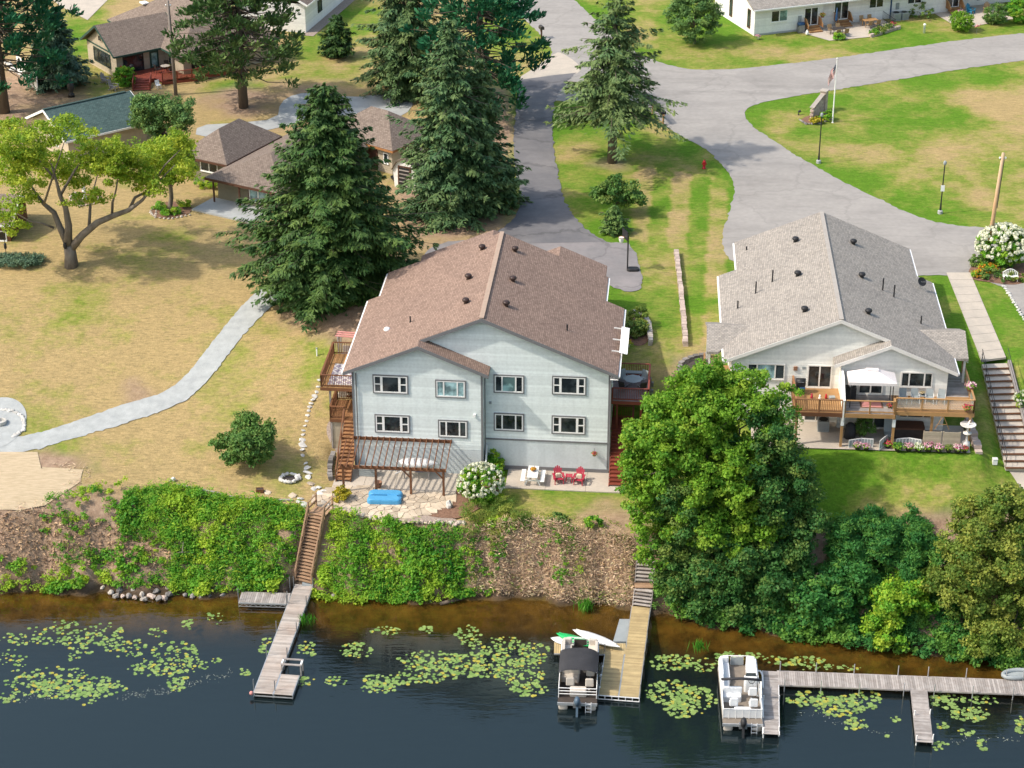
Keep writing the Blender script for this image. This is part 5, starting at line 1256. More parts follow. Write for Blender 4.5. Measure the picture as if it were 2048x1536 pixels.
    for k in range(3): rod('ladder_rung', mt['white'], b, (lx-.17,-L/2-.08-.09*k,h0-.02-.22*k), (lx+.17,-L/2-.08-.09*k,h0-.02-.22*k), .02)
    if canopy:
        y_a, y_b, zt = -1.9, .55, h0+1.75; mb = MB(); K, J = 12, 7; vs = []
        for i in range(K+1):
            for j in range(J+1):
                x = -W/2+.02+(W-.04)*i/K; y = y_a+(y_b-y_a)*j/J
                vs.append((x, y, zt-.30*abs(2*i/K-1)**3-.10*abs(2*j/J-1)**2.5+.02*math.sin(j*2.1+i*.7)))
        n_ = len(vs); vs += [(x,y,z-.02) for x,y,z in vs]
        f1 = [(i*(J+1)+j,(i+1)*(J+1)+j,(i+1)*(J+1)+j+1,i*(J+1)+j+1) for i in range(K) for j in range(J)]
        mb.add(vs, f1+[tuple(n_+q for q in f[::-1]) for f in f1]); mb.build('bimini_top', mt['black_canvas'], b, True)
        for yy in (y_a+.08,(y_a+y_b)/2,y_b-.08):
            for sx in (-1,1): rod('bimini_pole', mt['white'], b, (sx*(W/2-.06),(y_a+y_b)/2-.1,h0+.7), (sx*(W/2-.12),yy,zt-.32), .016)
    else:
        MB().tube([(-W/2+.0,-.55,h0+1.45),(0,-.5,h0+1.5),(W/2-.0,-.55,h0+1.45)], .09, 8).build('rolled_bimini', mt['black_canvas'], b, True)
        for sx in (-1,1):
            rod('bimini_pole', mt['alu'], b, (sx*(W/2-.05),-1.5,h0+.7), (sx*(W/2-.02),-.55,h0+1.45), .018); rod('bimini_pole', mt['alu'], b, (sx*(W/2-.05),.3,h0+.7), (sx*(W/2-.02),-.55,h0+1.45), .018)
    return b
pa, pb = P(1150,1412,-4.3), P(1166,1292,-3.95)
c1 = (P(1152,1408,-4.0)+P(1163,1290,-4.0))/2
pontoon('pontoon boat with black bimini top and tan seats at the yellow dock', (c1.x,c1.y-.1,WATER), R(-3.5), 6.3, 2.5, 'boat_floor_dark', 'boat_tan', 'boat_tan', True)
c2 = (P(1474,1452,-4.0)+P(1484,1328,-4.0))/2
pontoon('all-white open pontoon boat with rolled black bimini beside the grey finger pier', (c2.x,c2.y,WATER), R(-2.0), 6.4, 2.5, 'boat_floor', 'boat_white', 'boat_white', False)
# fenders beside the canopy boat
for i, q in enumerate(((1205,1336),(1202,1353),(1199,1378))):
    f_ = P(*q,-4.25); t_ = thing('dock_fender', ['white round fender nearest the shore beside the canopy boat','middle white round fender between canopy boat and yellow dock','white round fender nearest the dock end beside the canopy boat'][i], 'fender', f_)
    MB().ball((0,0,0),(.13,.13,.2),10,8).build('fender_body', mt['boat_white'], t_, True); MB().tube([(0,0,.18),(.02,0,.4)],.015,5).build('fender_rope', mt['steel'], t_)
# paddle boards and kayak on the yellow dock
def hull(name, label, cat, loc, rz, L, W, Hh, m, m2=None, tilt=0, up=1):
    o_ = thing(name, label, cat, loc, rz)
    K, J = 14, 8; vs = []; 
    for i in range(K+1):
        u = 2*i/K-1; wv = W/2*max(.02,(1-abs(u)**2.4)); hh = Hh*max(.05,(1-abs(u)**3))
        for j in range(J):
            a = 2*math.pi*j/J; vs.append((u*L/2, wv*math.cos(a), Hh*.5+hh*.5*math.sin(a)*(1 if math.sin(a) > 0 else .6)+.10*Hh*u*u))
    fs = [(i*J+j,i*J+(j+1)%J,(i+1)*J+(j+1)%J,(i+1)*J+j) for i in range(K) for j in range(J)]+[tuple(range(J)), tuple(K*J+j for j in range(J-1,-1,-1))]
    MB().add(vs, [f[::-1] for f in fs]).build('hull', mt[m], o_, True)
    if m2:
        MB().tube([(-L*.42,0,Hh*.98),(0,0,Hh*1.02),(L*.42,0,Hh*.98)], .03, 6).build('keel_strip', mt[m2], o_)
    o_.rotation_euler = (tilt,0,rz); return o_
def between(a, b, z): 
    p_, q_ = P(*a,z), P(*b,z); return (p_+q_)/2, math.atan2(q_.y-p_.y,q_.x-p_.x), (q_-p_).length
c_, r_, l_ = between((1145,1259),(1240,1294),ZDK+.35); hull('kayak', 'white kayak lying upside down on the yellow dock', 'kayak', (c_.x,c_.y,ZDK+.12), r_, l_, .85, .38, 'boat_white', 'vinyl')
c_, r_, l_ = between((1112,1266),(1192,1293),ZDK+.3); hull('kayak', 'bright green kayak between the two white hulls on the yellow dock', 'kayak', (c_.x,c_.y,ZDK+.1), r_, l_, .85, .34, 'board_green', 'board_green')
c_, r_, l_ = between((1101,1275),(1165,1287),ZDK+.15); hull('paddle_board', 'white paddle board under the green kayak on the yellow dock', 'paddle board', (c_.x,c_.y,ZDK+.03), r_, l_, .95, .16, 'boat_white')
# ================================================================ VEGETATION
def unit(v): return v/np.maximum(np.linalg.norm(v, axis=-1, keepdims=True), 1e-6)
def leaf_mesh(name, mat, C, A, Nn, L, Wd, tint, hue=None):
    """kite-shaped leaves: centre C, long axis A, normal Nn, length L, width Wd"""
    A = unit(A); B = unit(np.cross(Nn, A)); L = np.asarray(L)[:,None]; Wd = np.asarray(Wd)[:,None]
    Nv = np.cross(A, B)
    v = np.stack([C-A*L*.5, C+B*Wd*.5+A*L*.05, C+A*L*.5-Nv*L*.08, C-B*Wd*.5+A*L*.05], 1).reshape(-1,3)
    q = np.arange(len(C)*4).reshape(-1,4)
    at = {'tint':('FACE',np.clip(tint,0,1))}
    if hue is not None: at['hue'] = ('FACE',np.clip(hue,0,1))
    return np_mesh(name, v, q, mat, False, at)
mt['leaf_maple'] = LEAF('leaf_maple', (.065,.225,.022), (.26,.46,.035), (.38,.49,.05), trans=.4)
mt['leaf_dark'] = LEAF('leaf_dark', (.028,.125,.035), (.10,.25,.05), (.27,.34,.07), trans=.4)
mt['leaf_linden'] = LEAF('leaf_linden', (.065,.155,.025), (.225,.32,.05), (.42,.43,.08), trans=.4)
mt['leaf_locust'] = LEAF('leaf_locust', (.12,.26,.024), (.38,.50,.04), (.52,.55,.05), trans=.4)
mt['leaf_bush'] = LEAF('leaf_bush', (.055,.15,.033), (.15,.28,.055), (.26,.29,.065))
mt['leaf_bank'] = LEAF('leaf_bank', (.045,.225,.022), (.23,.50,.04), (.46,.56,.045), trans=.4)
mt['leaf_sumac'] = LEAF('leaf_sumac', (.025,.145,.035), (.085,.27,.055), (.21,.38,.05), trans=.4)
mt['leaf_yellow'] = LEAF('leaf_yellow', (.34,.30,.02), (.55,.44,.03), (.22,.26,.03))
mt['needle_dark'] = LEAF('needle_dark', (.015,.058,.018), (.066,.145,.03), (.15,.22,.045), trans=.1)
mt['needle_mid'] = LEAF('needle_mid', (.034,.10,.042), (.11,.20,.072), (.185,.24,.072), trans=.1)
mt['needle_blue'] = LEAF('needle_blue', (.06,.13,.085), (.145,.23,.14), (.18,.24,.11), trans=.1)
mt['needle_soft'] = LEAF('needle_soft', (.065,.16,.05), (.16,.28,.07), (.22,.30,.07), trans=.2)
mt['needle_pine'] = LEAF('needle_pine', (.03,.09,.028), (.11,.19,.05), (.16,.21,.06), trans=.1)
mt['needle_vivid'] = LEAF('needle_vivid', (.008,.085,.042), (.03,.165,.065), (.07,.21,.07), trans=.1)
mt['dry_brush'] = LEAF('dry_brush', (.46,.31,.21), (.82,.63,.44), (.27,.33,.09), trans=.1)
mt['dry_stem'] = LEAF('dry_stem', (.24,.145,.10), (.56,.385,.24), (.68,.48,.25), trans=.05)
mt['petal_white'] = LEAF('petal_white', (.62,.64,.42), (.85,.85,.74), trans=.2)
mt['petal_pink'] = LEAF('petal_pink', (.58,.06,.25), (.78,.32,.48), (.82,.72,.7), trans=.2)
mt['petal_red'] = LEAF('petal_red', (.55,.03,.06), (.62,.10,.16), trans=.2)
mt['petal_orange'] = LEAF('petal_orange', (.62,.18,.02), (.7,.32,.03), (.7,.5,.05), trans=.2)
mt['lily'] = LEAF('lily', (.13,.235,.06), (.27,.37,.11), (.44,.36,.05), trans=.05, rough=.45)
mt['lily_one'] = MAT('lily_one', (.15,.25,.065), (.27,.365,.11), sc=.9, rough=.45, rnd=.22)
mt['lily_yellow'] = MAT('lily_yellow', (.46,.38,.04), (.34,.40,.09), sc=.9, rough=.45, rnd=.2)
def rvec(n, r): return unit(r.normal(size=(n,3)))
def clusters(ells, n, r, lo=.55, top_bias=.0):
    """points spread through the outer shells of several ellipsoids (world coords)"""
    vol = np.array([e[3]*e[4]*e[5] for e in ells])**.67; vol /= vol.sum(); out = []; nrm = []
    for e, k in zip(ells, r.multinomial(n, vol)):
        d = rvec(k, r); rad = r.uniform(lo**3, 1, k)**(1/3); rad *= 1+.10*np.sin(d[:,0]*5+e[0])*np.cos(d[:,1]*4+e[1])
        out.append(np.array(e[:3])+d*rad[:,None]*np.array(e[3:6])); nrm.append(unit(d/np.array(e[3:6])))
    return np.concatenate(out), np.concatenate(nrm)
def sub_lobes(E, k, r):
    out = []
    for e in E:
        c, rad = np.array(e[:3]), np.array(e[3:6]); out.append((*c, *(rad*.62)))
        for d in rvec(k, r):
            d = d if d[2] > -.5 else -d
            f = r.uniform(.17,.40); p_ = c+d*rad*(1.04-f*.75); out.append((*p_, *(rad.mean()*f*r.uniform(.8,1.2,3)*np.array([1,1,1.15]))))
    return out
def foliage(name, mat, cc, cn, per, cr, L, asp, r, flat_=.6, hue=0.0, up=.55, droop=0.0, patch=None, lvar=None):
    n = len(cc); C = np.repeat(cc, per, 0); Nn = np.repeat(cn, per, 0); m_ = len(C)
    off = rvec(m_, r)*(r.uniform(0,1,m_)**.45)[:,None]; off[:,2] *= flat_
    rad = np.repeat(r.uniform(.65,1.25,n)*cr, per)
    C = C+off*rad[:,None]
    nor = unit(Nn*.5+off*.55+np.array([0,0,up])+r.normal(size=(m_,3))*.38)
    ax = unit(rvec(m_, r)+Nn*.5+np.array([0,0,-droop]))
    tint = np.repeat(r.uniform(0,1,n), per)*.55+r.uniform(0,1,m_)*.45
    hu = np.clip(np.repeat(r.uniform(-1,1,n), per)*.5+hue+r.normal(size=m_)*.15, 0, 1)
    Ls = L*r.uniform(.7,1.3,m_)
    if patch is not None: tint = np.clip(np.repeat(patch*1.5-.25, per)*.6+tint*.4, 0, 1); hu = np.clip(hu*.6+np.repeat((patch > .62)*.45, per), 0, 1)
    if lvar is not None: Ls = Ls*np.repeat(lvar, per)
    return leaf_mesh(name, mat, C, ax, nor, Ls, Ls*asp, tint, hu)
def limb_pts(a, b, r, k=5, sag=.12):
    a, b = np.array(a, float), np.array(b, float); t_ = np.linspace(0,1,k)[:,None]; d = np.linalg.norm(b-a)
    p = a*(1-t_)+b*t_; p[1:-1] += r.normal(size=(k-2,3))*d*.05; p[:,2] += np.sin(t_[:,0]*math.pi)*d*sag
    return [Vector(q) for q in p]
def broadleaf(name, label, base, ells, ncl, per, cr, L, mat, seed, trunk=.25, asp=.7, hue=0.0, bark='bark', group=None, cat='tree', nlimb=14, lo=.55, flat_=.6, trunk_top=None, droop=0.0, sub=0):
    r = np.random.default_rng(seed); base = Vector(base)
    t = thing(name, label, cat, base, 0, group)
    E = [(base.x+e[0],base.y+e[1],base.z+e[2],e[3],e[4],e[5]) for e in ells]
    if sub: E = sub_lobes(E, sub, r)
    cc, cn = clusters(E, ncl, r, lo)
    g = hgt(cc[:,0], cc[:,1]); g = np.maximum(g, WATER); k = cc[:,2] > g+.15; cc, cn = cc[k], cn[k]
    me = foliage('crown', mt[mat], cc, cn, per, cr, L, asp, r, flat_, hue, droop=droop)
    co = np.empty(len(me.vertices)*3, np.float32); me.vertices.foreach_get('co', co); co = co.reshape(-1,3)-np.array(base); me.vertices.foreach_set('co', co.ravel()); me.update()
    link('crown', me, t)
    mb = MB(); cz = np.array([np.array(e[:3]) for e in ells]).mean(0); tt = trunk_top if trunk_top else (cz[0]*.3, cz[1]*.3, cz[2]*.75)
    tp = limb_pts((0,0,-.4), tt, r, 6, 0); mb.tube(tp, [trunk*1.35,trunk*1.05,trunk*.95,trunk*.85,trunk*.7,trunk*.5], 9)
    for i in r.choice(len(cc), min(nlimb,len(cc)), replace=False):
        q = cc[i]-np.array(base); s = tp[r.integers(2,6)]; lp = limb_pts(s, q, r, 5); mb.tube(lp, [trunk*.42,trunk*.3,trunk*.2,trunk*.12,trunk*.04], 6)
    mb.build('trunk', mt[bark], t, True)
    return t
def conifer(name, label, base, Hh, Rb, mat, seed, z0=.8, lay=46, per_ring=15, L=.62, asp=.34, group=None, droop=.32, trunk=.28, pw=.85, bark='bark', lean=(0,0), open_=0.0, hue=0.05, irr=.22, cat='tree', dens=6.5, skirt=.72):
    """whorls of drooping boughs, each set with many hanging sprays"""
    r = np.random.default_rng(seed); t = thing(name, label, cat, base, 0, group)
    Cs = []; As = []; Ns = []; Ls = []; tn = []; hs = []; br = MB()
    for i in range(lay):
        f = (i+r.uniform(-.3,.3))/lay; z = z0+(Hh-z0)*f
        R0 = Rb*max(.03,(1-f))**pw*min(1,skirt+f*2.2)
        nb = max(4, int(per_ring*(1-f*.6))); ph = r.uniform(0,6.28)
        for j in range(nb):
            if r.random() < open_: continue
            a = ph+6.283*j/nb+r.normal()*.25; Rr = R0*(1+r.normal()*irr)*(1+.13*math.sin(2*a+f*9+seed)+.10*math.sin(5*a-f*17)); Rr = max(Rr,.25); zj = r.normal()*.5*(1-f)
            d = np.array([math.cos(a), math.sin(a), 0]); sgn = np.array([-d[1], d[0], 0])
            dr = droop*(1.15-f)*(1+r.normal()*.45)
            n = max(4, int(Rr*dens)); s = np.sort(r.uniform(.18,1,n))
            p = np.array([lean[0]*f,lean[1]*f,z])+d*(s*Rr)[:,None]; p[:,2] += -dr*Rr*s**1.3+.10*Rr*s**3+.12+zj
            bt = r.uniform(); bh = hue+r.normal()*.18
            if Rr > 1.2 and i % 3 == 0: br.tube([(lean[0]*f,lean[1]*f,z),tuple(p[len(p)//2]),tuple(p[-1])], [.05,.035,.012], 4)
            for k in range(4):
                m_ = len(p); side = r.normal(size=m_)
                w_ = (.36*Rr*(1.12-s))*side*.55
                q = p+sgn*w_[:,None]; q[:,2] -= np.abs(w_)*.25+r.uniform(0,.22,m_)
                ax = unit(d*.75+sgn*np.sign(w_)[:,None]*.65+np.array([0,0,-.32])+r.normal(size=(m_,3))*.25)
                Cs.append(q); As.append(ax); Ns.append(unit(np.array([0,0,1.0])+d*.35+r.normal(size=(m_,3))*.4))
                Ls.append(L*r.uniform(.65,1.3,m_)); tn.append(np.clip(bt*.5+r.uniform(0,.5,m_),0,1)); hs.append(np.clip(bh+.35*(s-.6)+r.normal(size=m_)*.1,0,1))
    Cs, As, Ns, Ls, tn, hs = map(np.concatenate, (Cs,As,Ns,Ls,tn,hs))
    link('crown', leaf_mesh('crown', mt[mat], Cs, As, Ns, Ls, Ls*asp, tn, hs), t)
    mb = MB().tube([(0,0,-.3),(lean[0]*.3,lean[1]*.3,Hh*.3),(lean[0]*.6,lean[1]*.6,Hh*.6),(lean[0],lean[1],Hh*.98)], [trunk*1.25,trunk,trunk*.65,.03], 8)
    mb.build('trunk', mt[bark], t, True)
    if br.v: br.build('boughs', mt[bark], t)['kind'] = 'stuff'
    return t
def pine(name, label, base, Hh, zc, Rc, mat, seed, n=150, L=.5, per=46, trunk=.35, group=None, up_=.5):
    r = np.random.default_rng(seed); t = thing(name, label, 'tree', base, 0, group)
    cc = []; cn = []; mb = MB().tube([(0,0,-.3),(0,0,Hh*.5),(.2,0,Hh)], [trunk*1.2,trunk*.9,.08], 9)
    for i in range(n):
        f = r.uniform(0,1)**.9; z = zc+(Hh-zc)*f; Rr = Rc*(math.sin(math.pi*min(.97,.22+.75*f))**.6)*r.uniform(.35,1.05)
        a = r.uniform(0,6.283); q = np.array([Rr*math.cos(a),Rr*math.sin(a),z-.12*Rr+.1*Rr*r.normal()]); cc.append(q); cn.append(np.array([math.cos(a),math.sin(a),.4]))
        mb.tube([(0,0,z-.3),tuple(q*np.array([.5,.5,1])+np.array([0,0,-.1])),tuple(q)], [.08,.05,.02], 5)
    cc, cn = np.array(cc), unit(np.array(cn)); C = np.repeat(cc,per,0); Nn = np.repeat(cn,per,0); m_ = len(C)
    off = rvec(m_,r)*(r.uniform(0,1,m_)**.5)[:,None]*np.array([1.0,1.0,.5]); C = C+off*.95
    ax = unit(off+np.array([0,0,.55])+Nn*.4+r.normal(size=(m_,3))*.2); tint = np.repeat(r.uniform(0,1,n),per)*.5+r.uniform(0,.5,m_)
    hu = np.clip(np.repeat(r.normal(size=n)*.25,per)+r.normal(size=m_)*.1,0,1); Ls = L*r.uniform(.7,1.3,m_)
    link('crown', leaf_mesh('crown', mt[mat], C, ax, unit(rvec(m_,r)+np.array([0,0,up_])), Ls, Ls*.42, tint, hu), t)
    mb.build('trunk', mt['bark'], t, True); return t
g = lambda x, y: PG(x, y)
# --- conifers
SZ = P(664,588,4.8)
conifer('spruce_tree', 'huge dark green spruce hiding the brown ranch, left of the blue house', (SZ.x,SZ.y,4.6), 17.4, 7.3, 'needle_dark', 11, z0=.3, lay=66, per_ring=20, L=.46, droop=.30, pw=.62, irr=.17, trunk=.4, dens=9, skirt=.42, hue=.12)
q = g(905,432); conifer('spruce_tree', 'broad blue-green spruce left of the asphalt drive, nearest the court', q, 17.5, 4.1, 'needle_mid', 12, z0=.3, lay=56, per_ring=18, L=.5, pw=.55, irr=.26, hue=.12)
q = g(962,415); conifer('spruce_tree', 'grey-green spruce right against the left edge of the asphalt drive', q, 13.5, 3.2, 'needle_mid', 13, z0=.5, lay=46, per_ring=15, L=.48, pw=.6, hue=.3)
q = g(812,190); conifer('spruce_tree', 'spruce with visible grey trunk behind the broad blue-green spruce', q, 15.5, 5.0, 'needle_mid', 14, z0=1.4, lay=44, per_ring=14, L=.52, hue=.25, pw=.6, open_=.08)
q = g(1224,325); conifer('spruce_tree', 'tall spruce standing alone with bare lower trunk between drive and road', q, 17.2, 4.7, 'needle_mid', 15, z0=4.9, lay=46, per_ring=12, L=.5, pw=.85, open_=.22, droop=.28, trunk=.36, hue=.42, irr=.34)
q = g(675,114); conifer('small_conifer', 'small young conifer on the green lawn right of the round pine', q, 4.6, 1.9, 'needle_dark', 16, z0=.5, lay=24, per_ring=12, L=.45, pw=.5, droop=.05)
q = g(1016,412); conifer('cedar_shrub', 'narrow cedar beside the left edge of the asphalt drive', q, 3.6, 1.1, 'leaf_bush', 17, z0=.1, lay=22, per_ring=12, L=.4, pw=.5, droop=-.1)
q = g(1228,466); conifer('small_conifer', 'little young spruce in a mulch ring below the ornamental tree', q, 2.5, 1.1, 'needle_soft', 18, z0=.25, lay=24, per_ring=12, L=.36, pw=.6, droop=.1, hue=.2)
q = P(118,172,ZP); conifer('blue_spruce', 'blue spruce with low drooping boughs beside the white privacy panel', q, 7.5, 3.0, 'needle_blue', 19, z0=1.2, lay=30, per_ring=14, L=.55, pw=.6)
q = P(335,318,ZP); broadleaf('small_tree', 'bushy mid-green tree rising behind the yellow-green tree', q, [(-.4,0,3.4,2.9,2.6,2.4),(-1.6,.3,4.4,1.7,1.6,1.7),(1.4,0,4.3,2.0,1.9,1.6)], 230, 60, .55, .26, 'needle_soft', 20, trunk=.16, asp=.5, sub=8, lo=.4)
q = P(487,215,ZP); pine('pine_tree', 'round-crowned pine with bare trunk in the upper left lawn', q, 13.5, 4.0, 6.6, 'needle_pine', 21, n=230, trunk=.42)
q = P(960,225,ZP); pine('pine_tree', 'vivid dark green pine reaching the top edge by the mailbox lawn', q, 17.0, 2.0, 6.6, 'needle_vivid', 22, n=190, L=.6, trunk=.4)
q = P(8,225,ZP); pine('pine_tree', 'dark green pine with grey trunk at the upper left corner', q, 16, 4.5, 7.6, 'needle_vivid', 23, n=200, L=.6, trunk=.5)
# --- small deciduous trees
q = P(1388,88,ZP); broadleaf('small_tree', 'round green tree on the lawn left of the townhouse row', q, [(0,0,3.0,3.0,2.7,2.5),(-.3,0,4.6,1.9,1.9,1.7)], 170, 60, .6, .30, 'needle_soft', 31, trunk=.12, asp=.45)
q = g(1236,430); broadleaf('ornamental_tree', 'small leafy ornamental tree on the lawn right of the drive', q, [(.1,0,1.8,2.1,1.9,1.5),(-1.3,.3,1.6,.9,.9,1.0)], 130, 60, .5, .24, 'leaf_bush', 32, trunk=.09, sub=7, lo=.4)
q = g(497,925); broadleaf('round_bush', 'large round green bush on the dry lawn above the bank', q, [(0,0,1.6,2.5,2.2,1.8),(.6,-.3,1.9,1.9,1.8,1.5),(-.9,0,1.4,1.6,1.5,1.4)], 420, 70, .42, .19, 'leaf_bush', 33, trunk=.1, cat='bush', sub=6, lo=.5)
# --- locust with spreading limbs, built limb by limb from the photograph
lb = g(143,532); LT = thing('old_tree', 'old forked tree with twisted limbs and thin yellow-green crown on the dry lawn', 'tree', lb)
r = np.random.default_rng(41)
def lp(px_, py_, dy=0.0):                       # point of the tree at depth lb.y+dy seen at this pixel
    Y = lb.y+dy; k = (CAM_F*_s+(768-py_)*0)/1
    dyp = (768-py_)/CAM_F; t_ = Y/(_c+dyp*_s); return Vector(((px_-1024)/CAM_F*t_-lb.x, dy, CAM_H+(-_s+dyp*_c)*t_-lb.z))
limbs = [([(143,538),(141,510),(138,490)],[.62,.5,.46],0),([(138,492),(120,455),(108,425),(88,408),(70,385),(50,350)],[.34,.27,.22,.17,.11,.05],1.0),([(136,490),(137,450),(131,415),(120,390),(112,360),(100,320)],[.36,.29,.22,.17,.11,.05],-.6),
 ([(144,495),(165,470),(195,445),(225,432),(258,420),(285,400),(310,370)],[.36,.31,.27,.23,.19,.13,.05],-1.0),([(258,420),(270,395),(300,380),(350,330)],[.15,.12,.09,.03],.6),([(178,455),(180,420),(181,400),(195,350)],[.14,.12,.1,.04],.8),([(224,430),(225,405),(232,380),(240,330)],[.12,.1,.07,.03],-.5),
 ([(108,456),(85,447),(60,443),(30,425)],[.1,.08,.06,.03],-.6),([(120,392),(150,340),(190,290)],[.13,.09,.03],1.5),([(112,360),(60,300),(20,270)],[.1,.07,.03],1.2),([(88,408),(110,340),(130,280)],[.1,.07,.03],-1.2),([(285,400),(330,330),(370,290)],[.1,.06,.03],-1)]
mb = MB()
for pts, rad, dep in limbs:
    k = len(pts); mb.tube([lp(*p_, dep*(i/(k-1))) if pts[0][1] > 500 or i else lp(*p_) for i, p_ in enumerate(pts)], rad, 9)
mb.build('trunk', mt['bark_grey'], LT, True)
cl = [(40,290,60,38,75),(90,270,45,30,40),(20,340,45,35,45),(110,330,60,35,65),(60,380,45,30,30),(150,345,40,35,30),(190,310,50,35,50),(225,340,50,35,55),(270,335,60,40,75),(325,310,50,32,60),(350,280,35,25,30),(200,395,30,25,14),(300,370,40,25,30),(170,270,30,18,14),(10,420,38,30,26),(240,290,40,22,25),(35,455,30,16,10),(70,320,40,26,30),(150,400,26,20,10),(370,340,26,22,16),(15,255,40,18,24),(130,245,40,16,16)]
cc = []
for x, y, rx, ry, n in cl:
    cdep = r.normal()*2.4
    for _ in range(int(n*1.15)):
        a, d = r.uniform(0,6.28), math.sqrt(r.uniform()); cc.append(lp(x+.8*rx*d*math.cos(a), y+.85*ry*d*math.sin(a), cdep+r.normal()*1.1))
cc = np.array(cc); cn = unit(rvec(len(cc), r)+np.array([0,0,.8]))
link('crown', foliage('crown', mt['leaf_locust'], cc, cn, 42, .62, .24, .6, r, .5, .15), LT)
MB().ball((-.25,-.5,2.0),(.16,.1,.3),8,6).build('knot_hole', mt['black'], LT)
q = g(343,418); broadleaf('small_tree', 'slim grey-trunked tree in a stone-edged bed right of the old tree', q, [(.2,0,4.2,2.2,2.0,1.6),(-1,.3,5.0,1.8,1.6,1.3),(1.2,.2,5.2,1.4,1.4,1.1)], 120, 50, .6, .26, 'leaf_locust', 42, trunk=.2, bark='bark_grey', lo=.3)
# --- big trees between the houses and at the right
def wpt(px_, py_, Y): dyp = (768-py_)/CAM_F; t_ = Y/(_c+dyp*_s); return Vector(((px_-1024)/CAM_F*t_, Y, CAM_H+(-_s+dyp*_c)*t_))
def ell_px(base, items):       # crown lobes read off the photograph: pixel centre, pixel radii, place in depth, depth radius
    o_ = []
    for x, y, rx, ry, Y, rd in items:
        c_ = wpt(x, y, Y)
        for _ in range(40):
            if c_.z > max(hz(c_.x, c_.y), WATER)+ry/30*.55: break
            Y -= .2; c_ = wpt(x, y, Y)
        s = CAM_F/(c_.y*_c-(c_.z-CAM_H)*_s); o_.append((c_.x-base.x, c_.y-base.y, c_.z-base.z, rx/s, rd, ry/s/.93))
    return o_
b0 = Vector((13.0,121.9,.0))
broadleaf('maple_tree', 'big bright green maple covering the yard between the two houses', b0, ell_px(b0, [(1400,880,135,105,121.8,4.0),(1330,900,85,90,121.5,3.2),(1460,830,105,70,122.4,3.5),(1330,1010,80,80,120.3,2.6),(1440,960,110,90,120.5,3.2),(1540,800,60,45,123,2.2),(1280,960,40,60,121,2),(1400,1050,90,70,119.6,2.4),(1310,1080,45,60,119.6,1.8),(1500,1060,70,70,119.6,2.2),(1410,780,70,40,122.5,2.2)]), 1150, 84, .56, .22, 'leaf_maple', 51, trunk=.35, hue=.05, nlimb=26, sub=16, lo=.4)
b1 = Vector((17.8,121.6,-.3))
broadleaf('dark_tree', 'dark olive-green tree on the right flank of the bright maple', b1, ell_px(b1, [(1530,890,75,85,121.4,2.6),(1570,980,70,95,120.8,2.4),(1520,1010,70,80,120,2.4),(1590,1080,60,80,119.5,2)]), 420, 96, .6, .21, 'leaf_dark', 52, trunk=.3, hue=.12, sub=16, lo=.4)
b2 = Vector((12.2,121.0,-1.2))
broadleaf('dark_tree', 'olive-leaved tree leaning over the bank in front of the bright maple', b2, ell_px(b2, [(1360,1000,48,50,119.6,1.6),(1370,1080,62,70,119.4,2.0),(1410,1120,80,70,120.5,2.2),(1362,1165,48,55,119.8,1.6),(1420,1050,70,60,121,2)]), 430, 96, .58, .2, 'leaf_dark', 53, trunk=.22, hue=.22, sub=16, lo=.4)
b3 = Vector((17.2,119.6,-2.4))
broadleaf('dark_tree', 'dark green tree hanging over the water between the two boats', b3, ell_px(b3, [(1480,1130,90,70,120,2.2),(1470,1210,75,45,118,1.8),(1560,1180,70,60,118.5,2),(1400,1200,55,40,118.3,1.5),(1550,1120,70,60,120,2)]), 400, 96, .6, .22, 'leaf_dark', 54, trunk=.2, hue=.02, droop=.5, sub=16, lo=.4)
b4 = Vector((22.3,118.8,-1.6))
broadleaf('dark_tree', 'small dark leafy tree at the waterline right of the overhanging tree', b4, ell_px(b4, [(1640,1210,65,60,117.5,2),(1700,1170,55,50,118.5,1.8),(1620,1250,40,25,116.5,1.2)]), 240, 70, .55, .25, 'leaf_sumac', 55, trunk=.15, hue=.1, sub=16, lo=.4)
b5 = Vector((27.3,116.6,-2.2))
broadleaf('willow_shrub', 'yellow-green leafy shrub hanging over the water behind the grey dock', b5, ell_px(b5, [(1790,1220,65,55,117,1.8),(1770,1270,50,35,115.6,1.4),(1830,1190,45,45,118,1.6)]), 260, 66, .5, .22, 'leaf_bank', 56, trunk=.1, hue=.25, cat='shrub', sub=16, lo=.4)
b6 = Vector((34.2,120.5,-1.2))
broadleaf('linden_tree', 'olive-yellow linden tree at the right edge above the grey dock', b6, ell_px(b6, [(1970,1110,95,120,117.5,3.2),(2020,1040,70,70,118.2,2.6),(1920,1180,70,80,118.4,2.4),(2030,1200,70,90,118.4,2.6),(1990,1270,70,50,116.8,2)]), 640, 92, .58, .205, 'leaf_linden', 57, trunk=.3, hue=.22, sub=16, lo=.4)
b7 = Vector((33.6,114.0,-4.1))
broadleaf('bank_bush', 'bright green bush at the waterline under the linden tree', b7, ell_px(b7, [(1960,1300,60,25,114.4,1.2),(2020,1315,40,22,113.4,1.0),(1895,1275,40,22,115.5,1.0)]), 110, 60, .42, .2, 'leaf_sumac', 58, trunk=.06, hue=.4, cat='bush')
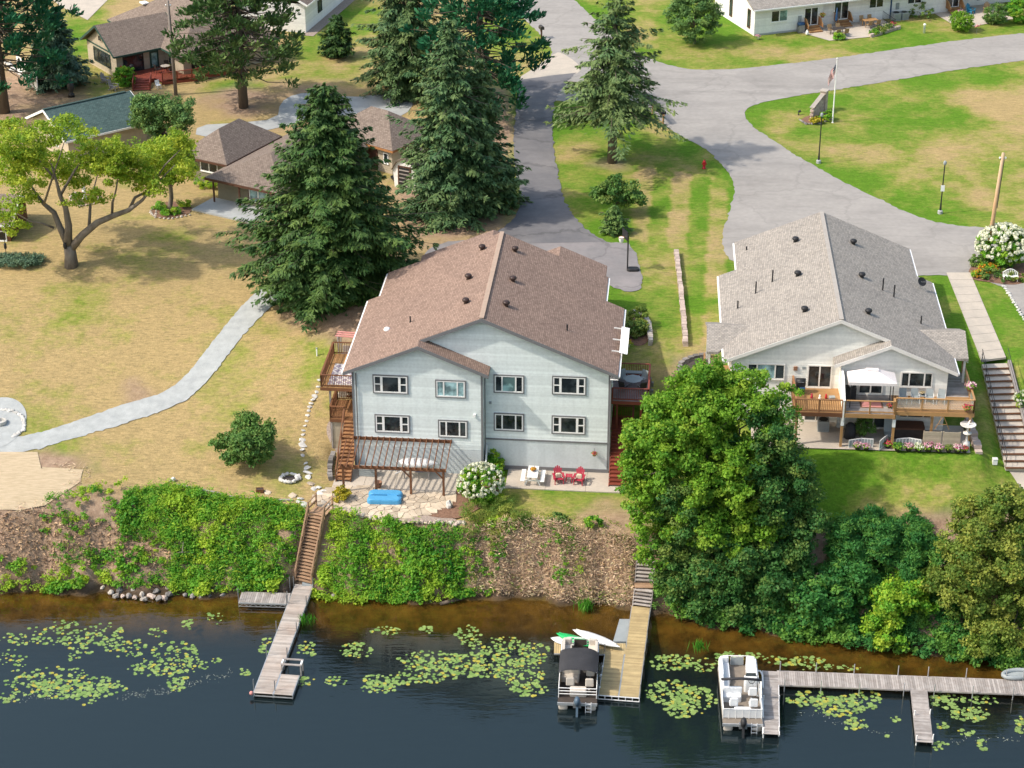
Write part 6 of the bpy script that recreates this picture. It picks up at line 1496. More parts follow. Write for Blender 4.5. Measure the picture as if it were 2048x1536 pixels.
for i, (x, y, rx, ry, Y, rd, lab) in enumerate([(1720,1070,75,45,121.0,2.0,'sumac thicket bush nearest the lawn of the cream house'),(1790,1060,70,40,121.2,2.0,'sumac thicket bush with yellow flower tips below the lawn'),(1750,1120,95,55,119.8,2.0,'wide deep green sumac thicket bush in the middle of the bank'),(1830,1120,60,50,120.0,1.8,'sumac thicket bush touching the olive-yellow linden'),(1690,1130,50,50,119.6,1.6,'sumac thicket bush beside the dark trees on the bank')]):
    c_ = wpt(x, y, Y); b_ = Vector((c_.x, Y, hz(c_.x, Y)))
    broadleaf('sumac_bush', lab, b_, ell_px(b_, [(x,y,rx,ry,Y,rd)]), 200, 60, .5, .27, 'leaf_sumac', 60+i, trunk=.06, asp=.32, hue=.0, cat='bush', group='sumac thicket on the right bank', nlimb=6, flat_=.4, sub=8, lo=.4)
# --- shrubs
def shrub(name, label, px_, w_, h_, mat, seed, n=60, per=50, L=.16, cr=.28, hue=0.0, base=None, bloom=None, nb=60, br=.075, asp=.65, group=None, depth=None):
    b_ = Vector(base) if base is not None else PG(*px_)
    t = broadleaf(name, label, b_, [(0,0,h_*.5,w_/2,(depth or w_)/2,h_*.5)], n, per, cr, L, mat, seed, trunk=.04, asp=asp, hue=hue, cat='shrub', nlimb=5, group=group)
    if bloom:
        r_ = np.random.default_rng(seed+500); d = rvec(nb*3, r_); d = d[(d[:,2] > -.25)][:nb]; d = d*np.array([w_/2,(depth or w_)/2,h_*.52])*1.03+np.array([0,0,h_*.5])
        C = np.repeat(d, 16, 0); o_ = rvec(len(C), r_); C = C+o_*br; Ls = np.full(len(C), br*1.5)
        bl = link('blossoms', leaf_mesh('blossoms', mt[bloom], C, rvec(len(C),r_), o_, Ls, Ls, np.repeat(r_.uniform(0,1,len(d)),16)*.4+r_.uniform(0,.6,len(C)), r_.uniform(0,1,len(C))*.6), t); bl['kind'] = 'stuff'
    return t
shrub('hydrangea', 'hydrangea covered in cream-white blooms beside the flagstone patio', (962,1000), 3.1, 2.6, 'leaf_bank', 71, 110, 55, .2, .32, .1, bloom='petal_white', nb=190, br=.10)
shrub('hydrangea', 'large white-blooming hydrangea at the foot of the utility pole', (2003,528), 4.2, 3.2, 'leaf_bank', 72, 130, 55, .22, .36, .1, bloom='petal_white', nb=260, br=.13)
shrub('gold_shrub', 'small golden yellow shrub on the left end of the flagstones', (683,1000), 1.25, .95, 'leaf_yellow', 73, 40, 50, .13, .2, .1)
shrub('wall_shrub', 'green shrub against the foundation of the blue house behind the hydrangea', (987,938), 1.5, 1.5, 'leaf_bank', 74, 45, 50, .2, .28, .1)
shrub('wall_shrub', 'low bright green shrub next to the hydrangea by the foundation', (996,950), 1.0, .9, 'leaf_bank', 75, 26, 50, .18, .22, .3)
shrub('small_shrub', 'small dark shrub on the grass edge below the red chairs', (1117,1045), 1.1, .7, 'leaf_bush', 76, 24, 46, .15, .2)
shrub('small_shrub', 'small bright shrub on the grass edge nearest the big maple', (1187,1055), 1.3, .8, 'leaf_bank', 77, 26, 46, .15, .22)
q = P(250,172,ZP); shrub('clipped_shrub', 'round clipped bright green shrub beside the red deck steps', None, 2.3, 2.0, 'leaf_bank', 78, 120, 50, .14, .25, .0, base=q)
q = P(118,135,ZP); shrub('dark_hedge', 'dark rounded evergreen shrub behind the stones by the blue spruce', None, 3.2, 1.6, 'needle_dark', 79, 90, 40, .2, .3, base=q)
q = P(1922,62,ZP); shrub('clipped_shrub', 'clipped yellow-green shrub by the pink flower basket on the upper patio', None, 2.6, 2.2, 'leaf_maple', 80, 120, 46, .16, .3, base=q)
q = P(1990,48,ZP); shrub('clipped_shrub', 'clipped dark green round shrub at the upper right', None, 2.7, 2.3, 'leaf_bush', 81, 120, 46, .16, .3, base=q)
q = P(2045,45,ZP); shrub('clipped_shrub', 'largest clipped green shrub at the upper right corner', None, 3.8, 3.0, 'leaf_bank', 82, 160, 46, .18, .32, base=q)
q = P(35,525,4.6)
shrub('juniper_bed', 'long low blue-green juniper bed at the left edge below the old tree', (30,528), 5.2, .75, 'needle_blue', 83, 190, 46, .2, .3, base=None, depth=2.6, asp=.3)
shrub('fern_bed', 'yellow-green ferny plant by the brown ranch porch', (415,372), 2.4, .8, 'leaf_bank', 84, 40, 44, .24, .3, .4, asp=.3)
for i, (x, y, s, lab) in enumerate([(318,418,1.0,'leafy perennial at the left of the stone-edged tree bed'),(330,432,.8,'yellowish perennial at the front of the stone-edged tree bed'),(352,428,.8,'low perennial at the right front of the stone-edged tree bed'),(368,415,1.1,'green perennial at the right of the stone-edged tree bed')]):
    shrub('perennial', lab, (x,y), s*1.2, s*.7, 'leaf_bank', 90+i, 18, 40, .2, .24, .2*i, asp=.35, group='perennials in the stone-edged tree bed')
for i, (x, y, w_, lab, m_) in enumerate([(1278,652,1.9,'yellow-green evergreen in the stone-edged bed beside the blue house','leaf_linden'),(1272,672,1.7,'dark green evergreen in the stone-edged bed nearest the red deck','leaf_bush'),(1284,668,1.2,'olive evergreen against the curved stones by the red deck','leaf_linden')]):
    shrub('evergreen_shrub', lab, (x,y), w_, w_*.75, m_, 100+i, 40, 46, .16, .26, .3)
for i, (x, y, w_, h_, m_, lab, bl) in enumerate([(1655,240,1.5,1.0,'leaf_bank','green perennial beside the brick sign wall',None),(1632,246,1.3,.6,'leaf_yellow','yellow perennial at the front of the brick sign wall',None),
  (1957,532,1.6,1.1,'leaf_bush','brownish-green shrub left of the utility pole base',None),(1975,545,1.4,.7,'leaf_bank','orange lily clump at the foot of the utility pole','petal_orange'),(1960,553,1.2,.5,'leaf_bank','orange flower clump at the corner of the sidewalk bed','petal_orange'),(1990,560,2.6,.8,'leaf_bush','low olive shrub mound in front of the white bench',None),(2035,560,1.8,.7,'leaf_linden','reddish-green low mound right of the white bench',None)]):
    shrub('garden_plant', lab, (x,y), w_, h_, m_, 110+i, 28, 44, .16, .24, .2, bloom=bl, nb=26, br=.08)
# --- bank vegetation (nobody could count it)
def on_bank(poly, n, seed):
    r_ = np.random.default_rng(seed); xs = [p_[0] for p_ in poly]; ys = [p_[1] for p_ in poly]; out = []
    zt = []
    X = r_.uniform(-48,40,n*30); Y = r_.uniform(110,133,n*30); Z = hgt(X,Y); px_, py_ = Qv(X,Y,Z); k = in_poly(px_,py_,poly); 
    o_ = np.c_[X[k],Y[k],Z[k]][:n]
    for (a, b_, wd_) in ((top, T1, .98), (T2, T3, .72)):
        a2, d2 = np.array(a[:2]), np.array(b_[:2])-np.array(a[:2]); tt_ = np.clip(((o_[:,:2]-a2) @ d2)/(d2 @ d2), -.3, 1.1); o_ = o_[np.linalg.norm(o_[:,:2]-a2-tt_[:,None]*d2, axis=1) > wd_]
    return o_, r_
def bank_cover(name, label, poly, n, per, mat, seed, hgt_=.45, cr=.38, L=.2, asp=.6, hue=.1, thin=None):
    c_, r_ = on_bank(poly, n, seed)
    if thin is not None:
        v_ = vnoise(c_[:,0]+50, c_[:,1]*1.3, 1.5, seed)*.65+vnoise(c_[:,0]+9, c_[:,1], .6, seed+1)*.35; c_ = c_[v_ > thin]
    hv = vnoise(c_[:,0]+80, c_[:,1]*1.2, 1.1, seed+3)
    hv2 = vnoise(c_[:,0]+33, c_[:,1]*1.4+7, .55, seed+9); c_[:,2] += hgt_*(.08+1.9*hv**1.8+1.2*hv2**2)*r_.uniform(.5,1.2,len(c_))
    nrm = unit(np.tile(np.array([0,-.45,1.0]), (len(c_),1))+r_.normal(size=(len(c_),3))*.3)
    me = foliage(name, mt[mat], c_, nrm, per, cr, L, asp, r_, .6, hue, patch=vnoise(c_[:,0]+21, c_[:,1]*1.3, 1.3, seed+4), lvar=vnoise(c_[:,0]+2, c_[:,1], .9, seed+6)*.9+.55)
    return tag(link(name, me), label, 'ground cover', None, 'stuff')
bank_cover('bank_plants', 'lush bright green plants covering the bank left of the wooden stairs', [(255,985),(340,975),(470,1000),(560,1010),(612,1022),(600,1160),(560,1190),(340,1190),(330,1140),(345,1100),(250,1080),(235,1030)], 1500, 34, 'leaf_bank', 201, .34, .38, .18, thin=.28)
bank_cover('bank_plants', 'lush bright green plants covering the bank right of the wooden stairs', [(660,1030),(730,1040),(830,1052),(920,1050),(948,1070),(925,1100),(962,1130),(935,1160),(955,1195),(900,1208),(700,1208),(622,1195),(640,1100)], 1500, 34, 'leaf_bank', 202, .38, .38, .19, thin=.16)
bank_cover('bank_plants', 'green fringe of plants along the waterline at the far left', [(-20,1125),(60,1140),(140,1110),(230,1090),(345,1120),(335,1170),(220,1182),(100,1188),(-20,1190)], 620, 32, 'leaf_bank', 203, .4, .34, .19, thin=.34)
bank_cover('bank_plants', 'scattered green tufts on the bare upper bank at the left', [(100,1000),(160,975),(260,975),(300,1000),(250,1070),(170,1090),(60,1070)], 240, 26, 'leaf_bank', 204, .3, .28, .17, thin=.58)
bank_cover('bank_plants', 'green plants among the dry brush below the red chairs', [(930,1040),(1240,1060),(1265,1210),(1100,1205),(930,1190)], 700, 24, 'leaf_bank', 205, .3, .28, .17, thin=.56)
bank_cover('waterline_plants', 'dark green plants fringing the waterline under the right trees', [(1290,1218),(1400,1252),(1700,1302),(1850,1315),(1960,1332),(2060,1350),(2060,1250),(1700,1150),(1300,1150)], 1500, 30, 'leaf_sumac', 206, .5, .42, .22, hue=.15)
bank_cover('bank_plants', 'sparse small weeds fading out around the green bank at the left', [(90,985),(250,965),(480,985),(615,1012),(600,1180),(340,1185),(200,1165),(90,1110)], 700, 22, 'leaf_bank', 208, .25, .26, .14, hue=.2, thin=.5)
bank_cover('olive_brush', 'feathery olive brush at the top of the bank beside the hydrangea', [(925,1025),(985,1012),(1060,1030),(1050,1090),(1000,1110),(935,1090)], 420, 50, 'leaf_linden', 207, .6, .42, .22, asp=.22, hue=.0)
def brush(name, label, poly, n, seed, mat, L=.5, asp=.12, lift=.18, hue=.1, thin=None):
    c_, r_ = on_bank(poly, n, seed)
    if thin is not None: c_ = c_[vnoise(c_[:,0]+30, c_[:,1]*1.3, 1.2, seed) > thin]
    m_ = len(c_); c_[:,2] += r_.uniform(.02,1,m_)**2*lift*2.2
    ax = unit(r_.normal(size=(m_,3))*np.array([1,.8,.45])+np.array([0,-.2,0])); Ls = L*r_.uniform(.4,1.4,m_)
    me = leaf_mesh(name, mt[mat], c_, ax, unit(rvec(m_,r_)+np.array([0,-.3,1])), Ls, Ls*asp*r_.uniform(.6,2.0,m_), vnoise(c_[:,0]+70,c_[:,1],.9,seed+5)*.6+r_.uniform(0,.4,m_), np.clip(hue+r_.normal(size=m_)*.3,0,1))
    return tag(link(name, me), label, 'brush', None, 'stuff')
DRY = [(940,1060),(1060,1040),(1150,1060),(1260,1075),(1290,1110),(1275,1214),(1180,1212),(1080,1195),(950,1190),(925,1120)]
brush('dry_brush', 'tangle of dry tan brush on the bank below the red chairs', DRY, 19000, 211, 'dry_brush', .26, .16, .26)
brush('dry_stems', 'brown dead stems and leaves on the bank below the red chairs', DRY, 11000, 212, 'dry_stem', .45, .06, .34, .1)
brush('weed_blades', 'olive weeds and grass blades among the dry brush', DRY, 5200, 217, 'leaf_linden', .34, .12, .3, .1, thin=.48)
GL_ = [(255,985),(340,975),(470,1000),(560,1010),(612,1022),(600,1160),(560,1190),(340,1190),(330,1140),(345,1100),(250,1080),(235,1030)]
brush('weed_blades', 'tall grass blades and weeds on the green bank left of the stairs', GL_, 7000, 218, 'leaf_bank', .42, .1, .42, .3, thin=.35)
brush('weed_blades', 'tall grass blades and weeds on the green bank right of the stairs', [(660,1030),(730,1040),(830,1052),(940,1050),(955,1195),(900,1208),(700,1208),(622,1195),(640,1100)], 7000, 219, 'leaf_bank', .42, .1, .42, .3, thin=.3)
BROWN = [(-20,1030),(60,1020),(180,1040),(280,1060),(350,1090),(330,1140),(150,1130),(60,1160),(-20,1150)]
brush('dry_brush', 'dry reddish-brown litter on the bare bank at the far left', BROWN, 7000, 213, 'dry_stem', .32, .2, .14, .05)
brush('grass_tufts', 'wild grass tufts along the top of the left bank', [(240,985),(300,968),(470,990),(620,1010),(610,1030),(460,1020),(340,1000),(250,1010)], 2600, 214, 'leaf_bank', .34, .1, .2, .2)
brush('grass_tufts', 'dry grass fringe along the top of the bank by the maple', [(1000,1015),(1240,1045),(1245,1085),(1100,1060),(1000,1045)], 2600, 215, 'leaf_linden', .3, .1, .14, .4)
brush('straw_litter', 'loose pale straw scattered round the edge of the straw blanket', [(60,900),(90,925),(180,930),(185,960),(150,990),(60,1030),(-20,1035),(-20,1010),(80,1000),(150,955)], 3000, 216, 'dry_brush', .3, .1, .05, .0, thin=.3)
# reeds at the water
def reeds(label, x, y, n, seed):
    p_ = P(x,y,WATER); r_ = np.random.default_rng(seed); c_ = np.c_[p_.x+r_.normal(size=n)*.25, p_.y+r_.normal(size=n)*.2, np.full(n, WATER+.35)]
    ax = unit(np.c_[r_.normal(size=(n,2))*.35, np.ones(n)]); t_ = thing('reed_clump', label, 'reeds', p_); c_ -= np.array(p_)
    link('blades', leaf_mesh('blades', mt['leaf_bank'], c_, ax, rvec(n,r_), np.full(n,.95), np.full(n,.06), r_.uniform(0,1,n)*.5, np.zeros(n)), t_)
reeds('tall grass clump at the waterline left of the yellow dock', 1170, 1218, 130, 221); reeds('sparse reeds in the water beside the weathered dock', 612, 1248, 60, 222); reeds('sparse reeds in the lily pads right of the yellow dock', 1400, 1300, 60, 223)
# --- lily pads
PADS_ = [(40,1280,40,15,12),(100,1270,55,18,30),(160,1285,30,25,20),(215,1270,40,22,30),(130,1250,30,8,8),(250,1295,40,18,25),(310,1265,20,8,8),(375,1248,12,12,8),(430,1235,14,12,6),(350,1310,45,26,45),(310,1330,35,15,18),(380,1330,35,15,20),(355,1362,18,20,25),(290,1342,40,12,18),(200,1375,50,18,45),(110,1350,60,15,30),(60,1370,50,18,30),(120,1378,60,18,60),(20,1395,20,10,8),(175,1397,20,12,8),(150,1315,12,10,5),(25,1320,30,20,14),(490,1345,10,8,5),(430,1320,12,5,4),
 (530,1290,18,14,10),(612,1300,20,16,14),(605,1362,25,8,10),(670,1362,25,8,8),(715,1300,32,14,24),(770,1262,28,8,14),(850,1258,16,8,8),(860,1320,60,16,55),(935,1270,25,18,20),(960,1330,80,22,110),(780,1360,50,12,35),(755,1375,35,10,22),(1000,1290,60,15,40),(1040,1345,48,25,50),(1068,1308,30,20,35),(860,1350,60,14,42),(1060,1380,35,12,22),
 (1345,1325,45,14,40),(1410,1330,30,12,15),(1340,1385,45,22,55),(1390,1400,40,25,45),(1360,1420,30,15,25),(1480,1312,50,8,20),(1590,1320,60,10,32),(1640,1335,40,6,10),(1700,1335,30,5,6),
 (1620,1398,45,14,40),(1680,1412,50,18,55),(1730,1400,32,18,28),(1710,1450,25,12,18),(1790,1437,10,5,3),(1770,1470,6,4,2),(1895,1400,32,15,26),(1940,1428,36,14,34),(1885,1450,12,8,6),(1970,1400,30,8,10),(1935,1465,18,6,6),(1965,1490,14,10,8),(1880,1490,14,10,7),(2040,1450,10,15,8)]
def pad_mesh(nm, m_):
    vs = [(0,0,.012)]+[(math.cos(a)*(1+.05*math.sin(3*a)), math.sin(a), .012+.004*math.sin(5*a)) for a in np.linspace(.16, 6.12, 14)]
    return MB().add(vs, [(0,i,i+1) for i in range(1,14)]).mesh(nm, m_)
pm = [pad_mesh('lily_pad', mt['lily_one']), pad_mesh('lily_pad', mt['lily_yellow'])]
r = np.random.default_rng(301); allp = []
for x, y, rx, ry, n in PADS_:
    for _ in range(int(n*2.3)):
        a, d = r.uniform(0,6.28), r.uniform()**.55; p_ = P(x+1.1*rx*d*math.cos(a), y+1.15*ry*d*math.sin(a), WATER); allp.append((p_.x, p_.y, r.uniform(.05,.145)*(1.0 if r.random() > .15 else 1.2)*(1.1 if y > 1370 else 1), r.uniform(0,6.28), r.random(), x))
ordr = sorted(allp, key=lambda q_: q_[1]-q_[2]*20)
def pad_label(x): return 'green lily pad floating left of the weathered dock' if x < 500 else 'green lily pad floating between the weathered dock and the canopy boat' if x < 1110 else 'green lily pad floating between the yellow dock and the white boat' if x < 1450 else 'green lily pad floating behind or between the grey finger piers'
for i, (x, y, s, a, h_, cx) in enumerate(ordr[:300]):
    o_ = link('lily_pad', pm[1 if h_ < .13 else 0], None, (x,y,WATER+.004+.0006*(i%9)), (0,0,a), (s,s,1)); tag(o_, pad_label(cx), 'lily pad', pad_label(cx).replace('green lily pad','lily pads'))
rest = np.array([q_[:5] for q_ in ordr[300:]]); k = len(rest); an = np.linspace(.16,6.12,11)
vx = rest[:,0:1]+rest[:,2:3]*np.cos(an+rest[:,3:4]); vy = rest[:,1:2]+rest[:,2:3]*np.sin(an+rest[:,3:4]); vz = np.repeat((WATER+.003+.008*r.random(k))[:,None], 12, 1)
V = np.stack([np.c_[rest[:,0],vx], np.c_[rest[:,1],vy], vz], 2).reshape(-1,3); T = np.concatenate([np.c_[np.arange(k)*12, np.arange(k)*12+i, np.arange(k)*12+i+1] for i in range(1,11)])
tag(link('lily_pads', np_mesh('lily_pads', V, T, mt['lily'], False, {'tint':('FACE',np.tile(r.random(k),10)),'hue':('FACE',np.tile((rest[:,4] < .13)*.8,10))})), 'field of small round lily pads spread over the pond', 'lily pads', None, 'stuff')
# pollen line on the water
pts = []
for (a, b, n) in (((20,1398),(170,1388),70),((240,1395),(330,1380),80),((330,1380),(465,1345),110),((1600,1420),(1780,1468),60),((1900,1480),(2048,1478),50)):
    f = r.random(n); pts += [P(a[0]+(b[0]-a[0])*q_+r.normal()*5, a[1]+(b[1]-a[1])*q_+r.normal()*3+4*math.sin(q_*17), WATER+.006) for q_ in f]
C = np.array(pts); Ls = r.uniform(.04,.11,len(C)); tag(link('pollen_scum', leaf_mesh('pollen_scum', mt['petal_white'], C, np.c_[r.normal(size=(len(C),2)),np.zeros(len(C))], np.tile([0,0,1.0],(len(C),1)), Ls, Ls*.3, r.random(len(C)))), 'thin pale pollen lines drifting on the water', 'scum', None, 'stuff')
# ================================================================ YARD
def rock_me(seed, m_):
    r_ = np.random.default_rng(seed); mb = MB(); mb.ball((0,0,0), 1, 8, 5); d = r_.normal(size=3)
    mb.v = [tuple(np.array(v)*(1+.18*math.sin(3*v[0]+seed)+.14*math.cos(4*v[1]+2*seed)+.08*r_.normal())*np.array([1,1,.8])) for v in mb.v]
    return mb.mesh('rock', m_, False)
ROCK = {m_: [rock_me(i+7*k, mt[m_]) for i in range(4)] for k, m_ in enumerate(('stone_pale','stone_grey','stone_white','stone_tan','block_pink'))}
def rock(name, parent, p_, s, m_='stone_pale', sq=1.0):
    return link(name, random.choice(ROCK[m_]), parent, p_, (random.uniform(-.25,.25),random.uniform(-.25,.25),random.uniform(0,6.28)), (s*random.uniform(.85,1.3),s*random.uniform(.75,1.05),s*.75*sq))
bl = lambda u, v, z=0: BH.matrix_basis @ Vector((u,v,z))
wl = lambda u, v, z=0: WH.matrix_basis @ Vector((u,v,z))
# ---- patios of the blue house
def slab_patio(name, M_, u0, u1, v0, v1, z, nu, nv, m_='concrete'):
    root = tag(MB().box(((u0+u1)/2,(v0+v1)/2,z-.12),(u1-u0-.02,v1-v0-.02,.1)).build(name, mt['dark_soil']), kind='structure'); root.location = M_.location; root.rotation_euler = M_.rotation_euler
    for i in range(nu):
        for j in range(nv):
            du, dv = (u1-u0)/nu, (v1-v0)/nv; bx('slab', mt[m_], root, (u0+du*(i+.5),v0+dv*(j+.5),z-.05), (du-.02,dv-.02,.1))
slab_patio('concrete_patio', BH, -1.25, 7.55, -3.35, -.02, .05, 4, 1); slab_patio('concrete_patio', BH, 10.9, 19.4, -1.75, .98, .05, 3, 1)
MB().extr([(9.35,-.6,0),(9.35,.95,0),(9.35,.95,2.0),(9.35,.75,2.0),(9.35,-.6,.5)], (.08,0,0)).build('wing_panel', mt['white'], BH)
flat('mulch_bed', None, .035, mt['mulch'], 1, world=[P(*q_,0)[:2] for q_ in ((905,952),(1003,955),(1008,978),(985,1003),(960,1016),(925,1038),(870,1036),(848,1028),(893,1006),(903,992))])
# flagstones: irregular slabs with open joints
def clip_half(poly, a, b):
    mx_, my_ = (a[0]+b[0])/2, (a[1]+b[1])/2; nx_, ny_ = b[0]-a[0], b[1]-a[1]; out = []
    for i in range(len(poly)):
        p_, q_ = poly[i], poly[(i+1)%len(poly)]; dp = (p_[0]-mx_)*nx_+(p_[1]-my_)*ny_; dq = (q_[0]-mx_)*nx_+(q_[1]-my_)*ny_
        if dp <= 0: out.append(p_)
        if dp*dq < 0: t_ = dp/(dp-dq); out.append((p_[0]+(q_[0]-p_[0])*t_, p_[1]+(q_[1]-p_[1])*t_))
    return out
fpoly = [tuple(P(*q_,0)[:2]) for q_ in ((632,1003),(652,990),(668,980),(705,976),(760,983),(830,990),(905,995),(893,1006),(868,1015),(850,1028),(800,1033),(745,1028),(690,1014),(660,1012))]
FS = tag(flat('flagstone_patio', None, .03, mt['pebble_bed'], 0, world=fpoly), kind='structure')
seeds = []; r = np.random.default_rng(401); fx_ = [q_[0] for q_ in fpoly]; fy_ = [q_[1] for q_ in fpoly]
while len(seeds) < 150:
    p_ = (r.uniform(min(fx_),max(fx_)), r.uniform(min(fy_),max(fy_)))
    if in_poly(np.array([p_[0]]), np.array([p_[1]]), fpoly)[0] and all((p_[0]-q_[0])**2+(p_[1]-q_[1])**2 > .085 for q_ in seeds): seeds.append(p_)
    elif r.random() < .002: break
for s_ in seeds:
    cell = [(s_[0]-.6,s_[1]-.6),(s_[0]+.6,s_[1]-.6),(s_[0]+.6,s_[1]+.6),(s_[0]-.6,s_[1]+.6)]
    for o_ in seeds:
        if o_ is not s_ and abs(o_[0]-s_[0]) < 1.2 and abs(o_[1]-s_[1]) < 1.2: cell = clip_half(cell, s_, o_)
    cx = sum(q_[0] for q_ in cell)/len(cell); cy = sum(q_[1] for q_ in cell)/len(cell)
    cell = [(cx+(x-cx)*(1-.035/max(.1,math.hypot(x-cx,y-cy))), cy+(y-cy)*(1-.035/max(.1,math.hypot(x-cx,y-cy)))) for x,y in cell]
    h_ = r.uniform(.06,.085); MB().prism([(x-cx,y-cy) for x,y in cell], .0, h_).build('flagstone', mt['stone_tan'], FS, False, (cx,cy,.005))
# stone edging along the patio and bank top
ED = thing('stone_edging', 'row of rounded pale stones edging the flagstone patio above the bank', 'edging')
for i in range(34):
    f = i/33; x = 648+f*280; y = 1006+38*min(1,f*2.2)**.8+f*4+random.uniform(-2,2); p_ = PG(x,y); rock('stone', ED, (p_.x,p_.y,max(p_.z,-.1)+.05), random.uniform(.14,.24), random.choice(['stone_pale','stone_tan','block_pink']))
flat('pebble_strip', None, .02, mt['pebble_bed'], 1, world=[P(*q_,0)[:2] for q_ in ((662,1004),(690,1014),(745,1028),(800,1033),(850,1030),(905,1036),(920,1044),(850,1044),(745,1038),(680,1024))])
p_ = PG(899,1016); BO = thing('boulder', 'single upright pale boulder on the mulch left of the white hydrangea', 'boulder', p_); link('stone', ROCK['stone_white'][1], BO, (0,0,.2), (0,0,.5), (.26,.2,.42))
# curved retaining wall left of the stairs
def stone_wall(label, pts, hts, m_='stone_pale', bw=.42, bh=.2, bd=.34, name='retaining_wall', sm=2, jitter=.03, gap=.04):
    o_ = thing(name, label, 'stone wall'); pl = smooth_pl(np.array([(q_.x,q_.y) for q_ in pts]), sm); L_ = np.hypot(*np.diff(pl,axis=0).T).sum(); n = max(2,int(L_/bw)); rs = resample(pl, n*2+1)
    for k in range(int(max(hts)/bh+.5)):
        for i in range(n):
            f = i/max(1,n-1); hh = hts[0]+(hts[-1]-hts[0])*f
            if (k+1)*bh > hh+bh*.5: continue
            a, b_ = rs[2*i], rs[2*i+2]; c_ = (a+b_)/2; z_ = hz(c_[0],c_[1]); d_ = b_-a
            bx('stone', mt[m_], o_, (c_[0]+random.uniform(-1,1)*jitter, c_[1]+random.uniform(-1,1)*jitter, z_+bh*(k+.5)-.05), (np.hypot(*d_)-gap, bd*random.uniform(.9,1.1), bh-.015), math.atan2(d_[1],d_[0])+random.uniform(-.05,.05))
    return o_
stone_wall('curved grey stone retaining wall beside the cedar stairs of the blue house', [PG(668,915),PG(661,930),PG(659,945),PG(662,962)], [.6,.4], 'stone_grey', .34, .2)
stone_wall('straight row of pinkish landscape blocks on the lawn between the two houses', [PG(1352,508),PG(1360,570),PG(1367,640),PG(1371,694)], [.5,.6], 'block_pink', .5, .25, .36, 'block_wall')
stone_wall('curved low stone edging round the planting bed beside the red deck', [PG(1264,628),PG(1285,632),PG(1298,648),PG(1301,692)], [.4,.5], 'stone_pale', .34, .18)
stone_wall('curved grey block wall around the dark planting bed left of the cream house', [PG(1360,752),PG(1358,735),PG(1375,722),PG(1420,713)], [.5,.35], 'stone_grey', .42, .2)
stone_wall('stone steps of stacked pale blocks at the right corner of the cream house patio', [wl(16.9,.2),wl(17.1,-2.0),wl(17.2,-3.9)], [.9,.3], 'block_pink', .42, .22, .5)
SB = thing('stone_block_wall', 'rough grey stone wall under the cedar upper deck', 'stone wall', BH.location, R(-5))
for i in range(7):
    for k in range(6): bx('stone', mt['stone_pale'], SB, (-2.0+.32*i+(.16 if k % 2 else 0),5.75+random.uniform(-.05,.05),3.0+.3*k), (.3,.3,.28))
for i in range(9):
    for k in range(7): bx('stone', mt['stone_grey'], SB, (18.3+.3*i+(.15 if k % 2 else 0),6.9+random.uniform(-.05,.05),2.7+.32*k), (.28,.3,.3))
def sheet(name, pxs, mat, off=.05): 
    pl = smooth_pl(np.array([PG(*q_)[:2] for q_ in pxs]), 2, True); c_ = pl.mean(0); n = len(pl); rings = [c_+(pl-c_)*k for k in (.25,.5,.75,1.0)]; vv = np.r_[[c_], np.concatenate(rings)]; zz = hgt(vv[:,0],vv[:,1])+off
    v3 = np.c_[vv,zz]; mb = MB(); fs = [(0,1+i,1+(i+1)%n) for i in range(n)]+[(1+k*n+i,1+(k+1)*n+i,1+(k+1)*n+(i+1)%n,1+k*n+(i+1)%n) for k in range(3) for i in range(n)]
    area = sum(pl[i][0]*pl[(i+1)%n][1]-pl[(i+1)%n][0]*pl[i][1] for i in range(n)); mb.add([tuple(q_) for q_ in v3], fs if area > 0 else [f[::-1] for f in fs]); return tag(mb.build(name, mat, None, True), kind='structure')
sheet('planting_bed', [(1264,632),(1284,636),(1296,650),(1299,690),(1262,695),(1255,660)], mt['mulch']); sheet('planting_bed', [(1362,750),(1362,735),(1380,724),(1425,716),(1430,760),(1400,790),(1370,775)], mt['dark_soil'])
sheet('pebble_bed', [(655,880),(652,850),(668,835),(690,850),(690,900),(680,915)], mt['pebble_bed']); sheet('tree_bed', [(300,425),(315,408),(350,402),(385,412),(380,430),(340,438),(310,436)], mt['mulch']); sheet('garden_bed', [(1940,560),(1935,540),(1960,520),(2000,505),(2060,520),(2075,560),(2030,572),(1985,566)], mt['mulch'])
sheet('sign_bed', [(1600,240),(1615,232),(1655,225),(1662,238),(1640,248),(1612,249)], mt['mulch']); sheet('round_bed', [(140,395),(155,385),(185,384),(200,395),(190,408),(160,413),(143,407)], mt['mulch']); sheet('spruce_bed', [(60,150),(90,130),(150,140),(160,158),(110,175),(70,175)], mt['mulch']); sheet('mulch_ring', [(1210,468),(1228,460),(1245,468),(1228,474)], mt['mulch'])
def ring_stones(label, pxs, m_='stone_pale', s=.16, n=30, name='stone_edging'):
    o_ = thing(name, label, 'edging'); pl = resample(np.array([PG(*q_)[:2] for q_ in pxs]), n)
    for x, y in pl: rock('stone', o_, (x,y,hz(x,y)+.06), s*random.uniform(.8,1.25), m_)
ring_stones('ring of small stones edging the slim tree bed by the ranch porch', [(310,436),(300,425),(315,408)]+[(310,436),(340,439),(380,431)][::1], 'stone_pale', .12, 26); ring_stones('curved brick-coloured edging of the round flower bed with the statue', [(200,395),(190,408),(160,413),(143,407),(140,395),(150,387)], 'block_pink', .13, 26)
ring_stones('ring of white stones round the gravel circle at the left edge', [(5,820),(25,823),(44,833),(50,848),(47,862),(28,874)], 'stone_white', .15, 26); ring_stones('white boulders in the mulch below the blue spruce', [(100,175),(108,160),(125,163),(135,165),(150,155)], 'stone_white', .26, 7); ring_stones('stones edging the bed in front of the brick sign wall', [(1600,241),(1612,249),(1640,248),(1662,239)], 'stone_grey', .14, 18)
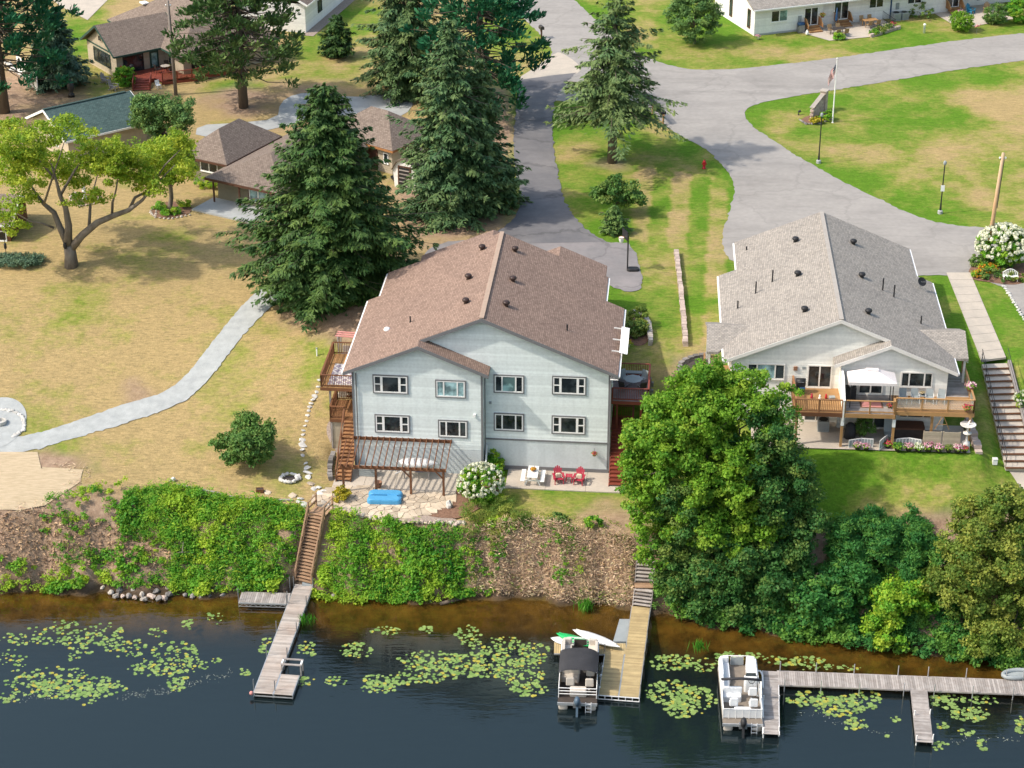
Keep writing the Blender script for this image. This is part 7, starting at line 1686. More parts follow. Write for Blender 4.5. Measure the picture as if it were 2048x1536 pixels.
ring_stones('white rounded stones leading off left of the privacy panels', [(5,124),(18,128),(28,142),(40,150)], 'stone_white', .3, 9)
# rocks at the waterline
LR = ['rounded grey rock in the pile at the waterline left of the weathered dock','small dark rock at the waterline under the green bank']
for x, y, s in [(205,1175,.2),(222,1185,.22),(240,1180,.3),(250,1165,.28),(258,1192,.28),(268,1180,.26),(275,1168,.24),(284,1190,.28),(292,1178,.3),(300,1168,.28),(303,1192,.26),(312,1183,.28),(318,1197,.3),(325,1172,.26),(331,1160,.36),(338,1188,.3),(335,1175,.28),(232,1192,.24),(245,1193,.22),(288,1198,.24),(270,1195,.22),(262,1160,.22),(328,1195,.3),(290,1158,.2),(345,1165,.25)]:
    p_ = P(x,y,WATER+.15); tag(rock('shore_rock', None, p_, s, random.choice(['stone_pale','stone_grey','block_pink'])), LR[0], 'rock', 'rocks in the pile at the waterline')
for x, y, s in [(370,1190,.2),(385,1192,.24),(400,1193,.18),(420,1191,.2),(445,1190,.18),(560,1178,.3),(570,1186,.22),(650,1188,.18),(668,1192,.2),(690,1193,.22),(710,1194,.16),(730,1195,.2),(760,1196,.16),(790,1198,.18),(820,1200,.2),(860,1202,.18),(880,1196,.22),(905,1194,.2)]:
    p_ = P(x,y,WATER+.08); tag(rock('shore_rock', None, p_, s, 'stone_grey'), LR[1], 'rock', 'small dark rocks along the waterline')
q_ = P(915,1200,WATER); LG = thing('driftwood_log', 'dark log lying in the shallows below the dry brush', 'log', q_); a, b_ = P(880,1208,WATER)-q_, P(950,1193,WATER)-q_; MB().tube([a,a.lerp(b_,.5)+Vector((0,.08,.05)),b_], [.12,.15,.08], 8).build('trunk', mt['bark'], LG, True); MB().tube([a.lerp(b_,.6),a.lerp(b_,.66)+Vector((.1,.35,.12))],[.05,.02],6).build('branch_stub', mt['bark'], LG)
q_ = PG(365,1115); DS = thing('dead_sapling', 'bleached dead branch standing on the green bank', 'dead branch', q_); MB().tube([(0,0,-.2),(.05,-.1,.6),(.15,0,1.25)],[.05,.04,.02],6).build('stem', mt['dead_wood'], DS); MB().tube([(-.6,0,.35),(.03,-.1,.5),(.6,.05,.42)],[.015,.03,.015],6).build('side_branch', mt['dead_wood'], DS)
# timber edging on the bank top, white stone, small planter
TE = thing('timber_edging', 'weathered timber edging along the top of the left bank', 'edging')
tp = [PG(352,972),PG(420,985),PG(470,998),PG(540,1003),PG(585,1002)]
for a, b_ in zip(tp[:-1],tp[1:]): bar('timber', mt['grey_wood'], TE, a+Vector((0,0,.07)), b_+Vector((0,0,.07)), .16, .16)
tag(rock('white_stone', None, PG(345,963,.15), .24, 'stone_white'), 'lone white rounded stone at the top of the left bank', 'stone')
p_ = PG(520,984); PL = thing('planter_box', 'small dark planter box on the timber edging above the bank', 'planter', p_, R(4)); 
for s_ in (-1,1): bx('side_board', mt['cedar_dark'], PL, (0,s_*.16,.14), (.5,.03,.28)); bx('end_board', mt['cedar_dark'], PL, (s_*.25,0,.14), (.03,.3,.27))
bx('soil', mt['dark_soil'], PL, (0,0,.12), (.46,.28,.2))
for i, (x, y) in enumerate(((535,986),(585,992),(600,998),(608,1010),(596,1004),(622,968),(637,975),(628,978),(640,988),(650,982))):
    tag(rock('flat_stone', None, PG(x,y,.04), random.uniform(.2,.34), random.choice(['stone_white','stone_tan']), .35), 'flat pale stone near the head of the bank stairs', 'stone', 'flat pale stones near the head of the bank stairs')
# stepping stones
for i, (x, y) in enumerate([(640,760),(636,774),(633,784),(630,793),(627,799),(623,807),(620,814),(617,822),(615,831),(613,842),(610,852),(607,861),(606,870),(605,880),(605,890),(605,899),(606,911),(611,927),(613,936),(616,945),(617,955)]):
    tag(rock('stepping_stone', None, PG(x,y,.02), random.uniform(.18,.3), 'stone_white', .4), 'flat white stepping stone in the row up the lawn beside the blue house', 'stepping stone', 'stepping stones beside the blue house')
# fire pits
p_ = PG(579,958); FP = thing('fire_pit', 'fire pit ringed with white stones on the grass below the round bush', 'fire pit', p_)
for k in range(13): a = 6.283*k/13; rock('stone', FP, (.62*math.cos(a),.6*math.sin(a),.1), random.uniform(.15,.21), 'stone_white')
MB().lathe([(.45,.0),(.45,.05),(.05,.04)],14).build('ash_bed', mt['dark_soil'], FP)
p_ = PG(2,848,.06); FR_ = thing('fire_ring', 'white round fire ring in the gravel circle at the left edge', 'fire ring', p_); MB().lathe([(.42,0),(.44,.25),(.34,.27),(.33,.05),(.02,.04)],18).build('ring', mt['stone_white'], FR_)
# pergola
PG_ = thing('pergola', 'brown slatted wooden pergola against the lower left wall of the blue house', 'pergola', BH.location, R(-5))
for u in (-.3,2.0,4.45,6.75): bx('post', mt['cedar_dark'], PG_, (u,-3.25,1.05), (.15,.15,2.1))
bar('front_beam', mt['cedar_dark'], PG_, (-.5,-3.25,2.05), (6.95,-3.25,2.05), .09, .24); bar('ledger', mt['cedar_dark'], PG_, (-.1,-.05,2.62), (7.0,-.05,2.62), .06, .24)
for i in range(18): u = -.45+i*.435; bar('rafter', mt['cedar_dark'], PG_, (u,.0 if u > -.1 else -.6,2.72), (u,-3.7,2.2), .055, .13)
for u, s_ in ((6.75,-1),(4.45,-1)): bar('knee_brace', mt['cedar_dark'], PG_, (u,-3.25,1.35), (u+s_*.55,-3.25,1.95), .08, .08)
DB = thing('deck_box', 'light grey slatted storage box under the pergola', 'storage box', bl(1.05,-.75,.05), R(-5))
bx('box_body', mt['grey_plastic'], DB, (0,0,.27), (1.2,.55,.54)); bx('lid', mt['chair_grey'], DB, (0,0,.58), (1.26,.62,.08))
for k in range(3): bx('slat', mt['chair_grey'], DB, (0,-.285,.12+.16*k), (1.16,.02,.12))
# upturned boat on a stand under the pergola
c_ = bl(4.55,-.75,.85); UB = hull('rowing_boat', 'white upturned boat on a stand under the pergola', 'boat', c_, R(-5), 3.0, 1.15, .62, 'boat_white', None)
for x in (-.85,.85):
    bar('stand_leg', mt['grey_wood'], UB, (x,-.3,.05), (x,-.35,-.8), .08, .08); bar('stand_leg', mt['grey_wood'], UB, (x,.3,.05), (x,.35,-.8), .08, .08); bar('stand_beam', mt['grey_wood'], UB, (x,-.45,.08), (x,.45,.08), .08, .1)
bx('blue_cloth', mt['blue_dark'], UB, (.2,-.42,.0), (.6,.05,.3)); bar('oar', mt['white'], UB, (-1.5,-.5,-.35), (-.6,-.35,.1), .06, .04)
p_ = P(757,974,.1); BK = thing('planter_pot', 'brown barrel planter beside the second pergola post', 'pot', p_); MB().lathe([(.17,0),(.24,.2),(.27,.42),(.24,.44),(.22,.38),(.02,.36)],12).build('barrel', mt['terracotta'], BK, True); MB().lathe([(.25,.28),(.265,.3),(.265,.34),(.25,.36)],12).build('hoop', mt['cedar_dark'], BK)
# blue paddle boat
c_ = (P(737,998,.1)+P(803,998,.1))/2; PB = thing('paddle_boat', 'light blue plastic paddle boat lying on the flagstones', 'boat', (c_.x,c_.y,.09), R(-3))
for y in (-.42,.42):
    soft('float_hull', mt['blue_plastic'], PB, rrect(-1.2,1.2,y-.32,y+.32,.28,5), 0, .36, .16)
soft('hull_base', mt['blue_plastic'], PB, rrect(-1.15,1.15,-.45,.45,.1,3), .02, .16, .05); bx('foot_well', mt['blue_dark'], PB, (-.35,0,.19), (.9,.2,.04)); bx('seat', mt['blue_plastic'], PB, (.5,0,.24), (.7,.28,.12))
# furniture
def adirondack(name, label, loc, rz, m_, cushion=None, group=None):
    o_ = thing(name, label, 'chair', loc, rz, group)         # faces local -y
    for k in range(5): bx('seat_slat', mt[m_], o_, (0,-.28+.12*k,.36-.03*k), (.52,.11,.025))
    for k in range(5):
        x = (k-2)*.11; h_ = [.62,.74,.8,.74,.62][k]; bar('back_slat', mt[m_], o_, (x*.85,.25,.25), (x*1.15,.25+h_*.38,.25+h_), .1, .022, (0,-1,.35))
    for s_ in (-1,1):
        bx('arm_rest', mt[m_], o_, (s_*.34,-.05,.56), (.14,.75,.03)); bx('leg', mt[m_], o_, (s_*.30,-.33,.28), (.05,.1,.56)); bar('leg', mt[m_], o_, (s_*.27,-.3,.33), (s_*.27,.5,.03), .05, .12); bx('arm_post', mt[m_], o_, (s_*.32,.26,.4), (.05,.08,.3))
    bar('back_brace', mt[m_], o_, (-.35,.36,.5), (.35,.36,.5), .05, .06)
    if cushion: soft('cushion', mt[cushion], o_, rrect(-.2,.2,.02,.2,.06,3), .34, .66, .08)
    return o_
q_ = P(1117,964,.06); adirondack('lounge_chair', 'left red slatted garden chair with cushion on the concrete patio', q_, R(8), 'red_paint', 'cushion', 'red garden chairs')
q_ = P(1158,966,.06); adirondack('lounge_chair', 'right red slatted garden chair with cushion on the concrete patio', q_, R(-14), 'red_paint', 'cushion', 'red garden chairs')
q_ = P(1138,962,.06); ST = thing('side_table', 'small red slatted side table between the red chairs', 'table', q_, R(-5))
for k in range(5): bx('top_slat', mt['red_paint'], ST, (-.2+.1*k,0,.45), (.09,.5,.025))
for x in (-.2,.2):
    for y in (-.2,.2): bx('leg', mt['red_paint'], ST, (x,y,.22), (.06,.06,.44))
    bx('shelf_rail', mt['red_paint'], ST, (x,0,.15), (.05,.4,.05))
q_ = P(1066,962,.06); PT = thing('picnic_table', 'white picnic table with two benches on the concrete patio', 'picnic table', q_, R(-5))
for k in range(5): bx('top_board', mt['white'], PT, (-.3+.15*k,0,.74), (.14,1.7,.04))
for s_ in (-1,1):
    for k in range(2): bx('bench_board', mt['white'], PT, (s_*(.62+.15*k),0,.44), (.14,1.7,.04))
    for y in (-.6,.6): bar('leg', mt['white'], PT, (s_*.18,y,.72), (s_*.55,y,0), .04, .1)
for y in (-.6,.6): bar('cross_beam', mt['white'], PT, (-.78,y,.38), (.78,y,.38), .04, .1)
FB = thing('flower_bowl', 'bowl of orange flowers on the white picnic table', 'flowers', (q_.x,q_.y+.1,q_.z+.76)); MB().lathe([(.1,0),(.2,.12),(.22,.15),(.02,.1)],12).build('bowl', mt['terracotta'], FB, True)
def tuft(parent, c_, rx, rz_, m_, n, L, seed, name='blooms'):
    r_ = np.random.default_rng(seed); d = rvec(n, r_); d[:,2] = np.abs(d[:,2])*.9-.1; C = np.array(c_)+d*np.array([rx,rx,rz_])*r_.uniform(.5,1,n)[:,None]; Ls = np.full(n, L)*r_.uniform(.7,1.3,n)
    o_ = link(name, leaf_mesh(name, mt[m_], C, rvec(n,r_), unit(d+np.array([0,0,.4])), Ls, Ls*.8, r_.random(n), r_.random(n)*.8), parent); o_['kind'] = 'stuff'; return o_
tuft(FB, (0,0,.2), .24, .16, 'petal_orange', 90, .1, 501)
def pot_flowers(label, p_, m_, s=.4, seed=1, hang=False, name='flower_pot', pot='terracotta', leaf='leaf_bank'):
    o_ = thing(name, label, 'flowers', p_); MB().lathe([(s*.4,0),(s*.6,s*.6),(s*.65,s*.65),(s*.05,s*.5)],10).build('pot', mt[pot], o_, True); tuft(o_, (0,0,s*.7), s, s*.6, leaf, 70, s*.3, seed, 'leaves'); tuft(o_, (0,0,s*.85), s*.95, s*.65, m_, 90, s*.26, seed+1)
    if hang: rod('hanger', mt['steel'], o_, (0,0,s*.6), (0,.1,s*2.2), .012)
    return o_
pot_flowers('hanging pot of red-orange flowers on the foundation wall of the blue house', bl(17.05,.7,1.55), 'petal_red', .26, 510, True)
# right deck furniture
def patio_chair(label, p_, rz, m_, group=None, name='patio_chair', frame='steel'):
    o_ = thing(name, label, 'chair', p_, rz, group); bx('seat', mt[m_], o_, (0,0,.42), (.5,.48,.04)); bar('backrest', mt[m_], o_, (0,.22,.42), (0,.36,.95), .5, .03, (0,-1,.3))
    for s_ in (-1,1):
        MB().tube([(s_*.27,-.24,0),(s_*.27,-.22,.6),(s_*.27,.2,.62),(s_*.26,.28,.6)],.018,6).build('arm_frame', mt[frame], o_); rod('leg', mt[frame], o_, (s_*.26,.2,.45), (s_*.26,.32,0), .018)
    return o_
dz = 5.12
for i, (u, v, a, lab) in enumerate(((18.9,5.3,R(30),'grey sling chair at the far left of the glass table on the red deck'),(20.2,5.3,R(-35),'grey sling chair at the far right of the glass table on the red deck'),(18.9,3.9,R(150),'dark sling chair at the near left of the glass table on the red deck'),(20.2,3.9,R(205),'dark sling chair at the near right of the glass table on the red deck'))): patio_chair(lab, bl(u,v,dz), R(-5)+a, 'chair_grey' if i < 2 else 'bronze', 'sling chairs round the glass table')
def round_table(label, p_, rad, h_, top, leg='steel', group=None, name='patio_table'):
    o_ = thing(name, label, 'table', p_); MB().lathe([(rad-.02,h_-.03),(rad,h_-.01),(rad-.02,h_),(.02,h_)],8).build('table_top', mt[top], o_)
    for k in range(4): a = R(45+90*k); MB().tube([(rad*.3*math.cos(a),rad*.3*math.sin(a),h_-.03),(rad*.2*math.cos(a),rad*.2*math.sin(a),h_*.5),(rad*.65*math.cos(a),rad*.65*math.sin(a),0)],.02,6).build('leg', mt[leg], o_)
    return o_
round_table('octagonal glass-topped table on the red-stained deck', bl(19.55,4.6,dz), .68, .72, 'chair_grey')
BE = thing('deck_bench', 'grey bench with cushions along the back rail of the red deck', 'bench', bl(19.2,6.25,dz), R(-5)); bx('seat', mt['chair_grey'], BE, (0,0,.42), (1.9,.4,.06)); bx('apron', mt['redwood'], BE, (0,-.18,.25), (1.85,.04,.25))
for x in (-.85,.85): bx('leg', mt['redwood'], BE, (x,0,.2), (.08,.35,.4))
# things at the back of the blue house
q_ = P(1256,540,ZP+.05); BB = thing('basketball_hoop', 'black portable basketball hoop on the parking court', 'basketball hoop', q_)
soft('base', mt['black'], BB, rrect(-.1,.9,-.35,.35,.25,4), 0, .2, .1); rod('pole', mt['black'], BB, (-.05,0,.1), (-.05,0,3.0), .06); bx('backboard', mt['black'], BB, (-.3,0,3.1), (.05,1.1,.75), R(20)); bar('arm', mt['black'], BB, (-.05,0,2.8), (-.3,0,3.1), .06, .06)
MB().tube([(-.6+.23*math.cos(a),.23*math.sin(a),2.85) for a in np.linspace(0,6.283,15)],.02,6,False).build('rim', mt['orange_fascia'], BB); MB().lathe([(.23,2.84),(.2,2.65),(.14,2.45)],10,(-.6,0,0)).build('net', mt['white'], BB)
q_ = bl(17.9,13.0,5.02); adirondack('lounge_chair', 'tan wooden garden chair behind the right corner of the blue house', q_, R(40), 'wicker')
pot_flowers('white pedestal planter of yellow flowers behind the right side of the blue house', bl(18.9,11.6,5.0), 'petal_orange', .42, 520, pot='white'); 
q_ = bl(-1.5,8.9,4.3); SW = thing('garden_swing', 'grey wooden arbor swing with pink cushion behind the cedar upper deck', 'swing', q_, R(-10))
for x in (-.9,.9):
    for y in (-.4,.4): bx('post', mt['grey_wood'], SW, (x,y,1.0), (.1,.1,2.0))
    bar('top_beam', mt['grey_wood'], SW, (x,-.55,2.0), (x,.55,2.0), .08, .12)
for y in (-.35,0,.35): bar('slat', mt['pink'], SW, (-1.1,y,2.1), (1.1,y,2.1), .16, .05)
bx('seat', mt['grey_wood'], SW, (0,0,.5), (1.5,.45,.06)); bx('backrest', mt['grey_wood'], SW, (0,.25,.8), (1.5,.05,.5))
# garden lamp / bird feeder bits on the left lawn
q_ = PG(634,712); GL = thing('post_marker', 'short white garden post on the slope left of the cedar deck', 'post', q_); rod('post', mt['white'], GL, (0,0,0), (0,0,.6), .05); MB().ball((0,0,.65),(.08,.08,.06)).build('cap', mt['grey_plastic'], GL, True)
q_ = P(1390,765,4.0); BB2 = thing('bird_bath', 'pale bird bath in the dark bed left of the cream house', 'bird bath', PG(1390,768)); MB().lathe([(.22,0),(.08,.1),(.07,.75),(.12,.8),(.42,.9),(.43,.94),(.38,.93),(.05,.86)],14).build('basin', mt['stone_white'], BB2, True); MB().lathe([(.26,-.05),(.26,.03),(.05,.04)],12).build('foot', mt['stone_pale'], BB2)
wld = lambda u, v, z=0: wl(min(u,16.6), v*1.4 if v < 0 else v, z)
wlp = lambda u, v, z=0: wl(u, v*1.3, z)
# ---- cream house decks
q_ = wld(9.6,-1.65,ZD+.0); GZb = thing('gazebo', 'white cloth canopy on posts over the middle deck of the cream house', 'canopy', q_, R(-3.6))
for x in (-1.45,1.45):
    for y in (-.6,.75): rod('post', mt['black'], GZb, (x,y,0), (x,y,2.05), .03)
ap = (0,.1,2.75); e = [(-1.65,-.8,2.05),(1.65,-.8,2.05),(1.65,.9,2.05),(-1.65,.9,2.05)]; iu = [(-.35,-.1,2.62),(.35,-.1,2.62),(.35,.3,2.62),(-.35,.3,2.62)]
MB().add(e+iu, [(i,(i+1)%4,4+(i+1)%4,4+i) for i in range(4)]).build('canopy_roof', mt['canopy_cloth'], GZb); MB().add([(x*1.25,y*1.1+.0,z+.04) for x,y,z in iu]+[ap], [(i,(i+1)%4,4) for i in range(4)]).build('canopy_vent', mt['canopy_cloth'], GZb)
MB().add(e+[(x,y,z-.22) for x,y,z in e], [(4+i,4+(i+1)%4,(i+1)%4,i) for i in range(4)]).build('valance', mt['canopy_cloth'], GZb)
for i, u in enumerate((11.9,12.75,13.75,14.55)): patio_chair(['leftmost','second','third','rightmost'][i]+' white sling chair in the row on the right deck of the cream house', wld(u,-1.35,ZD), R(-3.6+[0,6,-5,-12][i]), 'chair_grey', 'white sling chairs on the right deck', 'sling_chair', 'white')
q_ = wld(13.25,-1.2,ZD); TBL = thing('plant_table', 'small table with a brown plant between the white sling chairs', 'table', q_, R(-3.6)); bx('table_top', mt['grey_plastic'], TBL, (0,0,.5), (.5,.45,.04))
for x in (-.2,.2):
    for y in (-.18,.18): bx('leg', mt['grey_plastic'], TBL, (x,y,.25), (.04,.04,.5))
pot_flowers('brown leafy plant on the small table between the white sling chairs', wld(13.25,-1.2,ZD+.52), 'dry_brush', .22, 530, pot='bronze', leaf='dry_brush', name='potted_plant')
GR = thing('gas_grill', 'black covered gas grill by the rail of the left cream-house deck', 'grill', wld(4.85,-.6,ZD), R(-3.6)); bx('cart', mt['black'], GR, (0,0,.4), (.6,.5,.75)); MB().tube([(-.33,0,.85),(.33,0,.85)],.27,12).build('lid', mt['black'], GR, True); bx('side_shelf', mt['blue_dark'], GR, (.1,-.4,.55), (.4,.2,.05)); rod('handle', mt['steel'], GR, (-.2,-.28,.95), (.2,-.28,.95), .02)
rgW = thing('rug', 'red-brown patterned rug on the middle deck under the canopy', 'rug', wld(9.7,-1.7,ZD+.012), R(-3.6)); MB().box((0,0,0),(1.6,1.1,.014)).build('rug_field', mt['mulch'], rgW); MB().box((0,0,.006),(1.35,.85,.014)).build('rug_centre', mt['pink'], rgW)
for i, (u, v, m_, lab) in enumerate(((5.6,-1.2,'red_paint','small red toy on the left deck of the cream house'),(6.15,-1.3,'white','white toy pail on the left deck of the cream house'),(6.6,-1.2,'hydrant_red','red toy figure on the left deck nearest the privacy wall'))):
    o_ = thing('toy', lab, 'toy', wld(u,v,ZD)); MB().lathe([(.07,0),(.1,.15),(.05,.2),(.08,.3),(.03,.38)],10).build('toy_body', mt[m_], o_, True); rod('toy_stick', mt['black'], o_, (.0,0,.0), (.1,.0,.25), .012)
CRt = thing('crate', 'small grey crate on the left deck of the cream house', 'crate', wld(7.0,-1.3,ZD), R(5)); bx('crate_body', mt['grey_wood'], CRt, (0,0,.12), (.38,.3,.22)); bx('crate_rim', mt['chair_grey'], CRt, (0,0,.24), (.42,.34,.03))
pot_flowers('pink and white hanging flower basket at the right rail of the cream house deck', wld(17.15,-.9,ZD+.75), 'petal_pink', .5, 540, name='flower_basket'); pot_flowers('bright pink flower box on the front rail of the right deck', wld(16.2,-2.35,ZD+.15), 'petal_red', .42, 542, name='flower_basket'); pot_flowers('dark potted plant at the corner of the middle deck', wld(10.9,-2.0,ZD), 'petal_red', .26, 544); pot_flowers('green hanging plant by the right eave of the cream house', wld(17.2,2.0,ZD+1.2), 'petal_white', .3, 546, True)
DBx = thing('deck_cabinet', 'dark cabinet with a white figure under the canopy beside the privacy wall', 'cabinet', wld(8.25,-1.2,ZD), R(-3.6)); bx('cabinet_body', mt['black'], DBx, (0,0,.5), (.8,.5,1.0)); MB().lathe([(.1,1.0),(.13,1.15),(.07,1.25),(.1,1.35),(.02,1.45)],10).build('figure', mt['white'], DBx, True)
# ---- cream house lower patio
def ac_unit(label, p_, rz=0, s=.8):
    o_ = thing('air_conditioner', label, 'air conditioner', p_, rz); bx('cabinet', mt['grey_plastic'], o_, (0,0,s*.5), (s,s,s)); MB().lathe([(s*.4,s+.01),(s*.4,s+.05),(s*.1,s+.06)],14).build('fan_grille', mt['black'], o_)
    for k in range(6): bx('louvre', mt['steel'], o_, (0,-s*.505,s*(.15+.13*k)), (s*.9,.012,s*.05))
ac_unit('grey air conditioner on the lower patio of the cream house', wlp(6.6,-.9,ZB+.04), R(-3.6), .8)
CG = thing('covered_grill', 'black covered grill on the shaded patio behind the deck post', 'grill', wlp(8.4,-1.7,ZB+.04), R(10)); MB().lathe([(.45,0),(.42,.5),(.36,.9),(.2,1.1),(.05,1.15)],8).build('cover', mt['black_canvas'], CG, True); rod('handle', mt['black'], CG, (-.3,-.3,.9), (.3,-.3,.9), .02)
shrub('patio_plant', 'dark green potted palm under the deck of the cream house', None, 1.5, 1.6, 'leaf_bush', 141, 30, 40, .24, .3, base=wlp(9.5,-1.6,ZB+.04), asp=.3)
LN = thing('lounge_chair', 'grey sling lounger leaning back under the deck of the cream house', 'lounger', wlp(11.1,-1.5,ZB+.04), R(-3.6)); bx('seat', mt['chair_grey'], LN, (0,-.3,.35), (.6,.7,.05)); bar('backrest', mt['chair_grey'], LN, (0,.05,.35), (0,.4,1.2), .6, .04, (0,-1,.4))
for s_ in (-1,1): rod('leg', mt['alu'], LN, (s_*.28,-.6,.35), (s_*.28,-.65,0), .02); rod('leg', mt['alu'], LN, (s_*.28,.1,.4), (s_*.28,.3,0), .02)
HT = thing('hot_tub', 'dark brown hot tub in the shade behind the cream panels', 'hot tub', wlp(12.5,-1.2,ZB+.04), R(-3.6)); MB().prism(rrect(-1.05,1.05,-.7,.4,.15,4), 0, .75).build('tub_shell', mt['bronze'], HT); MB().prism(rrect(-1.1,1.1,-.75,.45,.15,4), .75, .87).build('cover', mt['brown_trim'], HT)
def panel_screen(label, a, b_, z, h_, m_, nm='privacy_panel', slats=9):
    a, b_ = Vector(a), Vector(b_); o_ = thing(nm, label, 'screen', ((a+b_)/2).to_tuple()[:2]+(z,), math.atan2((b_-a).y,(b_-a).x)); L_ = (Vector((b_.x-a.x,b_.y-a.y))).length
    for k in range(slats): bx('board', mt[m_], o_, (0,0,h_*(k+.5)/slats), (L_,.04,h_/slats-.012))
    for s_ in (-1,1): bx('post', mt[m_], o_, (s_*L_/2,.03,h_/2), (.08,.08,h_+.05))
panel_screen('left cream slatted screen in front of the hot tub', wlp(13.35,-2.75), wlp(14.55,-2.75), ZB+.03, 1.35, 'siding_tan'); panel_screen('right cream slatted screen in front of the hot tub', wlp(14.7,-2.75), wlp(15.85,-2.75), ZB+.03, 1.35, 'siding_tan')
def lattice(label, pts, z, h_):
    o_ = thing('lattice_fence', label, 'fence', Vector((pts[0].x,pts[0].y,z)))
    for a, b_ in zip(pts[:-1],pts[1:]):
        a_, b2 = a-pts[0], b_-pts[0]; n = 4
        for zz in (.06,h_): bar('rail', mt['white'], o_, (a_.x,a_.y,zz), (b2.x,b2.y,zz), .04, .06)
        for i in range(n+1): q_ = a_.lerp(b2,i/n); bx('picket', mt['white'], o_, (q_.x,q_.y,h_/2), (.035,.035,h_))
        bar('panel', mt['chair_grey'], o_, (a_.x,a_.y,h_/2), (b2.x,b2.y,h_/2), .012, h_-.1)
lattice('white lattice panel at the left of the patio front below the middle deck', [wlp(8.2,-2.95),wlp(9.1,-2.7),wlp(9.9,-2.75)], ZB+.03, .62); lattice('white lattice panel set at an angle by the second deck post', [wlp(10.3,-3.1),wlp(10.9,-2.4)], ZB+.03, .75); lattice('curved white lattice panels behind the petunias', [wlp(11.5,-2.75),wlp(12.4,-2.6),wlp(13.2,-2.8)], ZB+.03, .7)
for i, (u, v, m_, s_, lab) in enumerate(((8.8,-3.0,'petal_pink',.3,'pink petunias in front of the left lattice panel'),(9.4,-3.05,'petal_pink',.28,'red and white petunias right of the left lattice panel'),(10.95,-2.75,'petal_red',.32,'red and white potted flowers by the second deck post'),(11.6,-3.05,'leaf_sumac',.36,'blue-green leafy hosta pot right of the second deck post'),(12.35,-3.0,'petal_pink',.34,'white and pink petunias at the left of the front flower row'),(13.0,-3.05,'petal_white',.34,'white petunias in the front flower row'),(13.7,-3.0,'petal_pink',.38,'purple-pink petunias in the middle of the front flower row'),(14.4,-3.05,'petal_pink',.34,'deep pink petunias before the left cream screen'),(15.1,-3.0,'leaf_bush',.3,'round green plant before the right cream screen'),(15.7,-3.05,'petal_pink',.34,'pink petunias before the right cream screen'),(16.2,-3.0,'petal_red',.28,'pink flowers at the right end of the front flower row'))): pot_flowers(lab, wlp(u,v,ZB+.02), m_, s_*1.35, 560+2*i, pot='dark_soil', name='petunia_pot')
BT = thing('bird_bath', 'tall white tiered bird bath at the right corner of the cream house patio', 'bird bath', wlp(16.35,-2.6,ZB+.03)); MB().lathe([(.28,0),(.26,.5),(.1,.6),(.07,1.15),(.3,1.2),(.3,1.25),(.08,1.25),(.07,1.75),(.55,1.88),(.56,1.93),(.5,1.92),(.05,1.85)],16).build('basin_stack', mt['stone_white'], BT, True); MB().tube([(0,0,1.9),(.05,0,2.1),(.12,0,2.25)],[.07,.05,.02],6).build('finial', mt['white'], BT)
AF = thing('plant_trellis', 'small wooden A-frame trellis above the cream screens', 'trellis', wlp(14.6,-2.5,ZB+1.4), R(-3.6))
for s_ in (-1,1): bar('leg', mt['honey'], AF, (s_*.5,0,0), (0,0,1.1), .04, .04)
bar('rung', mt['honey'], AF, (-.3,0,.4), (.3,0,.4), .03, .03)
WB = thing('utility_box', 'small white utility box on the grass left of the concrete steps', 'utility box', PG(1989,928)); bx('box_body', mt['white'], WB, (0,0,.2), (.32,.28,.4)); bx('lid', mt['vinyl'], WB, (0,0,.42), (.36,.32,.05))
shrub('white_planting', 'white flowering plants on the slope right of the concrete steps', (2055,810), 2.0, .9, 'leaf_bank', 142, 40, 44, .16, .26, .2, bloom='petal_white', nb=60, br=.07)
# ---- street furniture
def lamp_post(label, px_, h_, sign=False):
    o_ = thing('lamp_post', label, 'lamp post', P(*px_,ZP), 0, 'black lamp posts on the round lawn'); MB().lathe([(.22,0),(.22,.25),(.15,.3),(.1,.32)],12).build('base', mt['concrete_grey'], o_); MB().lathe([(.1,.3),(.07,.9),(.055,1.0),(.05,h_-.3),(.09,h_-.25)],10).build('post', mt['black'], o_)
    MB().lathe([(.06,h_-.26),(.13,h_-.2),(.15,h_-.02),(.1,h_+.08),(.02,h_+.14)],12).build('lantern', mt['grey_plastic'], o_, True)
    if sign: bx('notice', mt['white'], o_, (0,-.09,h_*.5), (.32,.02,.55))
lamp_post('black lamp post nearest the flagpole on the round lawn', (1637,326), 4.7); lamp_post('black lamp post with a white notice on the round lawn', (1880,427), 4.7, True)
q_ = P(1665,245,ZP); FPo = thing('flagpole', 'white flagpole on the round lawn beside the brick sign', 'flagpole', q_); MB().lathe([(.12,0),(.07,.05),(.06,3),(.035,6.3)],10).build('pole', mt['white'], FPo); MB().ball((0,0,6.38),.09).build('finial', mt['vinyl'], FPo, True)
FLg = thing('flag', 'American flag hanging in folds from the white flagpole', 'flag', (q_.x,q_.y,q_.z))
def flag_pt(s_, t_): return (-.06-.62*s_+.05*math.sin(s_*9+t_*4), .1*math.sin(s_*11+t_*2), 6.0-.05-1.05*t_-s_*1.25)
for k in range(13):
    vs = []; 
    for i in range(9):
        for t_ in (k/13,(k+1)/13): vs.append(flag_pt(i/8, t_))
    j0 = 3 if k < 7 else 0
    MB().add(vs[2*j0:], [(2*i,2*i+1,2*i+3,2*i+2) for i in range(8-j0)]).build('stripe', mt['flag_red' if k % 2 == 0 else 'white'], FLg)
vs = [flag_pt(i/8,t_*7/13) for i in range(4) for t_ in (0,1)]; MB().add(vs, [(2*i,2*i+1,2*i+3,2*i+2) for i in range(3)]).build('canton', mt['flag_blue'], FLg)
mb = MB()
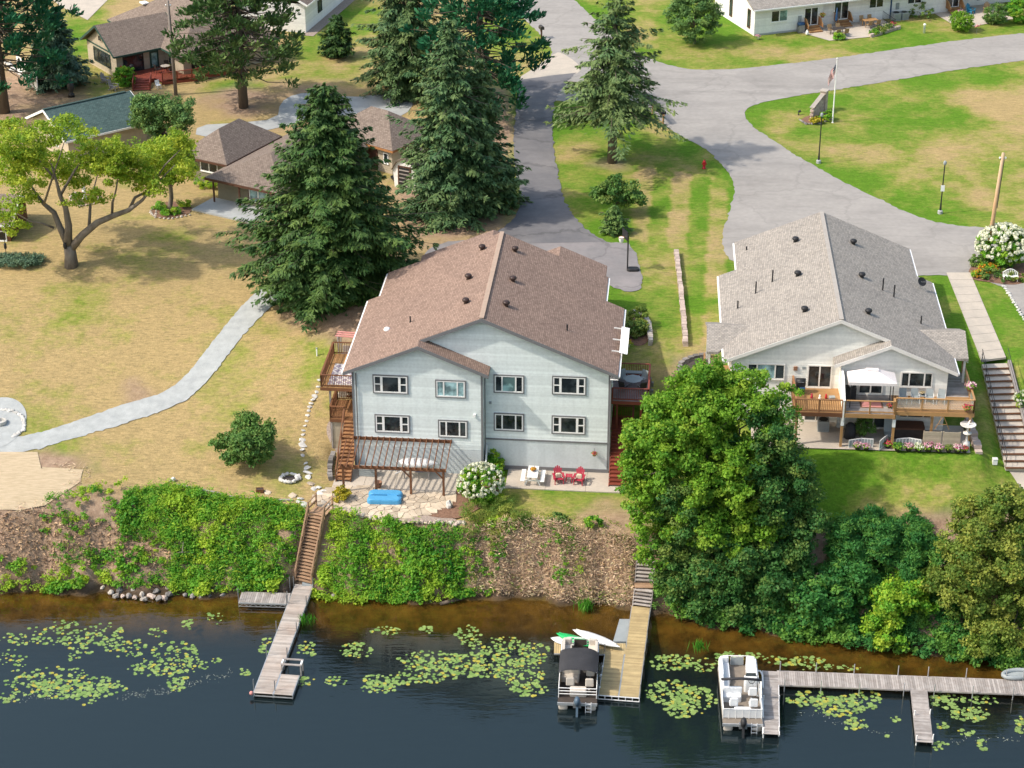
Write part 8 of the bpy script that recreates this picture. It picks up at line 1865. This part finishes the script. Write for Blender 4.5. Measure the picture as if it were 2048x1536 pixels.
for i in range(5):
    for j in range(4):
        x, y, z = flag_pt((i+.5)/5*.36, (j+.5)/4*7/13); mb.add([(x+.03*math.cos(a),y-.012,z+.03*math.sin(a)) for a in np.linspace(0,6.283,6)[:-1]], [(0,1,2,3,4)])
mb.build('stars', mt['white'], FLg)['kind'] = 'stuff'
a, b_ = P(1622,240,ZP), P(1645,222,ZP); SGN = thing('sign_wall', 'tan brick entrance sign wall with a taller end pillar on the round lawn', 'sign', (a.x,a.y,ZP), math.atan2(b_.y-a.y,b_.x-a.x)); L_ = (b_-a).length
for k in range(9):
    hl = k*.2
    for i in range(int(L_/.45)+1):
        u = i*.45+(.22 if k % 2 else 0)
        if hl < .95+u/L_*.65 and u < L_-.2: bx('brick', mt['block_pink'], SGN, (u+.22,0,hl+.1), (.435,.35,.19))
for k in range(10): bx('brick', mt['block_pink'], SGN, (L_+.15,0,k*.2+.1), (.6,.6,.19))
bx('pillar_cap', mt['stone_pale'], SGN, (L_+.15,0,2.06), (.75,.75,.1)); bar('wall_cap', mt['stone_pale'], SGN, (0,0,1.22), (L_-.15,0,1.8), .45, .08); bx('sign_plate', mt['vinyl'], SGN, (L_*.5,.19,1.0), (L_*.6,.03,.6))
FLt = thing('spot_light', 'small black spotlight on the grass left of the brick sign wall', 'spotlight', P(1597,230,ZP)); MB().lathe([(.1,0),(.05,.1),(.04,.25)],8).build('stake', mt['black'], FLt); MB().tube([(-.05,0,.3),(.2,.05,.42)],[.1,.13],10).build('lamp_head', mt['black'], FLt)
HY = thing('fire_hydrant', 'red fire hydrant at the edge of the road', 'hydrant', P(1408,337,ZP)); MB().lathe([(.2,0),(.2,.06),(.13,.08),(.13,.55),(.17,.58),(.17,.64),(.12,.75),(.04,.82),(.04,.88)],12).build('barrel', mt['hydrant_red'], HY, True)
for s_ in (-1,1): MB().tube([(0,0,.45),(s_*.22,0,.45)],.07,10).build('side_cap', mt['hydrant_red'], HY)
MB().tube([(0,0,.42),(0,-.24,.42)],.09,10).build('pumper_cap', mt['hydrant_red'], HY)
for i, (x, y, h_, m_, lab, ln) in enumerate(((1973,522,9.4,'pole_new','orange-brown utility pole beside the white hydrangea',(.35,-.1)),(352,190,9.6,'pole_wood','grey utility pole in front of the red deck of the tan house',(-.1,0)))):
    o_ = thing('utility_pole', lab, 'utility pole', P(x,y,ZP)); MB().tube([(0,0,-.3),(ln[0]*.5,ln[1]*.5,h_*.5),(ln[0],ln[1],h_)],[.19,.16,.12],10).build('pole', mt[m_], o_, True)
    for s_ in (-1,1): MB().lathe([(.05,0),(.09,.08),(.05,.16)],8,(ln[0]+s_*.22,ln[1],h_-.5)).build('insulator', mt['white'], o_, True)
    bar('cross_bracket', mt['steel'], o_, (ln[0]-.25,ln[1],h_-.52), (ln[0]+.25,ln[1],h_-.52), .05, .05); MB().tube([(ln[0]*.5+.17,ln[1]*.5-.05,h_*.5),(ln[0]+.13,ln[1]-.04,h_-.6)],.025,6).build('conduit', mt['black'], o_)
MX = thing('mailbox', 'brown mailbox on a post at the tip of the upper lawn', 'mailbox', P(1083,77,ZP), R(20)); bx('post', mt['brown_trim'], MX, (0,0,.55), (.14,.14,1.1)); MB().extr([(-.2,-.35,1.05),(.2,-.35,1.05),(.2,-.35,1.3),(.1,-.35,1.42),(-.1,-.35,1.42),(-.2,-.35,1.3)],(0,.75,0)).build('box', mt['bronze'], MX); bar('brace', mt['brown_trim'], MX, (0,.1,.6), (0,.4,1.0), .08, .08)
a, b_ = P(1326,250,ZP), P(1285,208,ZP); MBk = thing('mailbox_bank', 'row of black mailboxes on a wooden rail behind the lone spruce', 'mailboxes', (a.x,a.y,ZP), math.atan2(b_.y-a.y,b_.x-a.x)); L_ = (b_-a).length
for u in (0,L_/2,L_): bx('post', mt['honey'], MBk, (u,0,.5), (.14,.14,1.0))
bar('rail', mt['honey'], MBk, (-.2,0,1.0), (L_+.2,0,1.0), .2, .06)
for i in range(int(L_/.36)): MB().extr([(i*.36,-.28,1.05),(i*.36+.26,-.28,1.05),(i*.36+.26,-.28,1.25),(i*.36+.13,-.28,1.34),(i*.36,-.28,1.25)],(0,.56,0)).build('mailbox', mt['black'], MBk)
WBn = thing('garden_bench', 'white ornate garden bench in the bed by the utility pole', 'bench', P(2020,562,ZP), R(-5)); bx('seat', mt['white'], WBn, (0,0,.42), (1.2,.42,.05))
for k in range(9): a = math.pi*k/8; x = -.56+1.12*k/8; bar('back_slat', mt['white'], WBn, (x,.2,.45), (x,.26,.62+.32*math.sin(a)), .05, .025)
MB().tube([(-.6+1.2*k/8,.26,.62+.32*math.sin(math.pi*k/8)) for k in range(9)],.03,6).build('back_arch', mt['white'], WBn)
for x in (-.55,.55):
    for y in (-.17,.17): bx('leg', mt['white'], WBn, (x,y,.2), (.06,.06,.42))
ring_stones('white stones edging the parking space at the right', [(2008,574),(2025,600),(2045,635),(2060,655)], 'stone_white', .15, 18)
# ---- upper left yard
panel_screen('left tall white privacy panel by the blue spruce', P(36,145,ZP), P(56,165,ZP), ZP+.1, 1.9, 'white', 'privacy_panel', 12); panel_screen('right tall white privacy panel by the blue spruce', P(57,166,ZP), P(76,186,ZP), ZP+.1, 1.9, 'white', 'privacy_panel', 12)
adirondack('lounge_chair', 'grey wooden garden chair nearest the tan house wall', P(212,166,ZP), R(60), 'grey_adir', None, 'grey garden chairs'); adirondack('lounge_chair', 'grey wooden garden chair behind the green garage roof', P(228,180,ZP), R(70), 'grey_adir', None, 'grey garden chairs')
SU = thing('garden_statue', 'dark bronze garden urn statue behind the green garage', 'statue', P(143,193,ZP)); MB().lathe([(.3,0),(.3,.3),(.18,.35),(.28,.7),(.36,1.1),(.25,1.4),(.14,1.5),(.2,1.7),(.05,1.85)],12).build('figure', mt['bronze'], SU, True); MB().box((0,0,-.05),(.7,.7,.1)).build('plinth', mt['stone_grey'], SU)
SX = thing('garden_statue', 'white statue in the round brick-edged flower bed', 'statue', PG(170,402)); MB().lathe([(.22,0),(.22,.4),(.12,.5),(.16,.8),(.2,1.05),(.1,1.2),(.13,1.35),(.03,1.5)],10).build('figure', mt['white'], SX, True); MB().tube([(0,0,1.1),(-.25,-.05,1.3)],[.06,.03],6).build('arm', mt['white'], SX)
BF = thing('bird_feeder', 'black pole bird feeder over the juniper bed at the left edge', 'bird feeder', PG(14,522)); rod('pole', mt['black'], BF, (0,0,0), (0,0,2.6), .03); MB().lathe([(.09,1.1),(.12,1.2),(.12,1.5),(.05,1.6)],10).build('feeder', mt['black'], BF); MB().tube([(0,0,2.5),(.15,0,2.7),(.3,0,2.55)],.02,6).build('hook', mt['black'], BF)
MB().lathe([(.02,2.25),(.08,2.3),(.08,2.45),(.02,2.55)],10,(.3,0,0)).build('glass_jar', mt['glass_teal'], BF, True)
for i, (u, v, lab) in enumerate(((3.6,-1.9,'bronze wicker chair left of the table on the tan house deck'),(4.9,-1.6,'bronze wicker chair behind the table on the tan house deck'),(4.6,-2.9,'bronze wicker chair before the table on the tan house deck'))): patio_chair(lab, th_pt(u,v), rz+R([90,0,180][i]), 'bronze', 'chairs on the red deck', 'wicker_chair', 'black')
round_table('pale round table on the red deck of the tan house', th_pt(4.3,-2.2), .5, .72, 'stone_pale', 'black'); pot_flowers('green plant bowl on the red deck of the tan house', th_pt(5.1,-1.2), 'leaf_bank', .35, 590, name='potted_plant')
KG = thing('kettle_grill', 'black kettle grill by the window on the red deck', 'grill', th_pt(1.2,-.8)); MB().ball((0,0,.85),(.3,.3,.28),12,8).build('kettle', mt['black'], KG, True)
for k in range(3): a = 2.094*k; rod('leg', mt['steel'], KG, (.15*math.cos(a),.15*math.sin(a),.7), (.28*math.cos(a),.28*math.sin(a),0), .018)
p_ = th_pt(1.9,-5.2,ZP); o_ = thing('garden_chair', 'white plastic chair on the gravel below the red deck steps', 'chair', p_, rz); bx('seat', mt['white'], o_, (0,0,.4), (.45,.45,.05)); bar('backrest', mt['white'], o_, (0,.2,.4), (0,.3,.85), .45, .04, (0,-1,.3))
for x in (-.18,.18):
    for y in (-.18,.18): bx('leg', mt['white'], o_, (x,y,.2), (.05,.05,.4))
q_ = P(790,360,ZP); KB = thing('fire_bowl', 'black round fire bowl in front of the barn shed', 'fire bowl', q_); MB().lathe([(.1,0),(.3,.12),(.4,.3),(.4,.33),(.3,.2),(.05,.12)],14).build('bowl', mt['black'], KB, True)
for k in range(3): a = 2.094*k; rod('leg', mt['black'], KB, (.25*math.cos(a),.25*math.sin(a),.15), (.32*math.cos(a),.32*math.sin(a),-.02), .02)
# ---- townhouse patios
def tr(u, v, z=ZP+.06): return TR.matrix_basis @ Vector((u,v,z))
def table_set(lab, u, v, m_, n, seat):
    t_ = thing('patio_table', 'rectangular '+lab, 'table', tr(u,v), R(20)); bx('table_top', mt[m_], t_, (0,0,.72), (1.6,.9,.05))
    for x in (-.7,.7):
        for y in (-.35,.35): bx('leg', mt[m_], t_, (x,y,.35), (.06,.06,.7))
    for i in range(n):
        a = [(-.5,-.75,180),(.5,-.75,180),(-.5,.75,0),(.5,.75,0)][i]; patio_chair(['near left','near right','far left','far right'][i]+' chair at the '+lab, TR.matrix_basis @ Vector((u+a[0],v+a[1],ZP+.06)), R(20+a[2]), seat, 'chairs at the '+lab, 'patio_chair', 'steel')
table_set('dark table at the front of the townhouse patio', 8.6, -2.9, 'bronze', 4, 'wicker'); table_set('honey-brown table on the fenced townhouse patio', 13.4, -1.2, 'honey', 4, 'wicker')
UM = thing('umbrella', 'closed dark blue patio umbrella between the townhouse steps', 'umbrella', tr(9.4,-.9)); rod('pole', mt['steel'], UM, (0,0,0), (0,0,2.4), .025); MB().lathe([(.12,.9),(.16,1.1),(.1,1.8),(.03,2.4)],10).build('canopy', mt['blue_dark'], UM, True)
BG = thing('gas_grill', 'grey gas grill left of the townhouse steps', 'grill', tr(5.3,-.6), R(20)); bx('cart', mt['steel'], BG, (0,0,.4), (.7,.5,.8)); MB().tube([(-.35,0,.85),(.35,0,.85)],.25,12).build('lid', mt['blue_dark'], BG, True)
PTk = thing('propane_tank', 'white propane tank on the grass by the townhouse steps', 'propane tank', tr(5.5,-1.7)); MB().lathe([(.12,0),(.16,.06),(.16,.35),(.1,.42),(.05,.44)],12).build('tank', mt['white'], PTk, True); MB().lathe([(.09,.42),(.09,.52),(.07,.52),(.07,.44)],10).build('collar', mt['white'], PTk)
FN = thing('metal_fence', 'black metal fence with planting in front of the townhouse patio', 'fence', (0,0,0))
fp_ = [tr(11.6,-4.5),tr(15.6,-2.9),tr(15.9,.4)]
for a, b_ in zip(fp_[:-1],fp_[1:]):
    for zz in (.15,.95): bar('rail', mt['black'], FN, a+Vector((0,0,zz)), b_+Vector((0,0,zz)), .03, .04)
    n = int((b_-a).length/.3)
    for i in range(n+1): q_ = a.lerp(b_,i/n); rod('picket', mt['black'], FN, q_, q_+Vector((0,0,1.0)), .015)
stone_wall('low tan block edging below the black fence of the townhouse patio', [tr(11.5,-4.75),tr(14,-3.8),tr(16.1,-3.0)], [.4,.4], 'block_pink', .5, .2)
for i, (u, v, s_, m_, lab) in enumerate(((12.3,-4.1,.9,'leaf_bank','green shrub at the left behind the black fence'),(13.3,-3.7,1.0,'leaf_linden','yellow-green shrub in the middle behind the black fence'),(14.6,-3.1,1.0,'leaf_bush','dark shrub at the right behind the black fence'),(8.0,-4.2,1.0,'leaf_bank','bright green shrub at the front corner of the townhouse patio'),(20.2,-.2,2.4,'leaf_bush','wide low shrub bed under the third townhouse window'))): shrub('patio_shrub', lab, None, s_*1.2, s_*.7, m_, 150+i, 30, 40, .16, .25, .2, base=tr(u,v,ZP))
pot_flowers('red flowers on the fence corner of the townhouse patio', tr(15.7,-2.2), 'petal_red', .4, 600, pot='white'); pot_flowers('orange hanging flowers by the left townhouse door', tr(7.9,-.5,ZP+1.4), 'petal_orange', .4, 602, True); pot_flowers('pink flowers in a white pot at the townhouse corner', tr(-.2,-1.3), 'petal_pink', .4, 604, pot='white'); pot_flowers('large pink flower basket beside the clipped yellow-green shrub', tr(22.8,-4.2,ZP+.9), 'petal_pink', .65, 606, True)
ac_unit('left grey air conditioner beside the townhouse wall', tr(17.3,.0,ZP), R(20), .85); ac_unit('right grey air conditioner beside the townhouse wall', tr(18.3,.0,ZP), R(20), .8)
adirondack('lounge_chair', 'bright blue garden chair on the right townhouse patio', tr(26.3,-.8), R(40), 'teal_chair'); adirondack('lounge_chair', 'brown garden chair on the right townhouse patio', tr(28.2,-1.0), R(-10), 'wicker')
UP = thing('utility_post', 'short white utility post on the grass between the townhouse patios', 'post', P(1848,66,ZP)); MB().lathe([(.13,0),(.13,.85),(.15,.86),(.15,1.0),(.05,1.06)],12).build('tube', mt['white'], UP, True); bx('tag', mt['grey_plastic'], UP, (0,-.14,.6), (.12,.02,.2))
FLm = thing('lawn_ornament', 'pink wire lawn ornament in front of the right townhouse patio', 'ornament', P(1953,68,ZP)); rod('stake', mt['steel'], FLm, (0,0,0), (0,0,.8), .015); MB().tube([(-.25,0,.75),(0,0,.95),(.25,0,.8)],[.05,.14,.03],8).build('body', mt['pink'], FLm, True); MB().tube([(.2,0,.85),(.3,0,1.1),(.4,0,1.05)],.03,6).build('neck', mt['pink'], FLm)
